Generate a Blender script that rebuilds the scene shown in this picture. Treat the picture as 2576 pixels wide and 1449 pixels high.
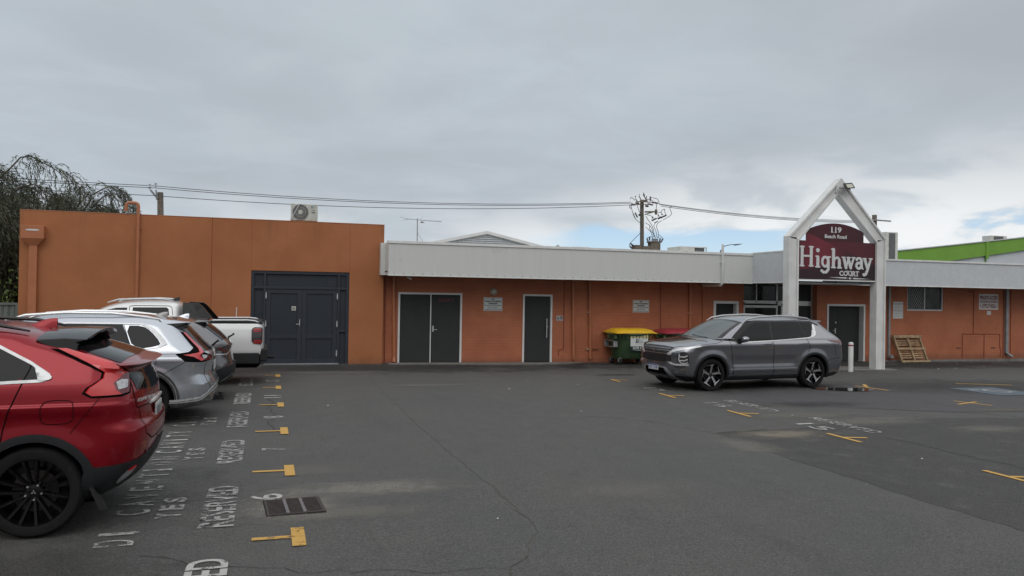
import bpy, bmesh, math, random
from mathutils import Vector, Matrix
from mathutils.bvhtree import BVHTree
R = math.radians
rnd = random.Random(7)
for o in list(bpy.data.objects):
    bpy.data.objects.remove(o)
SC = bpy.context.scene
COL = SC.collection

# ------------------------------------------------------------------ camera, sky, sun, exposure
cam = bpy.data.cameras.new("camera")
cam.sensor_width = 36; cam.lens = 36*1950/2576; cam.clip_start = .1; cam.clip_end = 3000
co = bpy.data.objects.new("camera", cam); COL.objects.link(co)
fw = Vector((.30284916, .95299389, .00922138)); rt = Vector((.95287172, -.302963, .01577647)); up = rt.cross(fw)
M4 = Matrix((rt, up, -fw)).transposed().to_4x4(); M4.translation = (0, 0, 1.95)
co.matrix_world = M4
SC.camera = co
SC.view_settings.view_transform = 'Standard'; SC.view_settings.look = 'None'
SC.view_settings.exposure = 0.0; SC.view_settings.gamma = 1

W = bpy.data.worlds.new("World"); SC.world = W; W.use_nodes = True
nt = W.node_tree; nt.nodes.clear()
class NT:
    def __init__(s, t): s.t = t
    def n(s, ty, **k):
        x = s.t.nodes.new(ty)
        for a, b in k.items(): setattr(x, a, b)
        return x
    def l(s, a, b): s.t.links.new(a, b)
    def val(s, sock, v):
        if isinstance(v, bpy.types.NodeSocket): s.l(v, sock)
        elif v is not None: sock.default_value = v
    def m(s, op, a, b=None, c=None, clamp=False):
        x = s.n('ShaderNodeMath', operation=op, use_clamp=clamp)
        s.val(x.inputs[0], a); s.val(x.inputs[1], b)
        if c is not None: s.val(x.inputs[2], c)
        return x.outputs[0]
    def rng(s, v, a, b, c=0., d=1.):
        x = s.n('ShaderNodeMapRange', interpolation_type='SMOOTHSTEP')
        s.val(x.inputs[0], v)
        for i, q in enumerate((a, b, c, d)): x.inputs[i+1].default_value = q
        return x.outputs[0]
    def mix(s, f, a, b, bt='MIX'):
        x = s.n('ShaderNodeMix', data_type='RGBA', blend_type=bt)
        s.val(x.inputs[0], f)
        for i, q in ((6, a), (7, b)):
            if isinstance(q, bpy.types.NodeSocket): s.l(q, x.inputs[i])
            else: x.inputs[i].default_value = (*q[:3], 1)
        return x.outputs[2]
    def noise(s, vec, scale, detail=4, rough=.55, dist=0., out=0):
        x = s.n('ShaderNodeTexNoise'); x.inputs['Scale'].default_value = scale
        x.inputs['Detail'].default_value = detail; x.inputs['Roughness'].default_value = rough
        x.inputs['Distortion'].default_value = dist
        if vec is not None: s.l(vec, x.inputs['Vector'])
        return x.outputs[out]
T = NT(nt)
SUN_EL, SUN_AZ = R(46), R(205)          # behind the camera, veiled by cloud
sky = T.n('ShaderNodeTexSky', sky_type='NISHITA', sun_disc=False)
sky.sun_elevation = SUN_EL; sky.sun_rotation = SUN_AZ; sky.air_density = 1.0; sky.dust_density = .4
bsky = T.n('ShaderNodeBackground'); T.l(sky.outputs[0], bsky.inputs[0]); bsky.inputs[1].default_value = .12
tc = T.n('ShaderNodeTexCoord'); sx = T.n('ShaderNodeSeparateXYZ'); T.l(tc.outputs['Generated'], sx.inputs[0])
dx, dy, dz = sx.outputs
az = T.m('ARCTAN2', dx, dy)                    # from +Y towards +X
zc = T.m('MAXIMUM', dz, 0.0)
den = T.m('ADD', zc, .10)
cv = T.n('ShaderNodeCombineXYZ'); T.l(T.m('DIVIDE', dx, den), cv.inputs[0]); T.l(T.m('DIVIDE', dy, den), cv.inputs[1])
cloudv = cv.outputs[0]
n1 = T.noise(cloudv, .55, 5, .5, .3); n2 = T.noise(cloudv, 1.6, 7, .6, .4); n3 = T.noise(tc.outputs['Generated'], 1.6, 3, .5)
cd = T.n('ShaderNodeCombineXYZ'); T.l(T.m('MULTIPLY', az, 1.0), cd.inputs[0]); T.l(T.m('MULTIPLY', dz, 2.6), cd.inputs[1])
n4 = T.noise(cd.outputs[0], 7., 7, .52, .35)    # puffs low over the horizon
n5 = T.noise(cd.outputs[0], 2.1, 3, .45, .6)
base = T.mix(T.rng(n3, .32, .68), (.435, .495, .56), (.515, .575, .63))
base = T.mix(T.rng(n5, .38, .72, 0., .6), base, (.40, .43, .475))
base = T.mix(T.rng(n2, .42, .68, 0., .30), base, (.40, .44, .475))
base = T.mix(T.rng(n2, .5, .32, 0., .30), base, (.57, .62, .66))
base = T.mix(T.rng(n1, .45, .75, 0., .4), base, (.53, .60, .64))
# greyer to the right, then paler and whiter towards the horizon, most so to the right
base = T.mix(T.m('MULTIPLY', T.rng(az, .35, .95), T.rng(n5, .3, .65, .2, .75)), base, (.405, .43, .465))
edge = T.m('ADD', T.m('MULTIPLY', T.rng(az, .15, .85), .085), T.m('ADD', .100, T.m('MULTIPLY', T.m('SUBTRACT', n5, .5), .16)))
low = T.m('SUBTRACT', 1., T.rng(T.m('DIVIDE', dz, edge), .35, 1.35), clamp=True)
lowc = T.mix(T.rng(n4, .36, .58), (.62, .68, .72), (.93, .95, .96))
base = T.mix(T.m('MULTIPLY', low, .95), base, lowc)
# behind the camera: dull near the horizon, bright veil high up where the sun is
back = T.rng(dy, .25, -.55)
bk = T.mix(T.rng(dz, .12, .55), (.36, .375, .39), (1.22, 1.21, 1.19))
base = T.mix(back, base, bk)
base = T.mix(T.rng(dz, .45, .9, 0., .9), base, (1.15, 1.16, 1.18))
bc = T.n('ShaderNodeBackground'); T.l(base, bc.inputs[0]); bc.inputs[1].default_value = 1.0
# gaps of blue low over the roofs
g1 = T.m('MULTIPLY', T.rng(az, .30, .42), T.m('SUBTRACT', 1., T.rng(az, .62, .70)))
g2 = T.m('MULTIPLY', T.rng(az, .74, .78), T.m('SUBTRACT', 1., T.rng(az, .98, 1.1)))
elw = T.m('ADD', dz, T.m('MULTIPLY', T.m('SUBTRACT', n4, .5), .05))
band = T.m('SUBTRACT', 1., T.rng(elw, .078, .090), clamp=True)
b2 = T.m('MULTIPLY', T.rng(n4, .52, .44), T.m('SUBTRACT', 1., T.rng(dz, .085, .12), clamp=True))
gap = T.m('MAXIMUM', T.m('MULTIPLY', g1, band), T.m('MULTIPLY', T.m('MULTIPLY', g2, b2), .8), clamp=True)
bb = T.n('ShaderNodeBackground'); bb.inputs[1].default_value = 1.0
blue = T.mix(T.rng(dz, .02, .10), (.50, .68, .88), (.36, .55, .82)); T.l(blue, bb.inputs[0])
mb_ = T.n('ShaderNodeMixShader'); mb_.inputs[0].default_value = .65
T.l(bsky.outputs[0], mb_.inputs[1]); T.l(bb.outputs[0], mb_.inputs[2])
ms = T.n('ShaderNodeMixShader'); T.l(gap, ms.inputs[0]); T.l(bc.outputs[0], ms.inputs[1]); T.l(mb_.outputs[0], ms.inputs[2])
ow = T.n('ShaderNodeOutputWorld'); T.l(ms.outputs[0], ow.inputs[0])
sl = bpy.data.lights.new("sun", 'SUN'); sl.energy = .5; sl.angle = R(40); sl.color = (1, .97, .93)
so = bpy.data.objects.new("sun", sl); COL.objects.link(so)
sd = Vector((math.sin(SUN_AZ)*math.cos(SUN_EL), math.cos(SUN_AZ)*math.cos(SUN_EL), math.sin(SUN_EL)))
so.rotation_euler = sd.to_track_quat('Z', 'Y').to_euler(); so.location = (0, -5, 30)

# ------------------------------------------------------------------ materials
def newmat(name):
    m = bpy.data.materials.new(name); m.use_nodes = True
    t = NT(m.node_tree); b = m.node_tree.nodes['Principled BSDF']
    return m, t, b
def mat(name, col, rough=.6, metal=0., var=.12, scale=6., bump=0., bscale=60., coat=0., spec=.5, dirt=None, wet=False):
    m, t, b = newmat(name)
    g = t.n('ShaderNodeNewGeometry').outputs['Position']
    b.inputs['Metallic'].default_value = metal; b.inputs['Specular IOR Level'].default_value = spec
    if coat: b.inputs['Coat Weight'].default_value = coat; b.inputs['Coat Roughness'].default_value = .04
    c1 = tuple(max(0, c*(1-var)) for c in col); c2 = tuple(min(1, c*(1+var)) for c in col)
    c = t.mix(t.rng(t.noise(g, scale, 5), .3, .7), c1, c2)
    if dirt:
        c = t.mix(t.rng(t.noise(g, dirt[1], 7, .65), dirt[2], dirt[2]+.14, 0, dirt[3]), c, dirt[0])
    t.l(c, b.inputs['Base Color'])
    r = t.rng(t.noise(g, scale*2.3, 4), .3, .7, max(0, rough-.06), min(1, rough+.06)); t.l(r, b.inputs['Roughness'])
    if bump:
        bp = t.n('ShaderNodeBump'); bp.inputs['Strength'].default_value = bump; bp.inputs['Distance'].default_value = .01
        t.l(t.noise(g, bscale, 4), bp.inputs['Height']); t.l(bp.outputs[0], b.inputs['Normal'])
    return m
M = {}
def asphalt(name, c0, c1, rough=.82, pale=(.135, .13, .118), palef=.55, k_=1.):
    m, t, b = newmat(name)
    g = t.n('ShaderNodeNewGeometry').outputs['Position']
    fine = t.noise(g, 260, 2, .6); mid = t.noise(g, 55, 3, .6); big = t.noise(g, .45, 6, .6, .4); med = t.noise(g, 2.6, 6, .65, .3)
    c = t.mix(t.rng(big, .33, .67), c0, c1)
    c = t.mix(t.rng(med, .52, .75, 0, palef*.5), c, pale)
    c = t.mix(t.rng(med, .48, .28, 0, .35), c, tuple(q*.6 for q in c0))
    c = t.mix(t.rng(mid, .42, .62, 0, .5*k_), c, tuple(q*.35 for q in c0))
    c = t.mix(t.rng(t.noise(g, 75, 3, .7), .53, .68, 0, .62*k_ if k_ < 1.2 else .8), c, tuple(q*2.5 for q in c0))
    c = t.mix(t.rng(t.noise(g, 30, 3, .7), .52, .68, 0, .34), c, tuple(q*1.9 for q in c0))
    c = t.mix(t.rng(t.noise(g, 38, 3, .7), .50, .36, 0, .38), c, tuple(q*.45 for q in c0))
    tr_ = t.n('ShaderNodeMapping'); tr_.inputs['Scale'].default_value = (1.3, .12, 1); t.l(g, tr_.inputs[0])
    c = t.mix(t.rng(t.noise(tr_.outputs[0], 1.0, 4, .55), .55, .72, 0, .22), c, tuple(q*.62 for q in c0))
    c = t.mix(t.rng(fine, .60, .74, 0, .55), c, (.22, .215, .21))
    c = t.mix(t.rng(fine, .42, .30, 0, .6), c, (.015, .015, .015))
    t.l(c, b.inputs['Base Color'])
    t.l(t.rng(big, .35, .65, rough-.14, rough), b.inputs['Roughness']); b.inputs['Specular IOR Level'].default_value = .35
    bp = t.n('ShaderNodeBump'); bp.inputs['Strength'].default_value = .55; bp.inputs['Distance'].default_value = .006
    t.l(t.m('ADD', t.noise(g, 150, 3, .7), t.m('MULTIPLY', mid, .8)), bp.inputs['Height']); t.l(bp.outputs[0], b.inputs['Normal'])
    return m
M['asphalt'] = asphalt('asphalt', (.070, .069, .067), (.090, .088, .083))
M['asphalt_old'] = asphalt('asphalt_old', (.042, .041, .040), (.064, .062, .058), .8, (.15, .145, .13), .9, 1.5)
M['asphalt_new'] = asphalt('asphalt_patch', (.060, .059, .062), (.074, .072, .076), .8)
def dusty(name, col, cx, cy, rx, ry, amount, k=3.):
    m, t, b = newmat(name)
    g = t.n('ShaderNodeNewGeometry').outputs['Position']; s = t.n('ShaderNodeSeparateXYZ'); t.l(g, s.inputs[0])
    ux = t.m('DIVIDE', t.m('SUBTRACT', s.outputs[0], cx), rx); uy = t.m('DIVIDE', t.m('SUBTRACT', s.outputs[1], cy), ry)
    d = t.m('SQRT', t.m('ADD', t.m('MULTIPLY', ux, ux), t.m('MULTIPLY', uy, uy)))
    d = t.m('ADD', d, t.m('MULTIPLY', t.m('SUBTRACT', t.noise(g, k, 7, .7, .6), .5), 1.6))
    f = t.m('MULTIPLY', t.rng(d, 1., .15, 0, amount), t.rng(t.noise(g, 120, 3, .7), .36, .62))
    b.inputs['Base Color'].default_value = (*col, 1); b.inputs['Roughness'].default_value = .95
    tr = t.n('ShaderNodeBsdfTransparent'); mx = t.n('ShaderNodeMixShader'); t.l(f, mx.inputs[0])
    t.l(tr.outputs[0], mx.inputs[1]); t.l(b.outputs[0], mx.inputs[2])
    t.l(mx.outputs[0], m.node_tree.nodes['Material Output'].inputs[0])
    return m
def wornpaint(name, col, wear, scale=9.):
    m, t, b = newmat(name)
    g = t.n('ShaderNodeNewGeometry').outputs['Position']
    b.inputs['Roughness'].default_value = .7
    t.l(t.mix(t.noise(g, 30, 4), tuple(c*.8 for c in col), col), b.inputs['Base Color'])
    a = t.noise(g, scale, 4, .6); f = t.noise(g, 130, 3, .7)
    k = t.m('ADD', t.m('MULTIPLY', a, .55), t.m('MULTIPLY', f, .45))
    al = t.rng(k, wear-.035, wear+.045, 0, .97)
    tr = t.n('ShaderNodeBsdfTransparent'); mx = t.n('ShaderNodeMixShader'); t.l(al, mx.inputs[0])
    t.l(tr.outputs[0], mx.inputs[1]); t.l(b.outputs[0], mx.inputs[2])
    t.l(mx.outputs[0], m.node_tree.nodes['Material Output'].inputs[0])
    return m
M['yellow_line'] = wornpaint('yellow_line', (.56, .33, .075), .36)
M['yellow_worn'] = wornpaint('yellow_worn', (.56, .33, .075), .43)
M['white_line'] = wornpaint('white_line', (.44, .44, .42), .435)
M['white_worn'] = wornpaint('white_worn', (.38, .38, .365), .478)
M['white_faint'] = wornpaint('white_faint', (.33, .33, .315), .54)
M['blue_line'] = wornpaint('blue_line', (.085, .115, .145), .34)
def brickmat():
    m, t, b = newmat('painted_brick')
    g = t.n('ShaderNodeNewGeometry').outputs['Position']; s = t.n('ShaderNodeSeparateXYZ'); t.l(g, s.inputs[0])
    c = t.n('ShaderNodeCombineXYZ'); t.l(s.outputs[0], c.inputs[0]); t.l(s.outputs[2], c.inputs[1])
    br = t.n('ShaderNodeTexBrick'); t.l(c.outputs[0], br.inputs['Vector'])
    br.inputs['Scale'].default_value = 1.; br.inputs['Brick Width'].default_value = .24; br.inputs['Row Height'].default_value = .086
    br.inputs['Mortar Size'].default_value = .006; br.inputs['Mortar Smooth'].default_value = .3
    br.inputs['Color1'].default_value = (.48, .480, .48, 1); br.inputs['Color2'].default_value = (.55, .55, .55, 1); br.inputs['Mortar'].default_value = (0, 0, 0, 1)
    bw = t.n('ShaderNodeRGBToBW'); t.l(br.outputs[0], bw.inputs[0])
    n = t.noise(g, 1.1, 5, .6); n2 = t.noise(g, 14, 5, .6)
    col = t.mix(t.rng(n, .35, .65), (.375, .128, .066), (.44, .158, .082))
    col = t.mix(t.rng(n2, .55, .8, 0, .3), col, (.46, .21, .13))
    col = t.mix(t.rng(bw.outputs[0], .50, .46, 0, .12), col, (.30, .10, .055))
    # grime splashed up the foot of the wall
    gr = t.m('ADD', s.outputs[2], t.m('MULTIPLY', t.noise(g, 5, 6, .7), .35))
    col = t.mix(t.rng(gr, .32, .10, 0, .45), col, (.10, .06, .045))
    t.l(col, b.inputs['Base Color']); b.inputs['Roughness'].default_value = .62; b.inputs['Specular IOR Level'].default_value = .3
    bp = t.n('ShaderNodeBump'); bp.inputs['Strength'].default_value = .55; bp.inputs['Distance'].default_value = .006
    t.l(t.m('ADD', bw.outputs[0], t.m('MULTIPLY', t.noise(g, 90, 3), .25)), bp.inputs['Height']); t.l(bp.outputs[0], b.inputs['Normal'])
    return m
M['brick'] = brickmat()
def rendermat():
    m, t, b = newmat('orange_render')
    g = t.n('ShaderNodeNewGeometry').outputs['Position']; s = t.n('ShaderNodeSeparateXYZ'); t.l(g, s.inputs[0])
    st = t.n('ShaderNodeMapping'); st.inputs['Scale'].default_value = (3.2, 3.2, .22); t.l(g, st.inputs[0])
    big = t.noise(g, .55, 5, .6); streak = t.noise(st.outputs[0], 1., 5, .6)
    col = t.mix(t.rng(big, .35, .65), (.335, .124, .050), (.40, .156, .066))
    col = t.mix(t.rng(t.m('ADD', big, t.m('MULTIPLY', s.outputs[0], .02)), .5, .66, 0, .45), col, (.37, .140, .072))
    topf = t.rng(s.outputs[2], 2.6, 3.9, .08, .55)
    col = t.mix(t.m('MULTIPLY', t.rng(streak, .52, .72), topf), col, (.22, .095, .05))
    gr = t.m('ADD', s.outputs[2], t.m('MULTIPLY', t.noise(g, 4, 6, .7), .5)); col = t.mix(t.rng(gr, .50, .18, 0, .5), col, (.14, .07, .04))
    col = t.mix(t.rng(t.noise(g, 60, 4, .6), .62, .75, 0, .18), col, (.25, .10, .05))
    t.l(col, b.inputs['Base Color']); b.inputs['Roughness'].default_value = .7; b.inputs['Specular IOR Level'].default_value = .3
    bp = t.n('ShaderNodeBump'); bp.inputs['Strength'].default_value = .3; bp.inputs['Distance'].default_value = .01
    t.l(t.m('ADD', t.noise(g, 160, 4), t.m('MULTIPLY', t.noise(g, 2.2, 4), 2.)), bp.inputs['Height']); t.l(bp.outputs[0], b.inputs['Normal'])
    return m
M['orange'] = rendermat()
M['orange_unused'] = mat('orange_render', (.375, .140, .058), .7, var=.07, scale=.8, bump=.25, bscale=160, dirt=((.36, .16, .09), 2.2, .56, .25))
M['orange2'] = mat('orange_gloss', (.40, .145, .066), .4, var=.07, scale=4)
M['soffit'] = mat('soffit', (.42, .42, .40), .7)
def fasciamat():
    m, t, b = newmat('ribbed_fascia')
    g = t.n('ShaderNodeNewGeometry').outputs['Position']; s = t.n('ShaderNodeSeparateXYZ'); t.l(g, s.inputs[0])
    st = t.n('ShaderNodeCombineXYZ'); t.l(t.m('MULTIPLY', s.outputs[0], 9.), st.inputs[0]); t.l(t.m('MULTIPLY', s.outputs[2], .5), st.inputs[2]); t.l(t.m('MULTIPLY', s.outputs[1], 9.), st.inputs[1])
    col = t.mix(t.rng(t.noise(st.outputs[0], 1., 5), .3, .75, 0, .35), (.59, .60, .58), (.53, .54, .52))
    col = t.mix(t.rng(t.noise(g, 3., 6, .7), .62, .75, 0, .35), col, (.34, .33, .29))
    t.l(col, b.inputs['Base Color']); b.inputs['Roughness'].default_value = .55
    return m
M['fascia'] = fasciamat()
M['fascia_grey'] = mat('fascia_grey', (.52, .55, .575), .5, var=.04)
M['white'] = mat('white_paint', (.66, .67, .66), .5, var=.06, scale=3, dirt=((.35, .32, .27), 5, .62, .5))
M['postwhite'] = mat('post_white', (.66, .67, .66), .5, var=.07, scale=2.5, dirt=((.38, .35, .31), 9, .70, .5))
M['alu'] = mat('brushed_aluminium', (.55, .56, .56), .38, .6, var=.05)
M['steel'] = mat('steel', (.6, .6, .6), .25, .9)
M['doorgrey'] = mat('door_grey', (.032, .034, .034), .6, spec=.3, var=.05, scale=3)
M['navy'] = mat('navy_paint', (.019, .025, .037), .55, var=.08, scale=3)
M['navy2'] = mat('navy_panel', (.015, .021, .030), .6, var=.08, scale=3)
M['glass'] = mat('dark_glass', (.010, .011, .012), .05, var=.2, spec=.4)
M['black'] = mat('black_plastic', (.012, .012, .013), .45)
M['rubber'] = mat('rubber', (.014, .014, .015), .8, bump=.3, bscale=80)
M['concrete'] = mat('concrete', (.17, .165, .155), .85, var=.18, scale=4, bump=.3, bscale=70)
M['roof'] = mat('sheet_roof', (.50, .52, .52), .5)
M['sign_white'] = mat('sign_white', (.60, .63, .62), .4, var=.03)
M['sign_pink'] = mat('sign_pinkish', (.66, .62, .61), .5, var=.03)
M['ink'] = mat('ink_black', (.03, .032, .036), .5, var=.05)
M['ink_red'] = mat('ink_red', (.20, .045, .05), .5, var=.05)
M['ink_faint'] = mat('ink_faint', (.26, .20, .22), .6, var=.05)
M['red_faint'] = mat('red_faded_lettering', (.145, .035, .04), .6, var=.3, scale=30)
M['timber_pole'] = mat('timber_pole', (.17, .145, .12), .9, var=.25, scale=5, bump=.3)
M['wire'] = mat('wire', (.06, .063, .068), .6)
M['galv'] = mat('galvanised', (.30, .31, .32), .5, .4)
M['ceramic'] = mat('ceramic_insulator', (.07, .05, .045), .3)
M['binyellow'] = mat('bin_lid_yellow', (.70, .42, .02), .45, var=.06, scale=5)
M['binred'] = mat('bin_lid_red', (.30, .032, .045), .45, var=.08, scale=5)
M['bingreen'] = mat('bin_green', (.032, .062, .026), .5, var=.14, scale=4, dirt=((.07, .075, .045), 6, .6, .5))
M['bingreen2'] = mat('bin_rim_green', (.055, .10, .05), .5, var=.1, scale=4)
M['pallet'] = mat('pallet_wood', (.34, .245, .145), .85, var=.3, scale=7, bump=.3, dirt=((.16, .11, .07), 9, .56, .6))
M['rust'] = mat('rusty_iron', (.052, .043, .040), .8, .2, var=.3, scale=30, bump=.3)
M['rustbar'] = mat('worn_iron', (.15, .14, .145), .55, .3, var=.2, scale=30)
M['pit'] = mat('drain_pit', (.004, .004, .004), 1.)
M['greenwall'] = mat('lime_green_cladding', (.17, .36, .045), .55, var=.05, scale=1)
M['greywall'] = mat('pale_grey_wall', (.56, .60, .64), .6, var=.04, scale=1)
M['lampglass'] = mat('lamp_glass', (.45, .44, .36), .25, var=.12, scale=30)
M['cream'] = mat('cream_metal', (.52, .52, .48), .5)
M['grille'] = mat('condenser_grille', (.10, .105, .11), .6)
M['fencegreen'] = mat('fence_green_grey', (.14, .165, .15), .6, var=.08)
M['bark'] = mat('bark', (.07, .055, .042), .9, var=.3, scale=8)
M['leaf'] = mat('weeping_leaf', (.060, .072, .036), .6, var=.5, scale=2.5)
M['leaf2'] = mat('weeping_leaf_dark', (.032, .040, .024), .7, var=.4, scale=2.5)
M['leaf3'] = mat('bright_leaf', (.11, .17, .045), .6, var=.3, scale=6)
M['litter'] = mat('litter_white', (.6, .6, .56), .8)
M['crack'] = mat('crack_shadow', (.040, .040, .038), 1.)
M['moss'] = mat('mossy_crack', (.074, .074, .062), .95, var=.4, scale=40)
M['water'] = mat('puddle_water', (.012, .012, .012), .02, var=0, spec=.6)

# ------------------------------------------------------------------ mesh builder and object helpers
class MB:
    def __init__(s): s.v = []; s.f = []; s.m = []
    def add(s, vs, fs, mi=0):
        k = len(s.v); s.v += [tuple(v) for v in vs]; s.f += [tuple(i+k for i in f) for f in fs]; s.m += [mi]*len(fs); return s
    def box(s, x0, x1, y0, y1, z0, z1, mi=0):
        x0, x1 = min(x0, x1), max(x0, x1); y0, y1 = min(y0, y1), max(y0, y1); z0, z1 = min(z0, z1), max(z0, z1)
        vs = [(x, y, z) for z in (z0, z1) for y in (y0, y1) for x in (x0, x1)]
        return s.add(vs, [(0, 2, 3, 1), (4, 5, 7, 6), (0, 1, 5, 4), (2, 6, 7, 3), (0, 4, 6, 2), (1, 3, 7, 5)], mi)
    def prism(s, pts, fn, h, mi=0):
        """pts 2-D outline (counter-clockwise), fn(a,b,t) -> 3-D point, t=0 or h"""
        n = len(pts); vs = [fn(a, b, 0) for a, b in pts]+[fn(a, b, h) for a, b in pts]
        fs = [tuple(range(n))[::-1], tuple(range(n, 2*n))]+[(i, (i+1) % n, n+(i+1) % n, n+i) for i in range(n)]
        return s.add(vs, fs, mi)
    def bar(s, a, b, w, h, upv=(0, 0, 1), mi=0):
        a = Vector(a); b = Vector(b); d = (b-a).normalized(); u = Vector(upv)
        if abs(d.dot(u)) > .98: u = Vector((0, 1, 0))
        r = d.cross(u).normalized()*w/2; u = r.cross(d).normalized()*h/2
        vs = [p+i*r+j*u for p in (a, b) for i, j in ((-1, -1), (1, -1), (1, 1), (-1, 1))]
        return s.add(vs, [(0, 1, 2, 3), (7, 6, 5, 4), (0, 4, 5, 1), (1, 5, 6, 2), (2, 6, 7, 3), (3, 7, 4, 0)], mi)
    def tube(s, pts, r, n=8, mi=0, cap=True):
        pts = [Vector(p) for p in pts]; rr = r if isinstance(r, (list, tuple)) else [r]*len(pts); vs = []; pu = None
        for i, p in enumerate(pts):
            d = (pts[min(i+1, len(pts)-1)]-pts[max(i-1, 0)]).normalized()
            if pu is None: pu = Vector((0, 0, 1)) if abs(d.z) < .9 else Vector((1, 0, 0))
            a = d.cross(pu).normalized(); b = a.cross(d).normalized(); pu = b
            vs += [p+(a*math.cos(2*math.pi*k/n)+b*math.sin(2*math.pi*k/n))*rr[i] for k in range(n)]
        fs = [(i*n+k, i*n+(k+1) % n, (i+1)*n+(k+1) % n, (i+1)*n+k) for i in range(len(pts)-1) for k in range(n)]
        if cap: fs += [tuple(range(n))[::-1], tuple(range((len(pts)-1)*n, len(pts)*n))]
        return s.add(vs, fs, mi)
    def lathe(s, prof, c, ax, n=32, mi=0):
        """prof [(r,t)], t along axis ax from c"""
        ax = Vector(ax).normalized(); u = Vector((0, 0, 1)) if abs(ax.z) < .9 else Vector((1, 0, 0)); a = ax.cross(u).normalized(); b = ax.cross(a)
        c = Vector(c); vs = []
        for r, t in prof: vs += [c+ax*t+(a*math.cos(2*math.pi*k/n)+b*math.sin(2*math.pi*k/n))*r for k in range(n)]
        fs = [(i*n+k, i*n+(k+1) % n, (i+1)*n+(k+1) % n, (i+1)*n+k) for i in range(len(prof)-1) for k in range(n)]
        return s.add(vs, fs, mi)
    def text(s, t, P, U, V, bold=0., mi=0, depth=0., keep=False):
        vs, fs = glyph(t, bold); P = Vector(P); U = Vector(U); V = Vector(V); N = U.cross(V).normalized()
        if keep:                                     # keep the font's own width for this height
            asp = glyph_aspect(t, bold); U = U.normalized()*V.length*asp
        pts = [P+U*a+V*b for a, b in vs]
        if depth:
            bm = bmesh.new(); q = [bm.verts.new(p) for p in pts]
            for f in fs:
                try: bm.faces.new([q[i] for i in f])
                except ValueError: pass
            g = bmesh.ops.extrude_face_region(bm, geom=bm.faces[:])
            for e in g['geom']:
                if isinstance(e, bmesh.types.BMVert): e.co += N*depth
            bm.verts.index_update(); k = [tuple(v.co) for v in bm.verts]; ff = [tuple(v.index for v in f.verts) for f in bm.faces]; bm.free()
            return s.add(k, ff, mi)
        return s.add(pts, fs, mi)
    def build(s, name, mats, parent=None, smooth=False, bevel=0., world=True, fix=True):
        me = bpy.data.meshes.new(name); me.from_pydata(s.v, [], s.f)
        for m in (mats if isinstance(mats, (list, tuple)) else [mats]): me.materials.append(M[m] if isinstance(m, str) else m)
        for i, p in enumerate(me.polygons): p.material_index = s.m[i]; p.use_smooth = smooth
        if fix:
            bm = bmesh.new(); bm.from_mesh(me); bmesh.ops.recalc_face_normals(bm, faces=bm.faces); bm.to_mesh(me); bm.free()
        if smooth: me.set_sharp_from_angle(angle=R(38))
        o = bpy.data.objects.new(name, me); COL.objects.link(o)
        if parent is not None:
            o.parent = parent
            if world and parent.type == 'EMPTY': o.matrix_parent_inverse = wm(parent).inverted()
        if bevel:
            b = o.modifiers.new('bevel', 'BEVEL'); b.width = bevel; b.segments = 2; b.limit_method = 'ANGLE'; b.angle_limit = R(40)
        return o
def wm(o): return Matrix.Translation(o.location) @ o.rotation_euler.to_matrix().to_4x4()
_g = {}
def glyph(t, bold=0.):
    k = (t, bold)
    if k not in _g:
        cu = bpy.data.curves.new('t', 'FONT'); cu.body = t; cu.size = 1; cu.offset = bold; cu.resolution_u = 4
        o = bpy.data.objects.new('t', cu); COL.objects.link(o); bpy.context.view_layer.update()
        me = bpy.data.meshes.new_from_object(o.evaluated_get(bpy.context.evaluated_depsgraph_get()))
        v = [(p.co.x, p.co.y) for p in me.vertices]; f = [tuple(p.vertices) for p in me.polygons]
        x0 = min(a for a, b in v); x1 = max(a for a, b in v); y0 = min(b for a, b in v); y1 = max(b for a, b in v)
        _g[k] = ([((a-x0)/(x1-x0), (b-y0)/(y1-y0)) for a, b in v], f, (x1-x0)/(y1-y0))
        bpy.data.objects.remove(o); bpy.data.curves.remove(cu); bpy.data.meshes.remove(me)
    return _g[k][:2]
def glyph_aspect(t, bold=0.): glyph(t, bold); return _g[(t, bold)][2]
def tag(o, label=None, cat=None, group=None, kind=None):
    if label: o['label'] = label
    if cat: o['category'] = cat
    if group: o['group'] = group
    if kind: o['kind'] = kind
    return o
def thing(name, label, cat, loc=(0, 0, 0), rz=0., group=None):
    o = bpy.data.objects.new(name, None); COL.objects.link(o); o.empty_display_size = .3
    o.location = loc; o.rotation_euler = (0, 0, rz); return tag(o, label, cat, group)
def gz(x): return -.0085*max(-30., min(30., x))
def chaikin(p, n=2):
    for _ in range(n):
        p = [q for i in range(len(p)) for q in ((p[i][0]*.75+p[(i+1) % len(p)][0]*.25, p[i][1]*.75+p[(i+1) % len(p)][1]*.25), (p[i][0]*.25+p[(i+1) % len(p)][0]*.75, p[i][1]*.25+p[(i+1) % len(p)][1]*.75))]
    return p

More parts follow.
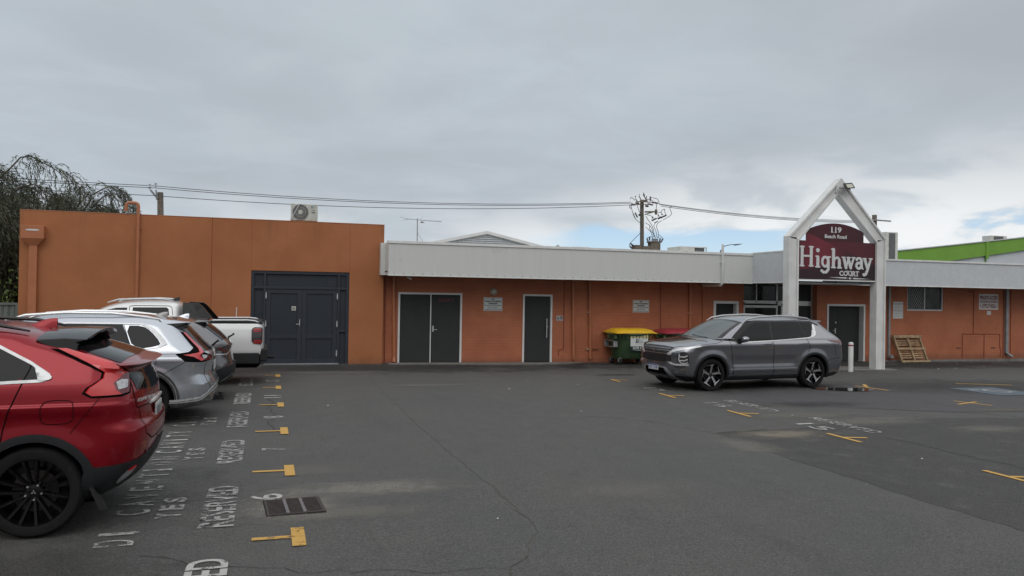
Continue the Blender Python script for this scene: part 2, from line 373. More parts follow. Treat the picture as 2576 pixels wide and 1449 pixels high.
# ------------------------------------------------------------------ ground
def sheet(name, poly, dz, m, kind='structure', label=None, cat=None, group=None, clip=True):
    """flat sheet following the slope of the ground"""
    bm = bmesh.new(); vs = [bm.verts.new((x, y, 0)) for x, y in poly]; bm.faces.new(vs)
    for xx in (-30, 30): bmesh.ops.bisect_plane(bm, geom=bm.verts[:]+bm.edges[:]+bm.faces[:], plane_co=(xx, 0, 0), plane_no=(1, 0, 0))
    bmesh.ops.triangulate(bm, faces=[f for f in bm.faces if len(f.verts) > 4])
    for v in bm.verts: v.co.z = gz(v.co.x)+dz
    bmesh.ops.recalc_face_normals(bm, faces=bm.faces)
    for f in bm.faces:
        if f.normal.z < 0: f.normal_flip()
    me = bpy.data.meshes.new(name); bm.to_mesh(me); bm.free(); me.materials.append(M[m] if isinstance(m, str) else m)
    o = bpy.data.objects.new(name, me); COL.objects.link(o); return tag(o, label, cat, group, kind)
sheet('ground', [(-600, -600), (600, -600), (600, 900), (-600, 900)], 0, 'asphalt')
def jag(pts, step=.25, amp=.035, seed=1):
    r = random.Random(seed); out = []
    for i in range(len(pts)-1):
        a = Vector(pts[i]); b = Vector(pts[i+1]); n = max(1, int((b-a).length/step)); d = (b-a).normalized(); q = Vector((-d.y, d.x))
        for k in range(n):
            p = a.lerp(b, k/n)
            if k or i: p = p+q*r.uniform(-amp, amp)
            out.append((p.x, p.y))
    out.append(tuple(pts[-1])); return out
old = jag([(6.35, -12), (6.38, 5.1), (6.30, 8.4), (6.42, 10.1)], .22, .03, 3)+jag([(6.42, 10.1), (7.9, 10.25), (9.9, 10.9), (13, 10.5), (20, 9.8), (40, 8)], .3, .05, 4)+[(40, -12)]
sheet('road', old, .0022, 'asphalt_old')
newp = jag([(8.9, 13.2), (11.5, 11.6), (12.3, 11.3), (13.9, 11.1), (16.5, 12.4), (16.2, 15.5), (11.9, 15.6), (9.7, 14.7), (8.9, 13.2)], .3, .05, 5)[:-1]
sheet('pavement', newp, .0045, 'asphalt_new')
def stain(cx, cy, rx, ry, amount, col=(.22, .21, .185), k=3.):
    amount = min(1., amount*1.25)
    poly = [(cx+1.7*rx*math.cos(a), cy+1.7*ry*math.sin(a)) for a in [2*math.pi*i/24 for i in range(24)]]
    sheet('ground_dust', poly, .0052+.00015*stain.n, dusty('dust', col, cx, cy, rx, ry, amount, k)); stain.n += 1
stain.n = 0
stain(.27, 7.32, .62, .60, 1., (.26, .245, .21), 5); stain(1.0, 7.85, 1.3, .38, .8, (.24, .23, .20), 4); stain(.7, 7.0, 1.1, .3, .5, (.22, .21, .18), 4); stain(7.4, 9.8, 1.0, .45, 1., (.26, .23, .18), 5)
stain(6.3, 9.1, .5, .9, .6); stain(3.6, 7.2, 1.1, .5, .35); stain(8.9, 11.4, 1.8, .5, .7, (.17, .16, .145), 3)
stain(11.2, 9.6, .9, .45, .6); stain(13.7, 11.4, 1.4, .2, .6, (.18, .16, .12)); stain(9.8, 10.6, 1.5, .5, .6); stain(.5, 8.75, .8, .35, .35)
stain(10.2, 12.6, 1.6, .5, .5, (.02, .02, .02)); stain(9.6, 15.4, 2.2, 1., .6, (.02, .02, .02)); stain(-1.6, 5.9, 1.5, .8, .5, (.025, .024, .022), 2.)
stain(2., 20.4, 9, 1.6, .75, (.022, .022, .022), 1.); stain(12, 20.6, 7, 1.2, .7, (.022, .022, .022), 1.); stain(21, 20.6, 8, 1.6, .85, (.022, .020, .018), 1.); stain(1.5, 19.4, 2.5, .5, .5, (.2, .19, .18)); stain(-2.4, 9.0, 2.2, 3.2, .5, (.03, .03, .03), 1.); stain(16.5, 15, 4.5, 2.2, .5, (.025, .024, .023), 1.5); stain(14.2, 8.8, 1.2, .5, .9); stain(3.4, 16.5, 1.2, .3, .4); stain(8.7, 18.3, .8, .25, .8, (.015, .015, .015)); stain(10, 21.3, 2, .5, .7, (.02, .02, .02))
def crackline(pts, w, m, seed, dz=.0045, wob=.05):
    b = MB(); p = jag(pts, .12, wob, seed); r = random.Random(seed)
    for i in range(len(p)-1):
        a, c = Vector(p[i]), Vector(p[i+1]); d = (c-a)
        if d.length < 1e-6: continue
        q = Vector((-d.y, d.x)).normalized()
        w0 = w*r.uniform(.35, 1.2); w1 = w*r.uniform(.35, 1.2)
        b.add([(*(a-q*w0), gz(a.x)+dz), (*(c-q*w1), gz(c.x)+dz), (*(c+q*w1), gz(c.x)+dz), (*(a+q*w0), gz(a.x)+dz)], [(0, 1, 2, 3)])
    return b.build('crack', m)
cr = thing('pavement_crack', 'long mossy crack running from the navy doors towards the bottom of the picture', 'crack', (2.2, 9, 0))
for k_, (pp, w_, m_) in enumerate([([(2.64, 21.2), (2.29, 17), (2.25, 14), (2.2, 10.8), (2.22, 9.2), (2.25, 8), (2.24, 6.5), (2.19, 6.1), (2, 5.8), (1.9, 5.5), (1.72, 5.35), (1.67, 5.1)], .0011, 'crack'),
        ([(2.64, 21.2), (2.29, 17), (2.25, 14), (2.2, 10.8), (2.22, 9.2), (2.25, 8), (2.24, 6.5), (2.19, 6.1), (2, 5.8), (1.9, 5.5), (1.72, 5.35), (1.67, 5.1)], .009, 'moss')]):
    o = crackline(pp, w_, m_, 21, .0036-.0008*k_, .022); o.parent = cr; o.matrix_parent_inverse = wm(cr).inverted()
for pts_, w_, s_, lb in [([(1.68, 5.32), (1.23, 5.34), (.76, 5.49), (.26, 5.6), (.03, 5.74), (-.31, 5.85), (-.57, 6.0), (-.84, 6.2)], .004, 31, 'thin wavy crack crossing the bottom left of the tarmac below the drain'),
        ([(5.0, 12), (5.9, 11.3), (6.4, 10.1)], .006, 32, 'fine crack leading to the corner of the rough old tarmac'),
        ([(6.42, 10.08), (7.2, 10.15), (7.96, 10.22)], .02, 33, 'dark open edge where the newer tarmac meets the rough old tarmac'),
        ([(8.8, 9.3), (8.83, 8.4), (8.9, 7.2), (8.95, 6.2)], .014, 34, 'long crack running down the old tarmac at the right edge'),
        ([(8.94, 13.1), (9.9, 13.25), (10.1, 13.7)], .012, 35, 'short dark crack in the tarmac below the grey car'),
        ([(11.54, 14.2), (11.7, 11.5), (12.3, 11.35), (13.1, 10.5)], .012, 36, 'crack curving below the yellow cross mark'),
        ([(.1, 14.9), (.14, 14.2), (.09, 13.6), (.17, 12.9), (.1, 12.2), (.13, 11.4)], .007, 37, 'faint crack through the column of bay numbers')]:
    tag(crackline(pts_, w_, 'crack', s_), lb, 'crack')
# puddle beside the grey car
pu = chaikin([(11.9, 15.0), (12.3, 14.5), (12.9, 14.25), (13.45, 14.45), (13.5, 14.75), (13.0, 14.95), (12.5, 15.05)], 2)
sheet('puddle', pu, .016, 'water', kind=None, label='shallow dark puddle beside the rear wheel of the grey parked car', cat='puddle')

# ------------------------------------------------------------------ painted marks
def mark(name, polys, m, label, cat, group=None, dz=.0095):
    b = MB()
    for k, p in enumerate(polys):
        z = dz+.0006*k; b.add([(x, y, gz(x)+z) for x, y in p], [tuple(range(len(p)))])
    o = b.build(name, m, fix=False)
    bm = bmesh.new(); bm.from_mesh(o.data)
    for f in bm.faces:
        if f.normal.z < 0: f.normal_flip()
    bm.to_mesh(o.data); bm.free()
    return tag(o, label, cat, group)
def rect(x0, x1, y0, y1): return [(x0, y0), (x1, y0), (x1, y1), (x0, y1)]
for k, (yb, h, xl) in enumerate([(6.40, .24, -.07), (8.79, .26, -.10), (11.30, .27, -.10), (13.92, .26, -.07), (16.42, .27, -.02), (18.8, .2, .02)]):
    lbl = ['nearest yellow paddle mark, below the drain grate', 'yellow paddle mark between the number 6 and the number 7', 'yellow paddle mark just nearer than the number 8',
           'yellow paddle mark between the number 8 and the crack', 'yellow paddle mark between the two pairs of white digits', 'farthest and thinnest yellow paddle mark, nearest the navy doors'][k]
    mark('bay_mark', [rect(xl, .231, yb-.035, yb+.035), rect(.23, .335, yb-h, yb+h) if k < 5 else rect(.25, .36, yb-.35, yb+.2)], 'yellow_worn' if k == 0 else 'yellow_line', lbl, 'painted mark', 'yellow paddle shaped bay marks')
def gtext(b, s, x_base, x_top, y0, y1, bold=.02, dz=.0095):
    """lettering read from the right: runs along +Y, tops towards -X"""
    vs, fs = glyph(s, bold)
    b.add([(x_base+(x_top-x_base)*v, y0+(y1-y0)*u, gz(x_base)+dz) for u, v in vs], fs)
for k, (y0, y1, m_) in enumerate([(4.62, 6.0, 'white_line'), (6.80, 8.2, 'white_worn'), (9.28, 10.7, 'white_worn'), (11.72, 13.2, 'white_worn'), (14.12, 15.58, 'white_line'), (16.7, 18.1, 'white_worn')]):
    b = MB(); gtext(b, 'RESERVED', -.215, -.50, y0, y1, .02)
    tag(b.build('reserved_lettering', m_, fix=False), ['white RESERVED stencil cut off by the bottom edge of the photo', 'faded RESERVED stencil left of the number 6 and the drain', 'faded RESERVED stencil left of the number 7',
        'faded RESERVED stencil left of the number 8', 'clean bright RESERVED stencil beside the grey car bumper', 'small faint RESERVED stencil nearest the white utility truck'][k], 'lettering', 'stencilled RESERVED words')
for k, (s_, y0, y1, xb, xt, m_) in enumerate([('6', 7.58, 7.80, .19, -.11, 'white_line'), ('7', 9.93, 10.08, .28, -.01, 'white_worn'), ('8', 12.42, 12.66, .30, 0., 'white_worn'), ('11', 14.8, 15.2, .31, .01, 'white_line'), ('10', 17.4, 17.85, .33, .03, 'white_worn')]):
    b = MB(); gtext(b, s_, xb, xt, y0, y1, .015)
    tag(b.build('bay_number', m_, fix=False), ['white painted 6 above the drain grate', 'white stencilled 7 on the tarmac', 'stretched white 8 crossed by a crack', 'pair of white digits beside the clean RESERVED stencil', 'farthest pair of white digits before the last yellow mark'][k], 'lettering', 'white bay numbers')
for k, (s_, y0, y1, m_) in enumerate([('DI CAVENTION', 6.46, 9.9, 'white_worn'), ('CAVITY', 10.0, 11.6, 'white_line'), ('CAVIT', 11.9, 13.25, 'white_worn')]):
    b = MB(); 
    n_ = len(s_); st = (y1-y0)/n_
    for i_, ch in enumerate(s_):
        if ch != ' ': gtext(b, ch, -.925, -1.215, y0+i_*st, y0+(i_+.55 if ch != 'I' else i_+.25)*st, .01)
    tag(b.build('ground_lettering', m_, fix=False), ['tall worn white letters under the red car bumper', 'tall white letters between the red and silver cars', 'tall white letters in the shadow of the silver car'][k], 'lettering', 'tall white letters behind the parked cars')
for k, (s_, y0, y1) in enumerate([('YES', 7.15, 7.92), ('YES', 9.55, 10.32), ('YES', 11.95, 12.66)]):
    b = MB()
    for i_, ch in enumerate(s_): gtext(b, ch, -.66, -.86, y0+i_*.26, y0+i_*.26+.17, .04)
    tag(b.build('ground_lettering', 'white_worn', fix=False), ['small smudged letters left of the nearest full RESERVED stencil', 'small smudged letters left of the second RESERVED stencil', 'small smudged letters just behind the silver car'][k], 'lettering', 'small smudged white letters')
# right-hand row: slanted T marks and numbers
def seg(a, b, w):
    a = Vector(a); b = Vector(b); q = Vector((-(b-a).y, (b-a).x)).normalized()*w/2
    return [tuple(a-q), tuple(b-q), tuple(b+q), tuple(a+q)]
for k, (x, y) in enumerate([(8.05, 17.0), (7.9, 14.2), (7.95, 11.75), (8.12, 9.36), (8.25, 6.8)]):
    mark('bay_mark', [seg((x, y+.36), (x-.02, y-.36), .075), seg((x+.01, y+.02), (x+.34, y-.08), .075)] if k else [seg((x, y+.26), (x+.33, y+.02), .06), seg((x, y+.26), (x-.02, y-.3), .07)], 'yellow_line',
         ['yellow angle mark nearest the green bins', 'yellow T mark in front of the grey parked car', 'yellow T mark between the faint 16 and the 15', 'yellow T mark at the edge of the rough old tarmac', 'yellow T mark cut off by the right edge'][k], 'painted mark', 'yellow T shaped marks of the right hand row')
mark('bay_mark', [seg((13.70, 12.62), (13.92, 11.9), .07), seg((13.33, 12.16), (14.1, 12.42), .07)], 'yellow_line', 'yellow cross mark on the tarmac below the blue parking symbol', 'painted mark')
mark('bay_mark', [seg((13.62, 15.37), (13.72, 14.4), .08), seg((13.66, 15.0), (14.1, 15.6), .08)], 'yellow_line', 'yellow Y mark beside the puddle', 'painted mark')
mark('bay_mark', [seg((16.9, 15.5), (18.2, 15.0), .07)], 'yellow_line', 'short yellow line near the right edge beyond the blue symbol', 'painted mark')
for k, (s_, x, y, m_) in enumerate([('17', 8.0, 15.15, 'white_worn'), ('16', 8.05, 12.75, 'white_worn'), ('15', 8.22, 10.25, 'white_line')]):
    b = MB(); b.text(s_, (x, y+.35, gz(x)+.0100), (0, -.62, 0), (.30, 0, 0), .01)
    tag(b.build('bay_number', m_, fix=False), ['white number on the ground before the grey car', 'white number left of the grey car front wheel shadow', 'white 15 painted at the corner of the old tarmac'][k], 'lettering', 'white numbers of the right hand row')
for k, (x, y, m_) in enumerate([(8.62, 15.0, 'white_faint'), (8.66, 12.6, 'white_worn'), (8.85, 10.35, 'white_worn')]):
    b = MB(); b.text('RESERVED', (x, y+.75, gz(x)+.0100), (0, -1.5, 0), (.25, 0, 0), .01)
    tag(b.build('reserved_lettering', m_, fix=False), ['faint broken stencil under the nose of the grey car', 'worn broken stencil between the 16 and the old tarmac', 'worn broken stencil right of the 15'][k], 'lettering', 'worn stencils of the right hand row')
am = thing('accessible_bay_symbol', 'faded blue square with a white wheelchair symbol at the right edge', 'painted mark', (16.4, 13.95, 0))
b = MB(); b.add([(x, y, gz(x)+.010) for x, y in rect(15.75, 17.1, 13.25, 14.65)], [(0, 1, 2, 3)]); b.build('blue_square', 'blue_line', am)
b = MB()
for q in ([seg((16.1, 14.2), (16.5, 14.1), .08), seg((16.5, 14.1), (16.75, 13.7), .08), seg((16.1, 14.2), (15.95, 14.25), .14)]+[seg((16.45+.27*math.cos(a), 13.95+.3*math.sin(a)), (16.45+.27*math.cos(a+.42), 13.95+.3*math.sin(a+.42)), .06) for a in [i*.4 for i in range(3, 15)]]):
    b.add([(x, y, gz(x)+.0142+.0003*len(b.f)) for x, y in q], [(0, 1, 2, 3)])
b.build('wheelchair_symbol', 'white_line', am)
# litter flecks
r_ = random.Random(11); lit = MB()
for i in range(46):
    x, y = (r_.uniform(19.5, 27), r_.uniform(18, 21.4)) if i < 24 else (r_.uniform(0, 14), r_.uniform(6, 20))
    s_ = r_.uniform(.012, .035)*(1.4 if i < 24 else .8); a_ = r_.uniform(0, 3)
    lit.add([(x+s_*math.cos(a_+t), y+s_*math.sin(a_+t), gz(x)+.017+.004*(t > 2)) for t in (0, 1.7, 3.1, 4.6)], [(0, 1, 2, 3)])
tag(lit.build('leaf_litter', 'litter', fix=False), 'scattered pale leaf litter and chips on the tarmac', 'litter', kind='stuff')

# ------------------------------------------------------------------ drain grate
dg = thing('drain_grate', 'rusty iron drain grate sunk in the tarmac beside the white 6', 'drain grate', (.3, 7.3, 0), R(0))
def dg_pt(u, v): return (.03+.53*u-.0*v+.03*(1-v)*1.6, 7.56-.56*(1-v)+.02*u)
X0, X1, Y0, Y1 = .055, .505, 7.07, 7.545
def dgr(b):                                     # the grate sits a touch askew
    cx, cy, a = .28, 7.3, R(3.5)
    b.v = [(cx+(x-cx)*math.cos(a)-(y-cy)*math.sin(a), cy+(x-cx)*math.sin(a)+(y-cy)*math.cos(a), z) for x, y, z in b.v]; return b
b = MB(); b.box(X0-.03, X1+.03, Y0-.03, Y1+.03, -.02, .0065); dgr(b).build('pit', 'pit', dg)
b = MB()
for (a0, a1, b0, b1) in ((X0-.022, X0, Y0-.022, Y1+.022), (X1, X1+.022, Y0-.022, Y1+.022), (X0, X1, Y0-.022, Y0), (X0, X1, Y1, Y1+.022)): b.box(a0, a1, b0, b1, .004, .0135)
dgr(b).build('frame', 'rust', dg)
b = MB()
for i in range(12):
    y = Y0+.022+i*(Y1-Y0-.03)/11.5; b.box(X0, X1, y-.007, y+.007, .007, .013)
dgr(b).build('bars', 'rust', dg)
b = MB()
for x in (X0+.155, X0+.30): b.box(x-.014, x+.014, Y0, Y1, .013, .017)
dgr(b).build('cross_strap', 'rustbar', dg)

# ------------------------------------------------------------------ orange rendered building
ob = thing('orange_building', 'tall orange rendered building with navy double doors behind the parked cars', 'building', (-1.3, 21.75, 0))
YO, ZT = 21.75, 3.85
b = MB()
b.box(-5.77, -1.366, YO, YO+.25, -.3, ZT); b.box(-1.354, -.37, YO, YO+.25, -.3, ZT); b.box(-1.37, -1.35, YO+.012, YO+.2, -.3, ZT-.01)
b.box(-.37, 2.20, YO, YO+.25, 2.50, ZT); b.box(2.20, 3.14, YO, YO+.25, -.3, ZT)
b.box(-5.77, -5.52, YO+.25, 31, -.3, ZT); b.box(2.89, 3.14, YO+.25, 31, -.3, ZT); b.box(-5.52, 2.89, 30.75, 31, -.3, ZT)
b.build('wall', 'orange', ob, bevel=.008)
b = MB(); b.box(-5.52, 2.89, YO+.25, 30.75, 3.3, 3.4); b.build('roof', 'roof', ob)
b = MB(); b.box(-5.78, 3.15, YO-.006, YO+.26, ZT, ZT+.018); b.build('capping', 'orange2', ob, bevel=.004)
# rain head and square downpipe
b = MB(); b.box(-5.70, -5.20, YO-.20, YO, 3.15, 3.47)
b.add([(-5.70, YO-.20, 3.15), (-5.20, YO-.20, 3.15), (-5.20, YO, 3.15), (-5.70, YO, 3.15), (-5.54, YO-.11, 2.97), (-5.36, YO-.11, 2.97), (-5.36, YO, 2.97), (-5.54, YO, 2.97)], [(0, 1, 5, 4), (1, 2, 6, 5), (2, 3, 7, 6), (3, 0, 4, 7), (4, 5, 6, 7)])
rh = b.build('rain_head', 'orange2', ob, bevel=.006)
b = MB(); b.prism(chaikin([(-5.60, 3.34), (-5.30, 3.34), (-5.30, 3.38), (-5.58, 3.38)], 1), lambda a, c, t: (a, YO-.200-t, c), .004); b.build('overflow_slot', 'sign_white', rh)
b = MB(); b.box(-5.54, -5.36, YO-.11, YO-.002, .0, 2.975); b.build('downpipe', 'orange2', ob, bevel=.01)
b = MB(); b.tube([(-3.125, YO-.05, 0), (-3.125, YO-.05, 4.06), (-3.14, YO-.05, 4.12), (-3.19, YO-.05, 4.145), (-3.34, YO-.05, 4.145), (-3.39, YO-.05, 4.12), (-3.405, YO-.05, 4.06), (-3.405, YO-.05, 3.96)], .042, 12)
b.lathe([(.05, 0), (.05, .1)], (-3.405, YO-.05, 3.93), (0, 0, 1), 12); b.box(-3.19, -3.06, YO-.06, YO, 3.5, 3.52)
b.build('vent_pipe', 'orange2', ob, smooth=True)
# navy door set
dd = thing('navy_double_doors', 'navy framed double doors in the orange building', 'doors', (.9, YO, 0))
dd.parent = None
yd = YO+.05
b = MB()
fr = .085
for (x0, x1, z0, z1) in ((-.37, -.29, -.05, 2.50), (2.12, 2.20, -.05, 2.50), (-.29, 2.12, 2.42, 2.50), (-.29, 2.12, 2.02, 2.08), (-.05, .01, -.05, 2.02), (1.89, 1.95, -.05, 2.02), (-.05, .01, 2.08, 2.42), (1.89, 1.95, 2.08, 2.42), (1.95, 2.12, .86, .90), (-.29, -.05, .86, .90)):
    b.box(x0, x1, yd-.03, yd+.06, z0, z1)
fo = b.build('frame', 'navy', ob, bevel=.004)
b = MB()
for (x0, x1, z0, z1) in ((-.29, -.05, 2.08, 2.42), (.01, 1.89, 2.08, 2.42), (1.95, 2.12, 2.08, 2.42), (-.29, -.05, -.05, .86), (-.29, -.05, .90, 2.02), (1.95, 2.12, -.05, .86), (1.95, 2.12, .90, 2.02)): b.box(x0, x1, yd+.02, yd+.05, z0, z1)
b.build('infill_panel', 'navy2', ob)
bpy.data.objects.remove(dd)
for k, (x0, x1) in enumerate([(.012, .948), (.952, 1.888)]):
    b = MB(); s_ = .12
    b.box(x0, x0+s_, yd-.01, yd+.03, .01, 2.018); b.box(x1-s_, x1, yd-.01, yd+.03, .01, 2.018)
    b.box(x0+s_, x1-s_, yd-.01, yd+.03, 1.90, 2.018); b.box(x0+s_, x1-s_, yd-.01, yd+.03, .68, .80); b.box(x0+s_, x1-s_, yd-.01, yd+.03, .01, .13)
    b.box(x0+s_, x1-s_, yd+.012, yd+.025, .13, .68, 1); b.box(x0+s_, x1-s_, yd+.012, yd+.025, .80, 1.90, 1)
    dl = b.build('door', ['navy', 'navy2'], ob, bevel=.004)
    hx = x0-.012 if k == 0 else x1-.02
    for z in (.28, 1.08, 1.84):
        b = MB(); b.box(hx, hx+.032, yd-.045, yd-.012, z-.055, z+.055); b.box(hx+.006, hx+.026, yd-.055, yd-.012, z-.085, z-.03); b.box(hx+.006, hx+.026, yd-.055, yd-.012, z+.03, z+.085)
        b.build('hinge', 'alu', dl)
    if k == 0:
        b = MB(); b.box(.885, .905, yd-.025, yd-.01, 1.02, 1.20); b.bar((.895, yd-.05, 1.075), (.80, yd-.05, 1.075), .018, .018); b.bar((.895, yd-.012, 1.075), (.895, yd-.055, 1.075), .018, .018)
        b.build('handle', 'alu', dl)
        b = MB(); b.box(.68, .79, yd+.004, yd+.0115, 1.44, 1.555); b.build('no_smoking_plate', 'cream', dl)
        b = MB(); c_ = (.735, yd+.002, 1.4975)
        b.lathe([(.030, 0), (.038, 0), (.038, .002), (.030, .002)], (.735, yd+.001, 1.4975), (0, 1, 0), 20); b.box(.712, .758, yd+.001, yd+.003, 1.490, 1.500); b.bar((.71, yd+.0005, 1.522), (.76, yd+.0005, 1.472), .002, .007, (0, 0, 1))
        b.build('no_smoking_symbol', 'ink', dl)
b = MB(); b.box(-.02, 1.93, YO-.10, YO+.02, -.02, .012); b.build('threshold', 'galv', ob, bevel=.004)
# condenser on the parapet
ac = thing('air_conditioner', 'beige outdoor air conditioning unit standing on the orange parapet', 'air conditioner', (.97, 21.95, 3.87))
b = MB(); b.box(.62, 1.32, YO+.04, YO+.36, 3.885, 4.34); b.build('casing', 'cream', ac, bevel=.012)
b = MB()
for x in (.68, 1.2): b.box(x, x+.06, YO+.06, YO+.34, 3.865, 3.888)
b.build('foot', 'galv', ac)
fx, fz, fy = .865, 4.115, YO+.04
b = MB(); b.lathe([(0, 0), (.185, 0), (.20, -.004), (.205, .0), (.205, .004)], (fx, fy-.006, fz), (0, -1, 0), 40); b.build('fan_recess', 'grille', ac)
b = MB()
for i in range(34):
    a = i*2*math.pi/34; pts = [(fx+r*math.cos(a+.9*(r-.05)/.15*.6), fy-.016, fz+r*math.sin(a+.9*(r-.05)/.15*.6)) for r in (.045, .08, .12, .16, .198)]
    b.tube(pts, .0028, 4)
for r in (.205, .13): b.lathe([(r, 0), (r+.004, 0), (r+.004, .006), (r, .006), (r, 0)], (fx, fy-.012, fz), (0, -1, 0), 40)
b.box(fx-.05, fx+.05, fy-.024, fy-.012, fz-.05, fz+.05); b.build('fan_guard', 'cream', ac)
b = MB(); b.bar((.60, fy-.035, 3.88), (.84, fy-.035, 4.33), .022, .01, (0, -1, 0)); b.build('strap', 'alu', ac)
b = MB(); yy = fy-.003
b.add([(1.15, yy, 4.285), (1.19, yy, 4.285), (1.15, yy, 4.245)], [(0, 1, 2)]); b.box(1.15, 1.25, yy, fy, 4.165, 4.175); b.box(1.155, 1.245, yy, fy, 4.10, 4.125)
b.build('maker_mark', 'ink', ac)
b = MB(); b.add([(1.15, yy-.001, 4.235), (1.205, yy-.001, 4.285), (1.25, yy-.001, 4.285), (1.15, yy-.001, 4.20)], [(0, 1, 2, 3)]); b.build('maker_mark', mat('pale_teal', (.30, .45, .42), .5), ac)

# ------------------------------------------------------------------ brick building
bb_ = thing('brick_building', 'long low orange painted brick building under a white ribbed fascia', 'building', (12, 22, 0))
YB = 22.0; CH = .086
def brickwall(segs, y=YB, th=.23):
    """segs (x0,x1,z0,z1): front face raked horizontally between courses"""
    b = MB()
    for (x0, x1, z0, z1) in segs:
        k0 = math.floor(z0/CH); zs = [z0]
        ks = [k*CH for k in range(k0+1, int(z1/CH)+2) if z0+.01 < k*CH < z1-.01]
        prof = [(0., z0)]
        for z in ks: prof += [(0., z-.005), (.004, z-.0025), (.004, z+.0025), (0., z+.005)]
        prof.append((0., z1)); n = len(prof)
        vs = [(x, y+d, z) for x in (x0, x1) for d, z in prof]+[(x0, y+th, z0), (x0, y+th, z1), (x1, y+th, z0), (x1, y+th, z1)]
        fs = [(i, i+1, n+i+1, n+i) for i in range(n-1)]
        fs += [tuple(range(n))+(2*n+1, 2*n), tuple(range(n, 2*n))[::-1]+(2*n+2, 2*n+3), (0, n, 2*n+2, 2*n), (n-1, 2*n-1, 2*n+3, 2*n+1), (2*n, 2*n+1, 2*n+3, 2*n+2)]
        b.add(vs, fs)
    return b
ZW = 2.5
D1, D2, D3, D4, WN = (3.60, 5.47), (7.34, 8.28), (13.86, 14.80), (18.30, 19.90), (21.74, 23.37)
segs = [(3.14, D1[0], -.3, ZW), (D1[0], D1[1], 1.985, ZW), (D1[1], D2[0], -.3, ZW), (D2[0], D2[1], 1.985, ZW), (D2[1], D3[0], -.3, ZW), (D3[0], D3[1], 1.87, ZW), (D3[1], 15.0, -.3, ZW),
        (17.89, D4[0], -.3, ZW), (D4[0], D4[1], 1.82, ZW), (D4[1], WN[0], -.3, ZW), (WN[0], WN[1], -.3, 1.62), (WN[1], 32, -.3, ZW)]
w_ = brickwall(segs[:7]).build('wall', 'brick', bb_); brickwall(segs[7:]).build('wall', 'brick', bb_)
b = MB(); b.box(3.2, 32, 22.6, 22.8, 0, ZW-.05); b.box(14.77, 15.0, 22.232, 22.6, -.3, ZW); b.box(17.89, 18.1, 22.232, 22.6, -.3, ZW); b.box(31.8, 32, 22.24, 30, -.3, 3.2); b.build('inner_wall', 'black', bb_)
b = MB(); b.box(3.14, 32, 21.03, 31, 2.52, 2.56); b.box(15.0, 17.89, 22.0, 22.6, 2.48, 2.52); b.build('roof_deck', 'soffit', bb_)
b = MB(); b.box(3.15, 32, 21.03, 22.0, 2.475, 2.50); b.build('soffit', 'soffit', bb_)
def ribbed(b, x0, x1, y, z0, z1, pitch=.19):
    x = x0
    while x < x1-1e-4:
        a = min(x+pitch, x1)
        b.add([(x, y, z0), (a-.03, y, z0), (a-.03, y, z1), (x, y, z1), (a-.026, y+.0018, z0), (a-.026, y+.0018, z1), (a-.004, y+.0018, z0), (a-.004, y+.0018, z1), (a, y, z0), (a, y, z1)],
              [(0, 1, 2, 3), (1, 4, 5, 2), (4, 6, 7, 5), (6, 8, 9, 7)]); x = a
    return b
b = MB(); ribbed(b, 3.14, 14.56, 20.90, 2.45, 3.34); b.box(3.14, 14.56, 20.906, 21.02, 2.452, 3.338); b.box(3.14, 3.17, 21.02, 21.74, 2.45, 3.34)
fa = b.build('fascia', 'fascia', bb_)
b = MB(); ribbed(b, 17.3, 32, 20.90, 2.48, 3.30, .30); b.box(17.3, 32, 20.906, 21.02, 2.482, 3.298); b.build('fascia', 'fascia_grey', bb_)
b = MB(); b.box(3.12, 14.57, 20.88, 21.06, 3.341, 3.375); b.box(17.3, 32, 20.87, 21.06, 3.301, 3.36); b.box(3.12, 14.57, 20.875, 20.899, 3.30, 3.341); b.build('capping', 'white', bb_, bevel=.004)
b = MB(); b.box(3.13, 14.57, 20.885, 20.985, 2.425, 2.451); b.box(17.3, 32, 20.885, 20.985, 2.455, 2.481); b.build('drip_edge', 'white', bb_)
b = MB()
x = 3.3
while x < 14.4: b.lathe([(.014, 0), (.014, .006), (0, .008)], (x, 20.898, 2.485), (0, -1, 0), 6); x += .26
b.build('fascia_screw', 'galv', bb_)
b = MB(); b.box(3.2, 31.9, 21.06, 30.9, 3.0, 3.02); b.build('roof', 'roof', bb_)
b = MB(); b.box(3.02, 3.14, 21.5, 21.74, 2.45, 3.34); b.build('fascia_end', 'fascia', bb_, bevel=.003)
# canopy behind the gateway sign
b = MB(); b.box(14.56, 14.585, 19.3, 20.90, 2.46, 3.36); b.box(17.75, 17.775, 19.3, 20.90, 2.46, 3.3); b.box(14.586, 17.75, 19.3, 19.34, 2.53, 3.4); b.build('canopy_side', 'fascia_grey', bb_, bevel=.003)
b = MB(); b.box(14.545, 17.79, 19.29, 21.0, 2.44, 2.462); b.box(14.55, 17.78, 19.29, 21.0, 3.36, 3.40); b.build('canopy_trim', 'white', bb_)
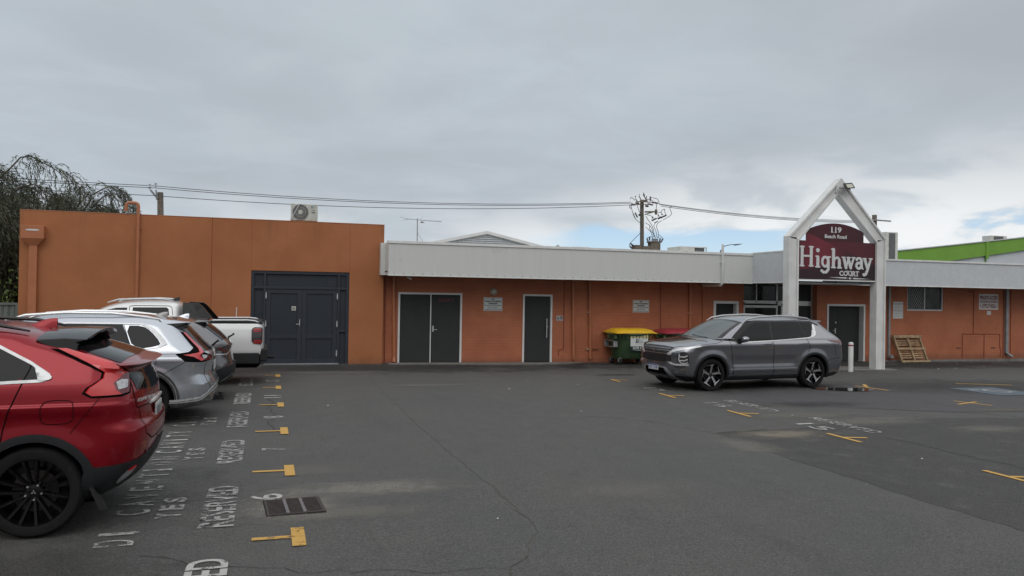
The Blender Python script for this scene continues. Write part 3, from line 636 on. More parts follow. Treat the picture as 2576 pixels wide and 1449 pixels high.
# downpipes
for (xa, xb, za, m_) in [(3.45, 3.50, .10, 'orange2'), (8.92, 8.98, .02, 'orange2'), (9.47, 9.53, .03, 'orange2'), (12.98, 12.98, .0, 'orange2')]:
    b = MB(); b.tube([(xa, YB-.055, 2.47), (xb, YB-.055, za)], .045, 12)
    if xa < 4: b.tube([(xb, YB-.055, za+.04), (xb-.01, YB-.10, -.0)], .05, 12)
    for z in (1.45, .32):
        if xa > 9: b.box(xa-.075, xa+.075, YB-.062, YB-.001, z, z+.02, 1)
    b.build('downpipe', ['orange2', 'cream'], bb_, smooth=True)
b = MB(); b.tube([(13.44, 20.85, 3.62), (13.44, 20.85, 2.42), (13.44, 20.9, 2.36), (13.42, 21.95, 2.36)], .038, 12); b.box(13.38, 13.5, 20.84, 20.9, 3.05, 3.07); b.build('vent_pipe', 'white', bb_, smooth=True)
b = MB(); b.tube([(13.42, 21.93, 2.36), (13.45, 21.93, 2.30), (13.46, 21.95, 0)], .022, 8); b.build('wall_pipe', 'orange2', bb_, smooth=True)
b = MB(); b.box(26.28, 26.40, YB-.09, YB-.002, .08, 2.47); b.add([(26.28, YB-.09, .10), (26.40, YB-.09, .10), (26.40, YB-.002, .10), (26.28, YB-.002, .10), (26.40, YB-.22, -.04), (26.52, YB-.22, -.04), (26.52, YB-.14, -.06), (26.40, YB-.14, -.06)], [(0, 1, 5, 4), (1, 2, 6, 5), (2, 3, 7, 6), (3, 0, 4, 7), (4, 5, 6, 7)]); b.build('downpipe', 'galv', bb_, bevel=.006)
b = MB(); b.box(20.86, 20.94, YB-.08, YB-.002, .05, 2.47); b.box(20.86, 21.0, YB-.18, YB-.002, -.05, .06); b.build('downpipe', 'galv', bb_, bevel=.006)
# thin conduits and traced chases on the wall
CM = mat('conduit_rust_red', (.22, .05, .03), .6)
for pts in [[(8.66, 2.40), (8.66, .32), (8.50, .32), (8.50, .15)], [(11.92, 2.42), (11.95, .9)], [(24.5, 2.35), (24.78, 2.33), (24.78, .80)], [(24.27, -.1), (24.27, .80), (26.05, .79), (26.06, .30), (26.12, .2), (26.08, -.05)], [(25.3, .79), (25.3, -.1)], [(26.22, 2.45), (26.22, -.1)], [(3.22, 2.4), (3.24, -.02)], [(26.58, 2.45), (26.58, -.1)]]:
    b = MB(); b.tube([(x, YB-.012, z) for x, z in pts], .011, 6); b.build('conduit', CM, bb_)
for x, z in ((9.72, .31), (22.42, .30), (24.1, .28), (25.75, .28)): b = MB(); b.box(x-.11, x+.11, YB-.008, YB+.02, z-.035, z+.035, 0); b.box(x-.10, x+.10, YB-.0105, YB-.003, z+.006, z+.022, 1); b.box(x-.10, x+.10, YB-.0105, YB-.003, z-.022, z-.006, 1); b.build('air_brick', ['orange2', 'black'], bb_)
# doors
def door(x0, x1, z0, z1, yf, frame, leaves, depth=.03, fw_=.055, m='doorgrey', fm='white', proud=.02):
    b = MB(); b.box(x0, x0+fw_, yf-proud, yf+.10+depth, z0, z1); b.box(x1-fw_, x1, yf-proud, yf+.10+depth, z0, z1); b.box(x0+fw_, x1-fw_, yf-proud, yf+.10+depth, z1-fw_, z1)
    f = b.build('door_frame', fm, bb_, bevel=.004); out = []
    n = len(leaves)-1
    for i in range(n):
        b = MB(); b.box(leaves[i]+.003, leaves[i+1]-.003, yf+depth, yf+depth+.04, z0+.025, z1-fw_-.004); out.append(b.build('door', m, bb_, bevel=.003))
    return out
z0 = -.045
ds = door(D1[0], D1[1], z0-.02, 1.985, YB, .05, [3.655, 4.548, 5.415])
b = MB(); b.box(4.535, 4.562, YB+.008, YB+.032, z0, 1.93); b.build('astragal', 'white', ds[1])
b = MB(); b.box(4.60, 4.645, YB+.012, YB+.031, .86, 1.03); b.bar((4.62, YB-.01, .92), (4.74, YB-.01, .92), .018, .018); b.bar((4.62, YB+.02, .92), (4.62, YB-.018, .92), .018, .018); b.build('handle', 'alu', ds[1])
b = MB(); b.text('SHOP 7', (4.78, YB+.0265, 1.72), (.46, 0, 0), (0, 0, .105), .03); b.build('shop_lettering', 'red_faint', ds[1], fix=False)
ds = door(D2[0], D2[1], z0-.02, 1.985, YB, .05, [7.40, 8.215])
b = MB(); b.box(8.085, 8.11, YB-.05, YB-.03, .68, 1.26); b.bar((8.097, YB-.04, .72), (8.097, YB+.03, .72), .02, .02); b.bar((8.097, YB-.04, 1.22), (8.097, YB+.03, 1.22), .02, .02); b.lathe([(.02, 0), (.02, .03), (0, .032)], (8.135, YB+.03, 1.02), (0, -1, 0), 12); b.build('pull_handle', 'alu', ds[0])
door(D3[0], D3[1], -.12, 1.87, YB, .05, [13.95, 14.71], depth=.16, fw_=.09)
ds = door(D4[0], D4[1], -.16, 1.82, YB, .05, [18.37, 18.93, 19.83], depth=.20, fw_=.07)
b = MB(); b.box(18.80, 18.84, YB+.185, YB+.2, .80, .98); b.bar((18.82, YB+.17, .90), (18.72, YB+.17, .90), .018, .018); b.lathe([(.03, 0), (.03, .02), (0, .022)], (18.83, YB+.2, 1.18), (0, -1, 0), 12); b.build('handle', 'alu', ds[0])
# louvred window with security mesh
b = MB(); x0, x1, z0, z1 = WN[0], WN[1], 1.62, 2.47
for q in ((x0, x1, z0, z0+.05), (x0, x0+.035, z0+.05, z1), (x1-.05, x1, z0+.05, z1), (22.52, 22.56, z0+.05, z1)): b.box(q[0], q[1], YB+.02, YB+.09, q[2], q[3])
wf = b.build('window', 'alu', bb_, bevel=.003)
b = MB(); b.box(x0+.03, x1-.04, YB+.07, YB+.08, z0+.04, z1); b.build('pane', mat('dusty_glass', (.035, .038, .038), .18, var=.5, scale=3), wf)
b = MB(); st = .095; yy = YB+.045
for i in range(-9, 9):
    for s_ in (1, -1):
        a0, a1 = (x0+.035, z0+.05), (22.52, z1); pts = []
        xs, zs = x0+.4+i*st, z0+.05
        X, Z = (xs, zs); x_e = xs+s_*(z1-zs)*.62; z_e = z1
        def clipx(xa, za, xb, zb, lim):
            t = (lim-xa)/(xb-xa) if abs(xb-xa) > 1e-9 else 0; return lim, za+(zb-za)*t
        if min(X, x_e) > 22.52 or max(X, x_e) < x0+.035: continue
        p, q = (X, Z), (x_e, z_e)
        for lim in (x0+.035, 22.52):
            lo = lim < 22
            if (p[0] < lim) == lo and (q[0] < lim) != lo: p = clipx(*p, *q, lim)
            elif (q[0] < lim) == lo and (p[0] < lim) != lo: q = clipx(*p, *q, lim)
        b.bar((p[0], yy-.002*s_, p[1]), (q[0], yy-.002*s_, q[1]), .006, .007, (0, 1, 0))
b.build('security_mesh', 'alu', wf)
# shopfront glazing set back under the canopy
b = MB(); yg = 22.22
for (xa, xb, za, zb) in ((15.0, 15.06, 0, 2.48), (17.83, 17.89, 0, 2.48), (15.06, 17.83, 1.84, 1.90), (15.62, 15.66, 1.9, 2.48), (16.42, 16.48, 0, 2.48), (17.2, 17.25, 0, 2.48), (15.14, 15.2, 0, 1.84), (16.62, 16.68, 0, 1.80), (15.2, 16.42, 1.76, 1.80), (15.06, 17.83, .0, .1)):
    b.box(xa, xb, yg, yg+.06, za-.1, zb)
sf = b.build('shopfront', 'alu', bb_, bevel=.003)
b = MB(); b.box(15.06, 17.2, yg+.03, yg+.04, 0, 2.45); b.build('pane', 'glass', sf)
b = MB(); b.box(17.25, 17.83, yg+.028, yg+.045, -.1, 1.84); b.box(17.25, 17.83, yg+.028, yg+.045, 1.9, 2.48); b.build('panel_door', 'doorgrey', sf)
# light fittings
def roundlight(x, z, r, lb):
    t = thing('wall_light', lb, 'light', (x, YB, z))
    b = MB(); b.lathe([(0, 0), (r, 0), (r, .035), (r*.94, .045)], (x, YB, z), (0, -1, 0), 28); b.build('base', 'cream', t, smooth=True)
    b = MB(); b.lathe([(r*.92, .04), (r*.9, .06), (r*.75, .09), (r*.45, .105), (0, .11)], (x, YB, z), (0, -1, 0), 28); b.build('lens', 'lampglass', t, smooth=True)
roundlight(6.42, 2.045, .105, 'round bulkhead light above the first no parking sign')
roundlight(27.35, 1.85, .07, 'small round light at the right edge of the brick wall')
cm = thing('security_camera', 'small white camera hung under the left end of the fascia', 'camera', (3.72, 21.2, 2.42))
b = MB(); b.lathe([(0, .05), (.04, .045), (.05, .02), (.045, 0), (0, 0)], (3.72, 21.2, 2.40), (0, 0, 1), 16); b.tube([(3.72, 21.2, 2.40), (3.80, 21.1, 2.35)], .028, 10); b.build('housing', 'sign_white', cm, smooth=True)

# ------------------------------------------------------------------ signs
def frame_sign(name, lb, x0, x1, z0, z1, y, lines, face, ink='ink', border=True, group=None):
    t = thing(name, lb, 'sign', ((x0+x1)/2, y, z0), group=group)
    b = MB(); b.box(x0, x1, y-.006, y, z0, z1); b.build('plate', face, t, bevel=.002)
    if border:
        b = MB(); e = .014; w = .007
        for q in ((x0+e, x1-e, z1-e-w, z1-e), (x0+e, x1-e, z0+e, z0+e+w), (x0+e, x0+e+w, z0+e+w, z1-e-w), (x1-e-w, x1-e, z0+e+w, z1-e-w)): b.box(q[0], q[1], y-.0078, y-.0062, q[2], q[3])
        b.build('border', ink, t)
    W_, H_ = x1-x0, z1-z0
    bs = {}
    for (s_, a0, a1, v0, v1, bold, ik) in lines:
        bs.setdefault(ik, MB()).text(s_, (x0+W_*a0, y-.0085, z0+H_*v0), (W_*(a1-a0), 0, 0), (0, 0, H_*(v1-v0)), bold)
    for ik, q in bs.items(): q.build('lettering', ik, t, fix=False)
    return t
NP = [('NO', .42, .58, .81, .92, .05, 'ink'), ('UNAUTHORISED', .07, .93, .65, .76, .05, 'ink'), ('PARKING', .26, .74, .485, .60, .05, 'ink'), ('PENALTY UP TO $5000', .07, .93, .365, .44, .04, 'ink'), ('CITY OF BUNBURY', .24, .76, .27, .32, .02, 'ink'), ('PARKING LOCAL LAW', .21, .79, .19, .24, .02, 'ink'), ('REGISTRATION No : 0006', .07, .93, .08, .14, .02, 'ink')]
frame_sign('parking_sign', 'white no unauthorised parking sign under the round light', 6.12, 6.70, 1.475, 1.875, YB, NP, 'sign_white')
frame_sign('parking_sign', 'white no unauthorised parking sign on the wall above the green bins', 10.97, 11.54, 1.47, 1.86, YB, NP, 'sign_white')
frame_sign('access_sign', 'large white private access sign with dark red lettering', 25.04, 25.97, 1.69, 2.27, YB, [('PRIVATE ACCESS', .04, .96, .64, .88, .04, 'ink_red'), ('NO PARKING OR STANDING', .05, .95, .44, .57, .03, 'ink_red'), ('KEEP CLEAR', .17, .83, .25, .36, .05, 'ink_red'), ('AT ALL TIMES', .13, .87, .11, .22, .05, 'ink_red'), ('<', .05, .10, .12, .34, .05, 'ink_red'), ('>', .90, .95, .12, .34, .05, 'ink_red')], 'sign_pink', 'ink_red', False)
t = frame_sign('small_notice', 'small white notice just under the private access sign', 25.43, 25.62, 1.50, 1.64, YB, [('parking', .2, .8, .35, .5, .0, 'ink_faint')], 'sign_white', 'ink', False)
frame_sign('notice_sheet', 'tall white notice sheet left of the mesh window', 21.11, 21.55, 1.34, 1.93, YB, [('PRIVATE CAR PARKING', .05, .95, .85, .90, .03, 'ink_red'), ('TENANTS ONLY', .3, .7, .79, .815, .0, 'ink_faint'), ('CUSTOMER PARKING ONLY', .05, .95, .64, .675, .03, 'ink_faint'), ('UNAUTHORISED VEHICLES', .05, .95, .505, .54, .03, 'ink_faint'), ('TOWED AT OWNERS EXPENSE', .05, .95, .43, .465, .03, 'ink_faint'), ('PARKING LOCAL LAW', .15, .85, .275, .31, .02, 'ink_faint'), ('REGISTRATION No : 0006', .05, .95, .12, .16, .03, 'ink_faint')], 'sign_white', 'ink', False)
t = thing('toilet_sign', 'small silver toilet sign right of the single grey door', 'sign', (8.52, YB, 1.2))
b = MB(); b.box(8.42, 8.63, YB-.004, YB, 1.195, 1.345); b.build('plate', 'alu', t)
b = MB()
for x in (8.455, 8.50): b.box(x-.012, x+.012, YB-.0065, YB-.0045, 1.245, 1.30); b.lathe([(0, .001), (.009, .001), (.009, 0)], (x, YB-.0055, 1.318), (0, -1, 0), 10); b.box(x-.006, x+.006, YB-.0065, YB-.0045, 1.225, 1.245)
b.box(8.545, 8.615, YB-.0062, YB-.0045, 1.235, 1.33); b.text('UNISEX WC', (8.44, YB-.006, 1.203), (.12, 0, 0), (0, 0, .014)); b.build('pictograms', 'ink', t)
b = MB(); b.lathe([(.014, 0), (.020, 0), (.020, .002), (.014, .002)], (8.578, YB-.0075, 1.262), (0, -1, 0), 14); b.bar((8.572, YB-.008, 1.312), (8.576, YB-.008, 1.275), .002, .007, (1, 0, 0)); b.bar((8.576, YB-.0082, 1.277), (8.600, YB-.0082, 1.262), .002, .006, (0, 0, 1)); b.build('wheelchair_symbol', 'sign_white', t)
# ------------------------------------------------------------------ gateway
gw = thing('gateway_arch', 'white steel gateway with a peaked top carrying the maroon Highway Court sign', 'gateway', (16.3, 19.2, -.15))
yg0, yg1 = 19.05, 19.33
def uni(b, pts, th):      # I-shaped member: web plus two flanges, drawn as an outline strip in X-Z
    pass
PL, PR = (14.50, 14.86), (17.66, 18.02)
b = MB(); b.box(14.505, 14.55, yg0, yg1, -.16, 3.80); b.box(14.80, 14.845, yg0, yg1, -.16, 3.70); b.box(14.55, 14.80, yg0+.05, yg0+.11, -.16, 3.78); b.build('post', 'postwhite', gw, bevel=.006)
b = MB(); b.box(17.66, 17.70, yg0, yg1, -.17, 3.70); b.box(17.96, 18.0, yg0, yg1, -.17, 3.84); b.box(17.70, 17.96, yg0+.05, yg0+.11, -.17, 3.80); b.build('post', 'postwhite', gw, bevel=.006)
def strip(b, p, q, w, y0, y1):
    p = Vector(p); q = Vector(q); d = (q-p).normalized(); n = Vector((-d.y, d.x))*w/2
    c = [p-n, q-n, q+n, p+n]; b.prism([(v.x, v.y) for v in c], lambda a, e, t: (a, y0+(y1-y0)*t, e), 1)
# rafters: outer flange, inner flange, web
for k, (o0, o1, i0, i1) in enumerate([((14.50, 3.80), (16.32, 5.60), (14.86, 3.68), (16.22, 5.12)), ((18.0, 3.84), (16.32, 5.60), (17.66, 3.70), (16.22, 5.12))]):
    b = MB(); t_ = .05; sg = 1 if k == 0 else -1
    def off(p, q, d):
        p = Vector(p); q = Vector(q); v = (q-p).normalized(); n = Vector((v.y, -v.x))*d*sg; return p+n, q+n
    a0, a1 = off(o0, o1, t_); c0, c1 = off(i0, i1, -t_)
    b.prism([tuple(o0), tuple(o1), tuple(a1), tuple(a0)], lambda a, e, t: (a, yg0+(yg1-yg0)*t, e), 1)
    b.prism([tuple(i0), tuple(i1), tuple(c1), tuple(c0)], lambda a, e, t: (a, yg0+.002+(yg1-yg0-.004)*t, e), 1)
    b.prism([tuple(a0), tuple(a1), tuple(c1), tuple(c0)], lambda a, e, t: (a, yg0+.05+.06*t, e), 1)
    b.build('rafter', 'postwhite', gw)
b = MB(); b.prism([(16.32, 5.60), (16.22, 5.12), (16.10, 5.18), (16.20, 5.49)], lambda a, e, t: (a, yg0-.004+.01*t, e), 1); b.prism([(16.32, 5.60), (16.22, 5.12), (16.36, 5.16), (16.44, 5.46)], lambda a, e, t: (a, yg0-.004+.01*t, e), 1); b.build('apex_plate', 'postwhite', gw)
# sign board: maroon print with paler facets
def signmat():
    m, t, b = newmat('maroon_sign_print')
    g = t.n('ShaderNodeNewGeometry').outputs['Position']; s = t.n('ShaderNodeSeparateXYZ'); t.l(g, s.inputs[0]); x, y, z = s.outputs
    u = t.m('DIVIDE', t.m('SUBTRACT', x, 14.85), 2.8); v = t.m('DIVIDE', t.m('SUBTRACT', z, 2.56), 1.15)
    dark = t.mix(t.rng(v, .0, 1.3), (.030, .012, .018), (.065, .012, .018))
    dark = t.mix(t.rng(u, .55, 1.1, 0, .8), dark, (.022, .014, .017))
    d1 = t.m('ADD', v, t.m('MULTIPLY', u, .82))           # upper right facet edge
    wedge = t.m('MULTIPLY', t.rng(t.m('SUBTRACT', t.m('ADD', .22, t.m('MULTIPLY', u, .42)), v), .01, -.01), t.rng(t.m('ADD', v, t.m('MULTIPLY', t.m('SUBTRACT', u, .35), .9)), 1.0, .98))
    glow = t.m('MULTIPLY', wedge, t.rng(t.m('ABSOLUTE', t.m('SUBTRACT', u, .27)), .45, 0.))
    col = t.mix(glow, dark, (.17, .022, .036))
    fac2 = t.m('MULTIPLY', t.rng(t.m('ADD', v, t.m('MULTIPLY', t.m('SUBTRACT', u, .35), .9)), .98, 1.0), t.rng(v, 1.0, .98))
    col = t.mix(t.m('MULTIPLY', fac2, .6), col, (.115, .016, .026))
    t.l(col, b.inputs['Base Color']); b.inputs['Roughness'].default_value = .3
    return m
M['maroon'] = signmat()
ys = 19.13
pts = [(14.85, 2.56), (17.66, 2.57), (17.66, 3.70), (17.22, 3.70), (17.22, 4.00)]
n_ = 14
for i in range(1, n_): u = 1-i/n_; pts.append((15.16+2.06*u, 4.01+.235*math.sin(math.pi*min(1, max(0, u)))**.85))
pts += [(15.16, 4.00), (15.16, 3.70), (14.85, 3.70)]
b = MB(); b.prism(pts, lambda a, e, t: (a, ys+.04*(1-t), e), 1); sb = b.build('sign_board', 'maroon', gw)
b = MB(); b.box(14.85, 17.66, ys-.02, ys+.05, 2.525, 2.558); b.build('board_trim', 'white', gw)
M['letterwhite'] = mat('sign_letters', (.60, .61, .62), .5, var=.03)
LS = [0]
def stroke(b, pts, w, mi=0):
    """rounded ribbon lettering stroke in the X-Z plane"""
    y = ys-.012-.0006*LS[0]; LS[0] += 1
    ws = w if isinstance(w, (list, tuple)) else [w]*len(pts); L = []; Rr = []; P = [Vector(p) for p in pts]
    for i, p in enumerate(P):
        d = (P[min(i+1, len(P)-1)]-P[max(0, i-1)]).normalized(); n = Vector((-d.y, d.x))*ws[i]/2; L.append(p+n); Rr.append(p-n)
    d = (P[-1]-P[-2]).normalized(); e = P[-1]; n = Vector((-d.y, d.x))
    c1 = [e+(d*math.sin(a)+n*math.cos(a))*ws[-1]/2 for a in (.5, 1.05, 1.57, 2.1, 2.64)]
    d = (P[0]-P[1]).normalized(); n = Vector((-d.y, d.x)); e = P[0]
    c0 = [e+(d*math.sin(a)+n*math.cos(a))*ws[0]/2 for a in (.5, 1.05, 1.57, 2.1, 2.64)]
    m = len(P); vs = L+Rr; fs = [(i, i+1, m+i+1, m+i) for i in range(m-1)]
    k = len(vs); vs = vs+c1; fs.append((m-1,)+tuple(range(k, k+5))+(2*m-1,))
    k = len(vs); vs = vs+c0; fs.append((m,)+tuple(range(k, k+5))+(0,))
    q = [(v.x, y, v.y) for v in vs]; b.add(q, fs, mi)
    # sides, so the letters stand off the board
    loop = L+c1+Rr[::-1]+c0; n = len(loop)
    b.add([(v.x, y, v.y) for v in loop]+[(v.x, ys, v.y) for v in loop], [(i, (i+1) % n, n+(i+1) % n, n+i) for i in range(n)], mi)
def arc(cx, cz, rx, rz, a0, a1, n=14): return [(cx+rx*math.cos(R(a0+(a1-a0)*i/n)), cz+rz*math.sin(R(a0+(a1-a0)*i/n))) for i in range(n+1)]
b = MB()
# H
for x in (15.005, 15.325): stroke(b, [(x, 2.97), (x, 3.50)], .10); stroke(b, [(x-.065, 3.515), (x+.065, 3.515)], .045); stroke(b, [(x-.065, 2.955), (x+.065, 2.955)], .045)
stroke(b, [(15.02, 3.245), (15.31, 3.245)], .06)
# i
stroke(b, [(15.56, 3.22), (15.56, 2.97)], .10); stroke(b, [(15.49, 3.245), (15.55, 3.245)], .045); stroke(b, [(15.49, 2.93), (15.63, 2.93)], .045); stroke(b, [(15.555, 3.42), (15.556, 3.421)], .125)
# g
stroke(b, arc(15.82, 3.09, .105, .14, 0, 360, 24), .075); stroke(b, [(15.925, 3.22), (15.935, 3.0), (15.93, 2.86), (15.87, 2.785), (15.76, 2.775), (15.70, 2.82)], [.08, .09, .09, .085, .08, .09]); stroke(b, [(15.93, 3.23), (16.0, 3.235)], .05)
# h
stroke(b, [(16.115, 3.46), (16.115, 2.96)], .10); stroke(b, [(16.05, 3.465), (16.11, 3.465)], .05); stroke(b, [(16.05, 2.925), (16.18, 2.925)], .045)
stroke(b, [(16.13, 3.13), (16.19, 3.21), (16.26, 3.225), (16.32, 3.17), (16.33, 3.05), (16.33, 2.95)], [.06, .07, .08, .09, .10, .10]); stroke(b, [(16.27, 2.92), (16.40, 2.92)], .045)
# w
stroke(b, [(16.49, 3.215), (16.57, 2.93)], .095); stroke(b, [(16.57, 2.93), (16.65, 3.19)], .06); stroke(b, [(16.65, 3.19), (16.74, 2.93)], .095); stroke(b, [(16.74, 2.93), (16.84, 3.20)], .06)
for x in (16.48, 16.66, 16.84): stroke(b, [(x-.05, 3.235), (x+.05, 3.235)], .045)
# a
stroke(b, [(16.95, 3.17), (17.0, 3.225), (17.08, 3.225), (17.125, 3.17), (17.13, 3.05), (17.135, 2.95), (17.18, 2.91)], [.07, .07, .075, .09, .10, .09, .05]); stroke(b, arc(17.03, 3.0, .085, .085, 60, 330, 16), .075)
# y
stroke(b, [(17.25, 3.20), (17.355, 2.93)], .095); stroke(b, [(17.47, 3.20), (17.37, 2.90), (17.30, 2.75), (17.23, 2.73)], [.06, .075, .08, .10])
for x in (17.245, 17.47): stroke(b, [(x-.045, 3.22), (x+.05, 3.22)], .045)
b.build('highway_lettering', 'letterwhite', sb, fix=False)
def serif(b, s_, x0, x1, z0, z1, bold, ser=True):
    b.text(s_, (x0, ys-.006, z0), (x1-x0, 0, 0), (0, 0, z1-z0), bold)
b = MB(); serif(b, 'COURT', 16.34, 17.06, 2.685, 2.835, .035)
LS[0] = 0
def slab(b, x, z, w, h=.02): stroke(b, [(x-w/2, z), (x+w/2, z)], h)
for x, z in ((16.79, 2.69), (16.90, 2.69), (16.99, 2.69), (16.625, 2.83), (16.735, 2.83)): slab(b, x, z, .05)
b.build('court_lettering', 'letterwhite', sb, fix=False)
b = MB(); serif(b, '119', 16.03, 16.40, 3.97, 4.135, .035)
for x in (16.065, 16.185): slab(b, x, 3.975, .07)
serif(b, 'Beach Road', 15.80, 16.59, 3.795, 3.905, .03); b.build('address_lettering', 'letterwhite', sb, fix=False)
b = MB(); b.add([(15.95, ys-.008, 2.632), (16.60, ys-.008, 2.645), (16.60, ys-.008, 2.60)], [(0, 1, 2)]); b.add([(17.46, ys-.008, 2.605), (16.85, ys-.008, 2.635), (16.85, ys-.008, 2.59)], [(0, 1, 2)])
for x, r in ((16.725, .035), (16.655, .015), (16.795, .015)): b.lathe([(0, 0), (r, 0), (r, -.004)], (x, ys-.008, 2.615), (0, 1, 0), 14)
b.build('flourish', 'letterwhite', sb, fix=False)
fl = thing('floodlight', 'grey floodlight fixed under the peak of the gateway', 'light', (16.3, 19.0, 5.3))
b = MB(); b.add([(16.17, 18.98, 5.27), (16.52, 18.93, 5.24), (16.46, 18.83, 5.21), (16.10, 18.86, 5.24), (16.17, 18.98, 5.31), (16.52, 18.93, 5.28), (16.46, 18.83, 5.25), (16.10, 18.86, 5.28)], [(0, 1, 2, 3), (4, 5, 6, 7), (0, 1, 5, 4), (1, 2, 6, 5), (2, 3, 7, 6), (3, 0, 4, 7)]); b.build('bracket', 'rustbar', fl)
b = MB(); b.bar((16.30, 18.90, 5.34), (16.60, 18.88, 5.37), .20, .035, (0, -.8, .6)); b.build('housing', 'doorgrey', fl, bevel=.005)
b = MB(); b.bar((16.34, 18.876, 5.336), (16.56, 18.858, 5.358), .14, .01, (0, -.8, .6)); b.build('lens', 'lampglass', fl)
b = MB(); b.prism([(14.3, 19.0), (18.45, 19.0), (18.45, 19.9), (14.6, 20.9), (14.6, 21.99), (14.3, 21.99)], lambda a, e, t: (a, e, gz(a)-.05+.07*t), 1); tag(b.build('path', 'concrete', bevel=.01), kind='structure')
b = MB(); b.prism([(14.6, 20.91), (18.45, 19.91), (20.5, 21.0), (20.5, 21.99), (14.61, 21.99)], lambda a, e, t: (a, e, gz(a)-.05+.062*t), 1); tag(b.build('path', 'asphalt_old'), kind='structure')
b = MB(); b.prism([(3.3, 21.55), (7.6, 21.35), (8.7, 21.6), (9.3, 21.99), (3.3, 21.99)], lambda a, e, t: (a, e, gz(a)-.05+.065*t), 1); tag(b.build('door_step', 'concrete', bevel=.01), kind='structure')
b = MB(); b.box(20.5, 32, 21.93, 21.998, -.4, -.13); tag(b.build('wall_footing', 'concrete'), 'pale strip of footing at the base of the right brick wall', 'footing')
bo = thing('bollard', 'white steel bollard with a red band in front of the grey door', 'bollard', (16.42, 18.7, -.14))
b = MB(); b.lathe([(.07, -.02), (.07, .82), (.066, .85), (.04, .865), (0, .868)], (16.42, 18.7, -.14), (0, 0, 1), 24); b.build('post', 'postwhite', bo, smooth=True)
b = MB(); b.lathe([(.071, 0), (.0712, .04), (.071, .04)], (16.42, 18.7, .61), (0, 0, 1), 24); b.build('red_band', mat('red_reflective', (.28, .02, .03), .4), bo)

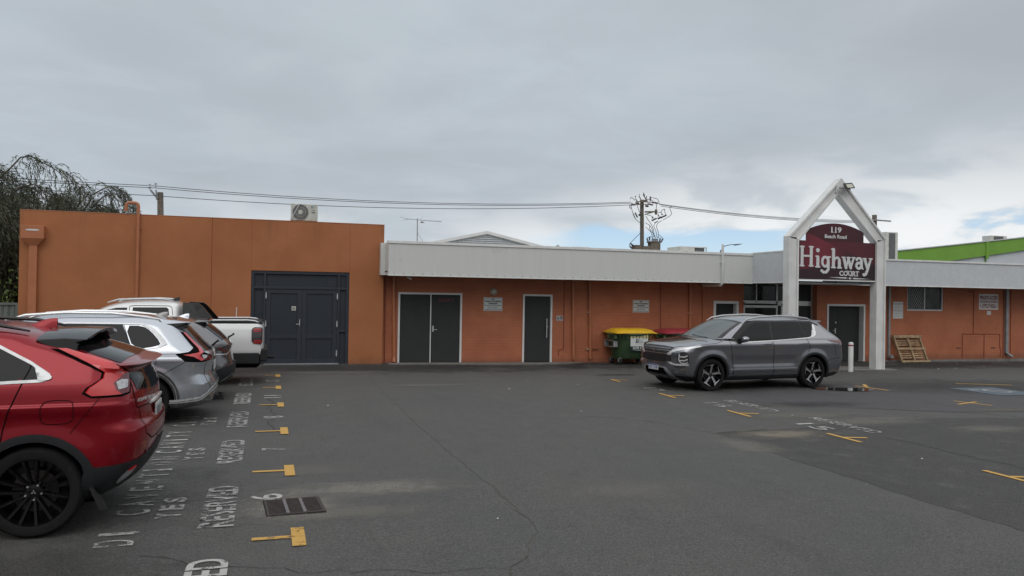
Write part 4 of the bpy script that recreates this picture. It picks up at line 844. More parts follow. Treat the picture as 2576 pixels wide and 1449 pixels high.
# ------------------------------------------------------------------ wheelie bins (four-wheel waste containers)
def bin_(x0, x1, y0, lid, label, zb=.17):
    t = thing('waste_bin', label, 'bin', ((x0+x1)/2, y0, gz(x0)), group='green four wheeled waste bins'); xw = x1-x0; dp = 1.0; g = gz(x0)
    zt = 1.0
    rings = []
    for (z, ins, dip) in ((zb, .15, .10), (zb+.06, .13, .06), (.60, .07, .02), (.82, .04, 0), (.88, .02, -.01)):
        c = chaikin([(x0+ins, y0+ins*.7+dip*.6), (x1-ins, y0+ins*.7+dip*.6), (x1-ins, y0+dp-ins), (x0+ins, y0+dp-ins)], 2)
        rings.append([(a, e, g+z) for a, e in c])
    n = len(rings[0]); b = MB(); vs = [p for r in rings for p in r]
    fs = [(i*n+k, i*n+(k+1) % n, (i+1)*n+(k+1) % n, (i+1)*n+k) for i in range(len(rings)-1) for k in range(n)]+[tuple(range(n))[::-1], tuple(range((len(rings)-1)*n, len(rings)*n))]
    b.add(vs, fs); body = b.build('body', 'bingreen', t, smooth=True)
    b = MB()                                        # moulded ribs under the rim
    for i in range(11): x = x0+.12+(xw-.24)*i/10; b.box(x-.008, x+.008, y0+.004, y0+.04, g+.80, g+.90)
    b.build('rib', 'bingreen', body)
    b = MB(); c = chaikin([(x0-.02, y0-.02), (x1+.02, y0-.02), (x1+.02, y0+dp+.02), (x0-.02, y0+dp+.02)], 2); b.prism(c, lambda a, e, q: (a, e, g+.885+.055*q), 1); b.build('rim', 'bingreen2', t, bevel=.01)
    # lifting pocket on the left side
    b = MB(); b.box(x0-.012, x0+.12, y0+.16, y0+.21, g+.52, g+.72); b.box(x0-.012, x0+.12, y0+.79, y0+.84, g+.52, g+.72); b.box(x0-.012, x0+.12, y0+.16, y0+.84, g+.70, g+.72); b.box(x0-.012, x0+.12, y0+.16, y0+.84, g+.52, g+.54)
    b.build('lifting_pocket', 'galv', t, bevel=.004)
    b = MB(); b.box(x0-.015, x0+.05, y0+.05, y0+.16, g+.78, g+.885); b.box(x0-.015, x0+.05, y0+.5, y0+.62, g+.78, g+.885); b.build('rim_lug', 'bingreen2', t, bevel=.01)
    # domed lid; its grips are flat panels with the recess shade painted in
    lid_b = MB(); nx = 12
    prof = [(-.03, .94), (-.03, .965), (.0, 1.0), (.12, 1.06), (.35, 1.085), (.7, 1.085), (.95, 1.03), (1.03, .95), (1.03, .94)]
    xs = [x0-.01, x0+.02, x0+.10, x0+.2]+[x0+.2+(xw-.4)*i/6 for i in range(1, 6)]+[x1-.2, x1-.10, x1-.02, x1+.01]
    hs = [.12, .45, .8, .97]+[1.0]*5+[.97, .8, .45, .12]
    vs = [(x, y0+yy, g+.94+(z-.94)*(h if z > .97 else 1)) for x, h in zip(xs, hs) for yy, z in prof]; m_ = len(prof)
    lid_b.add(vs, [(i*m_+k, i*m_+k+1, (i+1)*m_+k+1, (i+1)*m_+k) for i in range(len(xs)-1) for k in range(m_-1)]+[tuple(range(m_)), tuple(range((len(xs)-1)*m_, len(xs)*m_))[::-1]])
    lo = lid_b.build('lid', lid, t, smooth=True)
    b = MB()
    for f in (.22, .52, .82): x = x0+xw*f; b.add([(x-.10, y0-.034, g+.95), (x+.10, y0-.034, g+.95), (x+.10, y0-.008, g+.992), (x-.10, y0-.008, g+.992)], [(0, 1, 2, 3)])
    b.build('grip_shade', mat(lid+'_painted_shade', (.40, .22, .01) if 'yellow' in lid else (.13, .02, .025), .6), lo, fix=False)
    for (x, y) in ((x0+.22, y0+.22), (x1-.22, y0+.22), (x0+.22, y0+.8), (x1-.22, y0+.8)):
        b = MB(); b.lathe([(.01, -.03), (.085, -.03), (.10, -.02), (.10, .02), (.085, .03), (.01, .03)], (x, y, g+.10), (1, .25, 0), 20); w = b.build('wheel', 'rubber', t, smooth=True)
        b = MB(); b.box(x-.045, x-.033, y-.03, y+.03, g+.08, g+zb+.03); b.box(x+.033, x+.045, y-.03, y+.03, g+.08, g+zb+.03); b.box(x-.045, x+.045, y-.04, y+.04, g+.19, g+.2); b.build('fork', 'galv', w)
    return body
b1 = bin_(9.95, 11.28, 21.0, 'binyellow', 'green wheeled bin with a yellow lid and a white cardboard sticker')
b2 = bin_(11.62, 13.02, 21.05, 'binred', 'green wheeled bin with a dark red lid behind the bonnet of the grey car')
g = gz(10); yf = 21.035
b = MB(); b.box(10.43, 11.01, yf-.014, yf-.004, g+.54, g+.93-.0, 0); st_ = b.build('sticker', 'sign_white', b1)
st_.location = (0, 0, -.02)
b = MB(); b.box(10.43, 11.01, yf-.018, yf-.0145, g+.81, g+.91); b.build('sticker_band', mat('pale_yellow', (.62, .50, .14), .5), b1)
b = MB(); b.box(10.43, 11.01, yf-.018, yf-.0145, g+.42, g+.56); b.build('sticker_base', mat('dark_green', (.012, .03, .025), .5), b1)
b = MB(); y_ = yf-.0165
b.text('JJ', (10.58, y_, g+.66), (.11, 0, 0), (0, 0, .12), .03); b.text("'s", (10.71, y_, g+.755), (.035, 0, 0), (0, 0, .025), .0); b.text('Waste &', (10.71, y_, g+.705), (.13, 0, 0), (0, 0, .028), .01); b.text('Recycling', (10.71, y_, g+.66), (.16, 0, 0), (0, 0, .034), .01); b.box(10.58, 10.87, y_, y_+.002, g+.625, g+.630)
b.build('lettering', 'ink', b1, fix=False)
b = MB(); y_ = yf-.020
b.text('6278 1000', (10.50, y_, g+.475), (.44, 0, 0), (0, 0, .072), .03); b.text('www.jjswaste.com.au', (10.53, y_, g+.435), (.38, 0, 0), (0, 0, .025), .01); b.text('CARDBOARD ONLY', (10.45, y_, g+.835), (.54, 0, 0), (0, 0, .055), .02)
b.build('lettering', 'sign_white', b1, fix=False)
b = MB(); y_ = 21.075
b.text('JJ', (12.08, y_, g+.70), (.10, 0, 0), (0, 0, .105), .03); b.text("'s", (12.20, y_, g+.78), (.03, 0, 0), (0, 0, .025), .0); b.text('Waste &', (12.20, y_, g+.735), (.12, 0, 0), (0, 0, .025), .01); b.text('Recycling', (12.20, y_, g+.70), (.14, 0, 0), (0, 0, .03), .01)
b.build('lettering', 'sign_white', b2, fix=False)

# ------------------------------------------------------------------ pallet leaning on the wall
pl = thing('wooden_pallet', 'weathered wooden pallet leaning against the brick wall below the notice sheet', 'pallet', (21.6, 21.8, -.18))
def pp(u, v, d):      # u along, v up the pallet, d out of its face
    return Vector((20.98+u*1.18+v*-.16+.16, 21.78+v*.17-d-.10*(1-v), -.17+v*.93))
def plank(b, u0, u1, v0, v1, d0, d1):
    vs = [pp(u, v, d) for d in (d0, d1) for v in (v0, v1) for u in (u0, u1)]
    b.add(vs, [(0, 2, 3, 1), (4, 5, 7, 6), (0, 1, 5, 4), (2, 6, 7, 3), (0, 4, 6, 2), (1, 3, 7, 5)])
for (v0, v1) in ((0, .07), (.46, .54), (.90, 1.0)):
    b = MB(); plank(b, -.02, 1.04, v0, v1, .10, .125); b.build('deck_board', 'pallet', pl, bevel=.003)
for v in (.13, .21, .29, .37, .60, .68, .76, .84):
    b = MB(); plank(b, 0, 1.0, v, v+.045, .0, .02); b.build('slat', 'pallet', pl, bevel=.003)
for (u0, u1) in ((0, .05), (.48, .53), (.95, 1.0)):
    b = MB(); plank(b, u0, u1, 0, 1.0, .02, .10); b.build('bearer', 'pallet', pl, bevel=.003)

# ------------------------------------------------------------------ roof things
t = thing('television_aerial', 'television aerial on a mast above the left end of the white fascia', 'aerial', (4.86, 26, 3.0))
b = MB(); b.tube([(4.87, 26, 3.0), (4.86, 26, 4.50)], .018, 6); b.tube([(4.88, 26, 4.0), (5.12, 25.9, 3.6)], .006, 5); b.build('mast', 'galv', t)
b = MB(); b.tube([(4.45, 25.9, 4.46), (5.72, 26.1, 4.43)], .010, 5)
for i in range(9): x = 5.08+i*.075; b.tube([(x, 25.95-.11, 4.45), (x, 26.2, 4.44)], .004, 4)
for s_ in (1, -1): b.tube([(4.55, 25.98, 4.46), (4.30, 25.9+.3*s_, 4.46+.08*s_)], .006, 4); b.tube([(4.95, 26, 4.46), (5.08, 26+.2*s_, 4.46+.13*s_)], .008, 4)
b.lathe([(.05, 0), (.06, .02), (.05, .05)], (5.02, 26, 4.35), (0, 0, 1), 8); b.build('elements', 'galv', t)
t = thing('gabled_roof_building', 'pale gabled metal roof showing behind the white fascia', 'building', (8.9, 32, 0))
b = MB(); b.prism([(6.2, 3.95), (8.97, 4.63), (11.9, 3.95)], lambda a, e, q: (a, 32+6*q, e), 1); b.build('roof', 'roof', t)
b = MB()
for s_ in (0, 1):
    p, q = ((6.0, 4.0), (8.97, 4.68)) if s_ == 0 else ((8.97, 4.68), (12.1, 4.0))
    b.prism([p, q, (q[0], q[1]-.13), (p[0], p[1]-.13)], lambda a, e, k: (a, 31.85+.15*k, e), 1)
b.build('barge_board', 'white', t)
b = MB()
for i in range(5): z = 4.02+i*.085; h = (4.5-z)/.24; b.bar((8.97-h*.95, 31.97, z), (8.97+h*.95, 31.97, z), .03, .05, (0, 0, 1))
b.build('gable_slat', 'fascia_grey', t)
b = MB(); b.box(6.2, 11.9, 32.02, 38, 0, 3.96); b.build('wall', 'greywall', t)
t = thing('rooftop_unit', 'cream louvred cooling unit on the brick building roof', 'air conditioner', (15.2, 26, 3.0))
b = MB(); b.box(14.75, 15.35, 25.7, 26.7, 3.0, 3.88); b.box(15.35, 15.88, 25.7, 26.7, 3.84, 3.88); b.box(15.84, 15.88, 25.7, 25.74, 3.0, 3.84); b.build('casing', 'cream', t, bevel=.01)
b = MB(); b.box(15.35, 15.80, 25.76, 26.6, 3.0, 3.84); b.build('coil', 'grille', t)
b = MB()
for i in range(5): b.box(15.36+i*.1, 15.37+i*.1, 25.73, 25.76, 3.0, 3.84)
b.box(15.35, 15.80, 25.735, 25.755, 3.74, 3.75); b.build('louvre', 'galv', t)
t = thing('roof_vent', 'low cream roof vent behind the middle of the fascia', 'vent', (10.8, 26, 3.0)); b = MB(); b.box(10.55, 11.1, 25.9, 26.4, 3.0, 3.70); b.box(10.5, 11.15, 25.85, 26.45, 3.70, 3.73); b.build('hood', 'cream', t, bevel=.01)
t = thing('roof_finial', 'small grey pointed roof tip above the white fascia', 'roof tip', (10.0, 26, 3.5)); b = MB(); b.add([(9.85, 26, 3.6), (10.18, 26, 3.6), (10.18, 26.6, 3.6), (9.85, 26.6, 3.6), (10.01, 26.1, 3.80)], [(0, 1, 4), (1, 2, 4), (2, 3, 4), (3, 0, 4), (0, 3, 2, 1)]); b.build('cap', 'galv', t)
t = thing('street_light', 'curved arm of a far street light above the fascia beside the white pipe', 'street lamp', (24.5, 38, 0))
b = MB(); b.tube([(24.3, 38, 0), (24.35, 38, 4.62), (24.6, 38, 4.90), (25.0, 38, 5.0), (25.35, 38, 5.02)], [.05, .035, .022, .018, .016], 8); b.build('pole', 'wire', t, smooth=True)
b = MB(); b.add([(25.2, 37.9, 5.02), (25.75, 37.93, 5.08), (25.75, 38.07, 5.08), (25.2, 38.1, 5.02), (25.3, 37.93, 4.96), (25.6, 37.95, 5.02), (25.6, 38.05, 5.02), (25.3, 38.07, 4.96)], [(0, 1, 2, 3), (4, 5, 6, 7), (0, 1, 5, 4), (1, 2, 6, 5), (2, 3, 7, 6), (3, 0, 4, 7)]); b.build('lantern', 'wire', t)
# lime green and grey building far right
t = thing('green_fronted_building', 'large shed with a lime green band over pale grey wall beyond the right fascia', 'building', (46, 42, 0))
b = MB(); b.prism([(37.6, -1), (75, -1), (75, 8.2), (60, 8.2), (49.5, 6.4), (43, 5.6), (37.6, 4.95)], lambda a, e, q: (a, 40+1.5*q, e), 1); b.build('wall', 'greywall', t)
b = MB(); b.prism([(36.5, 4.3), (42.9, 4.66), (49.5, 5.60), (60, 6.9), (60, 8.3), (49.5, 6.45), (43, 5.68), (37.6, 5.06), (36.5, 4.95)], lambda a, e, q: (a, 39.85+.15*q, e), 1); b.build('green_band', 'greenwall', t)
b = MB(); b.prism([(36.5, 4.95), (37.6, 5.06), (43, 5.68), (49.5, 6.45), (60, 8.3), (60, 8.36), (49.5, 6.51), (43, 5.74), (37.6, 5.12), (36.5, 5.01)], lambda a, e, q: (a, 39.78+.25*q, e), 1); b.build('capping', 'fascia_grey', t)
b = MB(); b.box(45.9, 46.15, 39.80, 39.846, 4.9, 6.1); b.box(46.0, 46.03, 39.9, 39.99, 4, 5.1); b.build('joint_cover', 'greenwall', t)
t = thing('roof_unit', 'small white cooling unit on top of the lime green band', 'air conditioner', (47.5, 40.6, 6.2)); b = MB(); b.box(46.9, 48.3, 40.3, 41.0, 6.0, 6.52); b.build('casing', 'cream', t, bevel=.01); b = MB(); b.box(47.15, 47.95, 40.26, 40.3, 6.1, 6.47); b.build('coil', 'grille', t)
t = thing('roof_unit', 'tall grey and white plant box just right of the gateway post', 'air conditioner', (26.8, 28.2, 3)); b = MB(); b.box(26.45, 27.1, 28, 28.5, 3, 5.05); b.build('casing', 'cream', t, bevel=.01); b = MB(); b.box(26.6, 26.92, 27.96, 28, 3, 5.0); b.build('coil', 'grille', t)

# ------------------------------------------------------------------ power poles and wires
def wirepts(a, b, sag, n=18):
    a = Vector(a); b = Vector(b); return [a.lerp(b, i/n)-Vector((0, 0, sag*4*(i/n)*(1-i/n))) for i in range(n+1)]
t = thing('power_pole', 'timber power pole with white insulators above the orange building', 'power pole', (-7.1, 60, 0))
b = MB(); b.tube([(-7.0, 60, 0), (-7.25, 60, 8.85)], [.25, .20], 14); b.build('pole', 'timber_pole', t, smooth=True)
b = MB(); b.bar((-7.4, 59.8, 8.4), (-7.85, 59.7, 8.95), .12, .12); b.tube([(-7.45, 59.8, 8.3), (-7.5, 59.8, 9.0)], .05, 6); b.bar((-7.2, 59.8, 6.9), (-6.8, 59.8, 6.9), .2, .35); b.build('bracket', 'galv', t)
b = MB()
for (x, z) in ((-7.9, 9.0), (-7.52, 9.1)):
    for i in range(4): b.lathe([(.04, 0), (.12, .03), (.04, .1)], (x, 59.7, z+i*.11), (0, 0, 1), 10)
b.build('insulator', 'greywall', t)
t = thing('power_pole', 'pole crowded with insulators cables and a transformer above the bins', 'power pole', (31, 60, 0))
b = MB(); b.tube([(30.82, 60, 0), (30.64, 60, 10.28)], [.19, .165], 14); b.build('pole', 'timber_pole', t, smooth=True)
px = lambda x, y: (30.66+(x-815)*.01006, (10.4-(y-290)*.00715*1.0))     # layout of the pole head, metres
b = MB()
def q3(x, y, d=59.6): a, z = 30.66+(x-815)*.00495, 10.08-(y-290)*.00445; return (a, d, z)
b.bar(q3(660, 290), q3(1010, 285), .07, .07); b.bar(q3(660, 350), q3(900, 330), .07, .07); b.bar(q3(830, 480), q3(1050, 465), .08, .13); b.bar(q3(830, 530), q3(1000, 470), .06, .09)
b.bar(q3(1045, 420), q3(1045, 520), .16, .16); b.bar(q3(750, 275), q3(870, 265), .16, .2)
for (x, y, x2, y2) in ((690, 300, 645, 235), (760, 262, 710, 175), (850, 240, 790, 150), (640, 215, 650, 180), (722, 160, 722, 145), (800, 160, 803, 112), (815, 180, 822, 145), (852, 235, 855, 175)): b.bar(q3(x, y), q3(x2, y2), .06, .06)
b.build('crossarm', 'timber_pole', t)
b = MB()
for (x, y, x2, y2) in ((970, 290, 1080, 298), (880, 320, 985, 340), (840, 365, 900, 368), (570, 355, 650, 352), (650, 320, 720, 325), (930, 180, 930, 265), (645, 505, 690, 595), (875, 985, 900, 1045), (925, 960, 930, 1030), (1130, 985, 1118, 1040), (1180, 985, 1150, 1050), (965, 640, 1060, 590), (1080, 600, 1150, 560), (1150, 570, 1250, 520), (985, 600, 975, 560), (1095, 555, 1090, 530), (1165, 525, 1160, 500), (715, 540, 740, 545), (550, 1150, 615, 1205), (560, 1095, 625, 1140)):
    a, c = Vector(q3(x, y)), Vector(q3(x2, y2)); n_ = 4
    b.tube([a, c], .045, 6)
    for i in range(n_): d = (c-a)/n_; b.lathe([(.05, 0), (.10, d.length*.2), (.05, d.length*.5)], a+d*i, d, 8)
b.build('insulator', 'ceramic', t)
b = MB()
for pts in ([(560, 365), (590, 480), (650, 620), (780, 720)], [(680, 360), (720, 470), (770, 560)], [(550, 250), (565, 215), (600, 235), (635, 270)], [(850, 560), (900, 640), (960, 720), (1000, 820), (1020, 960)], [(845, 690), (930, 740), (980, 830), (1000, 960)], [(845, 770), (900, 810), (960, 880), (985, 990)], [(930, 740), (925, 790), (960, 850), (1010, 900), (1045, 970)], [(1080, 650), (1020, 700), (1010, 760), (1045, 830), (1070, 960)], [(1160, 630), (1080, 690), (1060, 760), (1090, 850), (1095, 960)], [(1010, 680), (1090, 640)], [(940, 200), (1010, 205), (1070, 225), (1105, 300)], [(860, 240), (920, 235), (990, 265)], [(1050, 310), (1050, 410)], [(1310, 390), (1345, 490), (1280, 555), (1180, 620)], [(1210, 410), (1215, 460), (1235, 510)], [(1310, 385), (1320, 360), (1360, 345)], [(1140, 480), (1160, 430), (1220, 405)], [(1105, 905), (1180, 970), (1185, 990)], [(1070, 960), (1130, 970), (1135, 990)], [(985, 960), (925, 950), (920, 965)], [(920, 970), (885, 975), (880, 990)], [(535, 365), (540, 420), (565, 420), (555, 365)], [(760, 400), (745, 490), (770, 560)], [(760, 590), (765, 1130)], [(748, 890), (560, 1090)], [(545, 1100), (555, 1150)], [(610, 520), (650, 620)], [(1060, 470), (1140, 480), (1165, 520)], [(870, 535), (940, 545), (985, 580)], [(1060, 510), (1090, 520), (1100, 545)]):
    P = [Vector(q3(x, y)) for x, y in pts]
    if len(P) > 2:
        Q = [P[0]]
        for i in range(len(P)-1):
            p0, p1, p2, p3 = P[max(0, i-1)], P[i], P[i+1], P[min(len(P)-1, i+2)]
            for k in range(1, 6): s_ = k/5; Q.append(.5*((2*p1)+(-p0+p2)*s_+(2*p0-5*p1+4*p2-p3)*s_*s_+(-p0+3*p1-3*p2+p3)*s_**3))
        P = Q
    b.tube(P, .025, 5)
b.build('cable', 'wire', t)
b = MB(); a0 = q3(935, 1050); a1 = q3(1108, 1225); b.box(a0[0], a1[0], 59.3, 60.0, 0, a0[2]); b.box(q3(915, 0)[0], q3(1125, 0)[0], 59.27, 60.03, q3(0, 1065)[2], q3(0, 1040)[2])
b.box(q3(625, 0)[0], q3(740, 0)[0], 59.2, 60, q3(0, 1225)[2], q3(0, 1125)[2]); b.box(q3(755, 0)[0], q3(990, 0)[0], 59.2, 59.6, q3(0, 1225)[2], q3(0, 1140)[2])
for x in range(975, 1100, 18): c = q3(x, 1035, 59.6); b.lathe([(.03, 0), (.045, .05), (.03, .1), (.045, .15), (.025, .25)], c, (0, 0, 1), 6)
b.build('transformer', 'timber_pole', t, bevel=.02)
t = thing('power_pole', 'far timber pole with a crossarm seen right of the gateway rafter', 'power pole', (55.2, 60, 0))
b = MB(); b.tube([(55.4, 60, 0), (55.25, 60, 10.15)], [.26, .22], 12); b.build('pole', 'timber_pole', t, smooth=True)
b = MB(); b.bar((53.7, 59.72, 9.66), (56.9, 59.72, 9.60), .14, .12); b.tube([(54.6, 59.7, 9.7), (57.2, 59.7, 5.3)], .012, 4); b.build('crossarm', 'galv', t)
t = thing('overhead_wires', 'thin power lines running between the three poles behind the roofs', 'wires', (20, 60, 8))
b = MB()
for (za, zb, zc, zd, y_) in ((9.3, 9.27, 10.03, 9.55, 59.8), (9.05, 9.08, 9.90, 9.40, 59.4), (8.55, 8.5, 9.74, 9.28, 59.1)):
    b.tube(wirepts((-45, y_, za+.6), (-7.5, y_, zb), .2), .022, 4); b.tube(wirepts((-7.5, y_, zb), (29.5, y_, zc), .6), .022, 4); b.tube(wirepts((32.0, y_, zc), (54.5, y_, zd), .35), .022, 4)
b.build('conductor', 'wire', t)

# ------------------------------------------------------------------ far left: fence, weeping tree, leafy shrub, dark backdrop trees
t = thing('metal_fence', 'grey green steel fence panel at the left edge beside the orange building', 'fence', (-6.8, 22.5, 0))
b = MB(); x = -9.5
while x < -5.95:
    b.add([(x, 22.5, 0), (x+.05, 22.47, 0), (x+.09, 22.47, 0), (x+.14, 22.5, 0), (x, 22.5, 1.5), (x+.05, 22.47, 1.5), (x+.09, 22.47, 1.5), (x+.14, 22.5, 1.5)], [(0, 1, 5, 4), (1, 2, 6, 5), (2, 3, 7, 6)]); x += .14
b.build('sheet', 'fencegreen', t)
b = MB(); b.box(-9.5, -5.95, 22.44, 22.53, 1.5, 1.56); b.box(-6.01, -5.95, 22.44, 22.53, 0, 1.5); b.build('rail', 'fencegreen', t, bevel=.005)
def leafquad(b, p, d, w, l, mi):
    d = d.normalized(); s_ = d.cross(Vector((rnd.uniform(-1, 1), rnd.uniform(-1, 1), rnd.uniform(-.3, .3)))).normalized()*w
    b.add([p, p+d*l*.5+s_, p+d*l, p+d*l*.5-s_], [(0, 1, 2, 3)], mi)
def weeping(name, lb, base, height, spread, nlimb, seed, strands, grp=None, lw=.013):
    """weeping tree: arching limbs, each carrying sprays of hanging twigs set with narrow leaves"""
    r = random.Random(seed); t = thing(name, lb, 'tree', base, group=grp); B = Vector(base)
    tk = MB(); tk.tube([B, B+Vector((.1, .05, height*.25)), B+Vector((-.05, 0, height*.5)), B+Vector((.08, 0, height*.7))], [.3, .22, .16, .08], 10)
    fo = MB()
    for i in range(nlimb):
        a = 2.4*i+r.uniform(-.3, .3); lvl = r.uniform(.35, 1.0); L = spread*(1.15-.55*lvl)*r.uniform(.7, 1.1); h = height*lvl*r.uniform(.93, 1.06); s0 = B+Vector((0, 0, height*min(.68, r.uniform(.2, .62)*lvl+.08)))
        path = []; tw_ = r.uniform(-.5, .5)
        for k in range(13):
            u = k/12; rr = L*u; zz = (h-s0.z+B.z)*math.sin(min(1.0, u*1.35)*math.pi/2)-L*.55*max(0, u-.6)**1.6*2.2
            path.append(s0+Vector((math.cos(a+tw_*u)*rr, math.sin(a+tw_*u)*rr, zz))+Vector((r.gauss(0, .03), r.gauss(0, .03), r.gauss(0, .03))))
        tk.tube(path, [.040*(1-u/13)+.005 for u in range(13)], 5)
        for j in range(strands):
            u = r.uniform(.15, 1)**.8; k = min(11, int(u*12)); p = path[k].lerp(path[k+1], u*12-k); dout = Vector((math.cos(a+tw_*u), math.sin(a+tw_*u), 0))
            dr = (dout*r.uniform(.1, 1.)+Vector((r.gauss(0, .7), r.gauss(0, .7), r.uniform(.15, .9)))).normalized(); st = .05; v = dr*st; q = p.copy(); tw = [q.copy()]
            ln = r.uniform(.45, 1.35); n = int(ln/st); mi = 0 if r.random() < .55 else 1
            for m_ in range(n):
                q = q+v; v = (v+Vector((r.gauss(0, .004), r.gauss(0, .004), -.0105))).normalized()*st
                if m_ % 5 == 4: tw.append(q.copy())
                if m_ > 1: leafquad(fo, q, v+Vector((r.gauss(0, .028), r.gauss(0, .028), r.gauss(-.02, .02))), lw, r.uniform(.09, .17), mi)
            if len(tw) > 1: fo.tube(tw, .0035, 3, 2, cap=False)
    tk.build('trunk', 'bark', t, smooth=True); fo.build('crown', ['leaf', 'leaf2', 'bark'], t, fix=False)
weeping('weeping_tree', 'tall weeping tree with drooping grey green foliage at the left edge', (-8.9, 27.0, 0), 6.35, 4.6, 64, 3, 78)
weeping('weeping_tree', 'lower weeping tree whose tips droop over the orange parapet beside the vent pipe', (-7.2, 32.5, 0), 5.95, 4.2, 52, 9, 62, lw=.015)
weeping('weeping_tree', 'dark weeping tree behind the fence filling the left edge', (-8.0, 24.6, 0), 4.3, 2.0, 40, 14, 80)
def shrub(base, h, w, lb, n, seed):
    r = random.Random(seed); t = thing('leafy_shrub', lb, 'shrub', base); B = Vector(base); st = MB(); fo = MB()
    for i in range(14):
        e = B+Vector((r.gauss(0, w*.5), r.gauss(0, w*.4), h*r.uniform(.6, 1.0))); pts = [B, B.lerp(e, .5)+Vector((r.gauss(0, .1), 0, .1)), e]; st.tube(pts, [.02, .012, .005], 5)
        for j in range(n//14):
            p = B.lerp(e, r.uniform(.45, 1.03))+Vector((r.gauss(0, .13), r.gauss(0, .13), r.gauss(0, .1))); d = Vector((r.gauss(0, 1), r.gauss(0, 1), r.gauss(0, .6)))
            leafquad(fo, p, d, .03, r.uniform(.06, .10), 0)
    st.build('stem', 'bark', t); fo.build('foliage', 'leaf3', t, fix=False)
shrub((-6.75, 23.4, 0), 2.35, .75, 'bright green broad leaved shrub rising over the grey green fence', 900, 5)

# ------------------------------------------------------------------ vehicles
def carpaint(name, col, metal=.35, rough=.32, coat=1.):
    m, t, b = newmat(name); g = t.n('ShaderNodeTexCoord').outputs['Object']
    fl = t.noise(g, 900, 2, .5)
    t.l(t.mix(t.rng(fl, .35, .7), tuple(c*.85 for c in col), tuple(min(1, c*1.15) for c in col)), b.inputs['Base Color'])
    b.inputs['Metallic'].default_value = metal; b.inputs['Roughness'].default_value = rough
    b.inputs['Coat Weight'].default_value = coat; b.inputs['Coat Roughness'].default_value = .035; b.inputs['Specular IOR Level'].default_value = .25
    dn = t.noise(g, 1.1, 2, .4); bp = t.n('ShaderNodeBump'); bp.inputs['Strength'].default_value = .08; bp.inputs['Distance'].default_value = .02; t.l(dn, bp.inputs['Height']); t.l(bp.outputs[0], b.inputs['Coat Normal'])
    return m
M['red'] = carpaint('red_paint', (.23, .002, .009), .45, .24, .5)
M['silver'] = carpaint('silver_paint', (.50, .53, .58), .75, .22)
M['greyp'] = carpaint('dark_grey_paint', (.16, .16, .165), .8, .22)
M['gunmetal'] = carpaint('gunmetal_paint', (.27, .275, .30), .9, .17)
M['whitep'] = carpaint('white_pearl_paint', (.76, .77, .77), .1, .35)
M['gloss'] = mat('gloss_black', (.007, .007, .008), .16, var=.1, coat=.2, spec=.2)
M['clad'] = mat('dark_cladding', (.016, .017, .019), .6, spec=.3, var=.1, scale=8, bump=.15, bscale=500)
M['chrome'] = mat('satin_chrome', (.62, .63, .64), .2, .95, var=.04)
M['bright'] = mat('bright_trim', (.70, .71, .72), .28, .45, var=.04, coat=.5)
M['satin'] = mat('satin_silver_trim', (.42, .43, .44), .35, .7, var=.04)
M['cglass'] = mat('car_glass', (.007, .008, .010), .03, var=.1, spec=.2)
M['wglass'] = mat('windscreen_glass', (.045, .055, .055), .03, var=.15, spec=1.0)
M['lampred'] = mat('tail_lamp_red', (.50, .006, .010), .12, var=.08, coat=1)
M['lampdark'] = mat('tail_lamp_dark_red', (.11, .006, .010), .12, var=.1, coat=1)
M['lampclear'] = mat('lamp_clear', (.50, .51, .52), .12, .3, var=.3, scale=60, coat=1)
M['lampsmoke'] = mat('lamp_smoked', (.035, .03, .032), .12, var=.1, coat=1)
M['gap'] = mat('panel_gap', (.004, .004, .004), .9, var=0, spec=.05)
M['tyre'] = mat('tyre_rubber', (.010, .010, .0105), .8, spec=.2, var=.15, scale=20, bump=.12, bscale=120)
M['rimblack'] = mat('black_alloy', (.009, .009, .010), .22, .4, var=.1)
M['rimsilver'] = mat('machined_alloy', (.42, .42, .43), .3, .85, var=.04)
M['plate'] = mat('number_plate', (.55, .56, .56), .4, var=.02)
M['plateblue'] = mat('plate_blue', (.03, .06, .22), .4)
def curve(pts):
    """monotone cubic through sorted (t, value) points"""
    xs = [p[0] for p in pts]; ys = [p[1] for p in pts]; n = len(xs)
    d = [(ys[i+1]-ys[i])/(xs[i+1]-xs[i]) for i in range(n-1)]
    m = [d[0]]+[0 if d[i-1]*d[i] <= 0 else 2*d[i-1]*d[i]/(d[i-1]+d[i]) for i in range(1, n-1)]+[d[-1]]
    def f(x):
        if x <= xs[0]: return ys[0]
        if x >= xs[-1]: return ys[-1]
        i = 0
        while x > xs[i+1]: i += 1
        h = xs[i+1]-xs[i]; t = (x-xs[i])/h
        return (2*t**3-3*t*t+1)*ys[i]+(t**3-2*t*t+t)*h*m[i]+(-2*t**3+3*t*t)*ys[i+1]+(t**3-t*t)*h*m[i+1]
    return f
def sst(a, b, x):
    t = max(0, min(1, (x-a)/(b-a))); return t*t*(3-2*t)
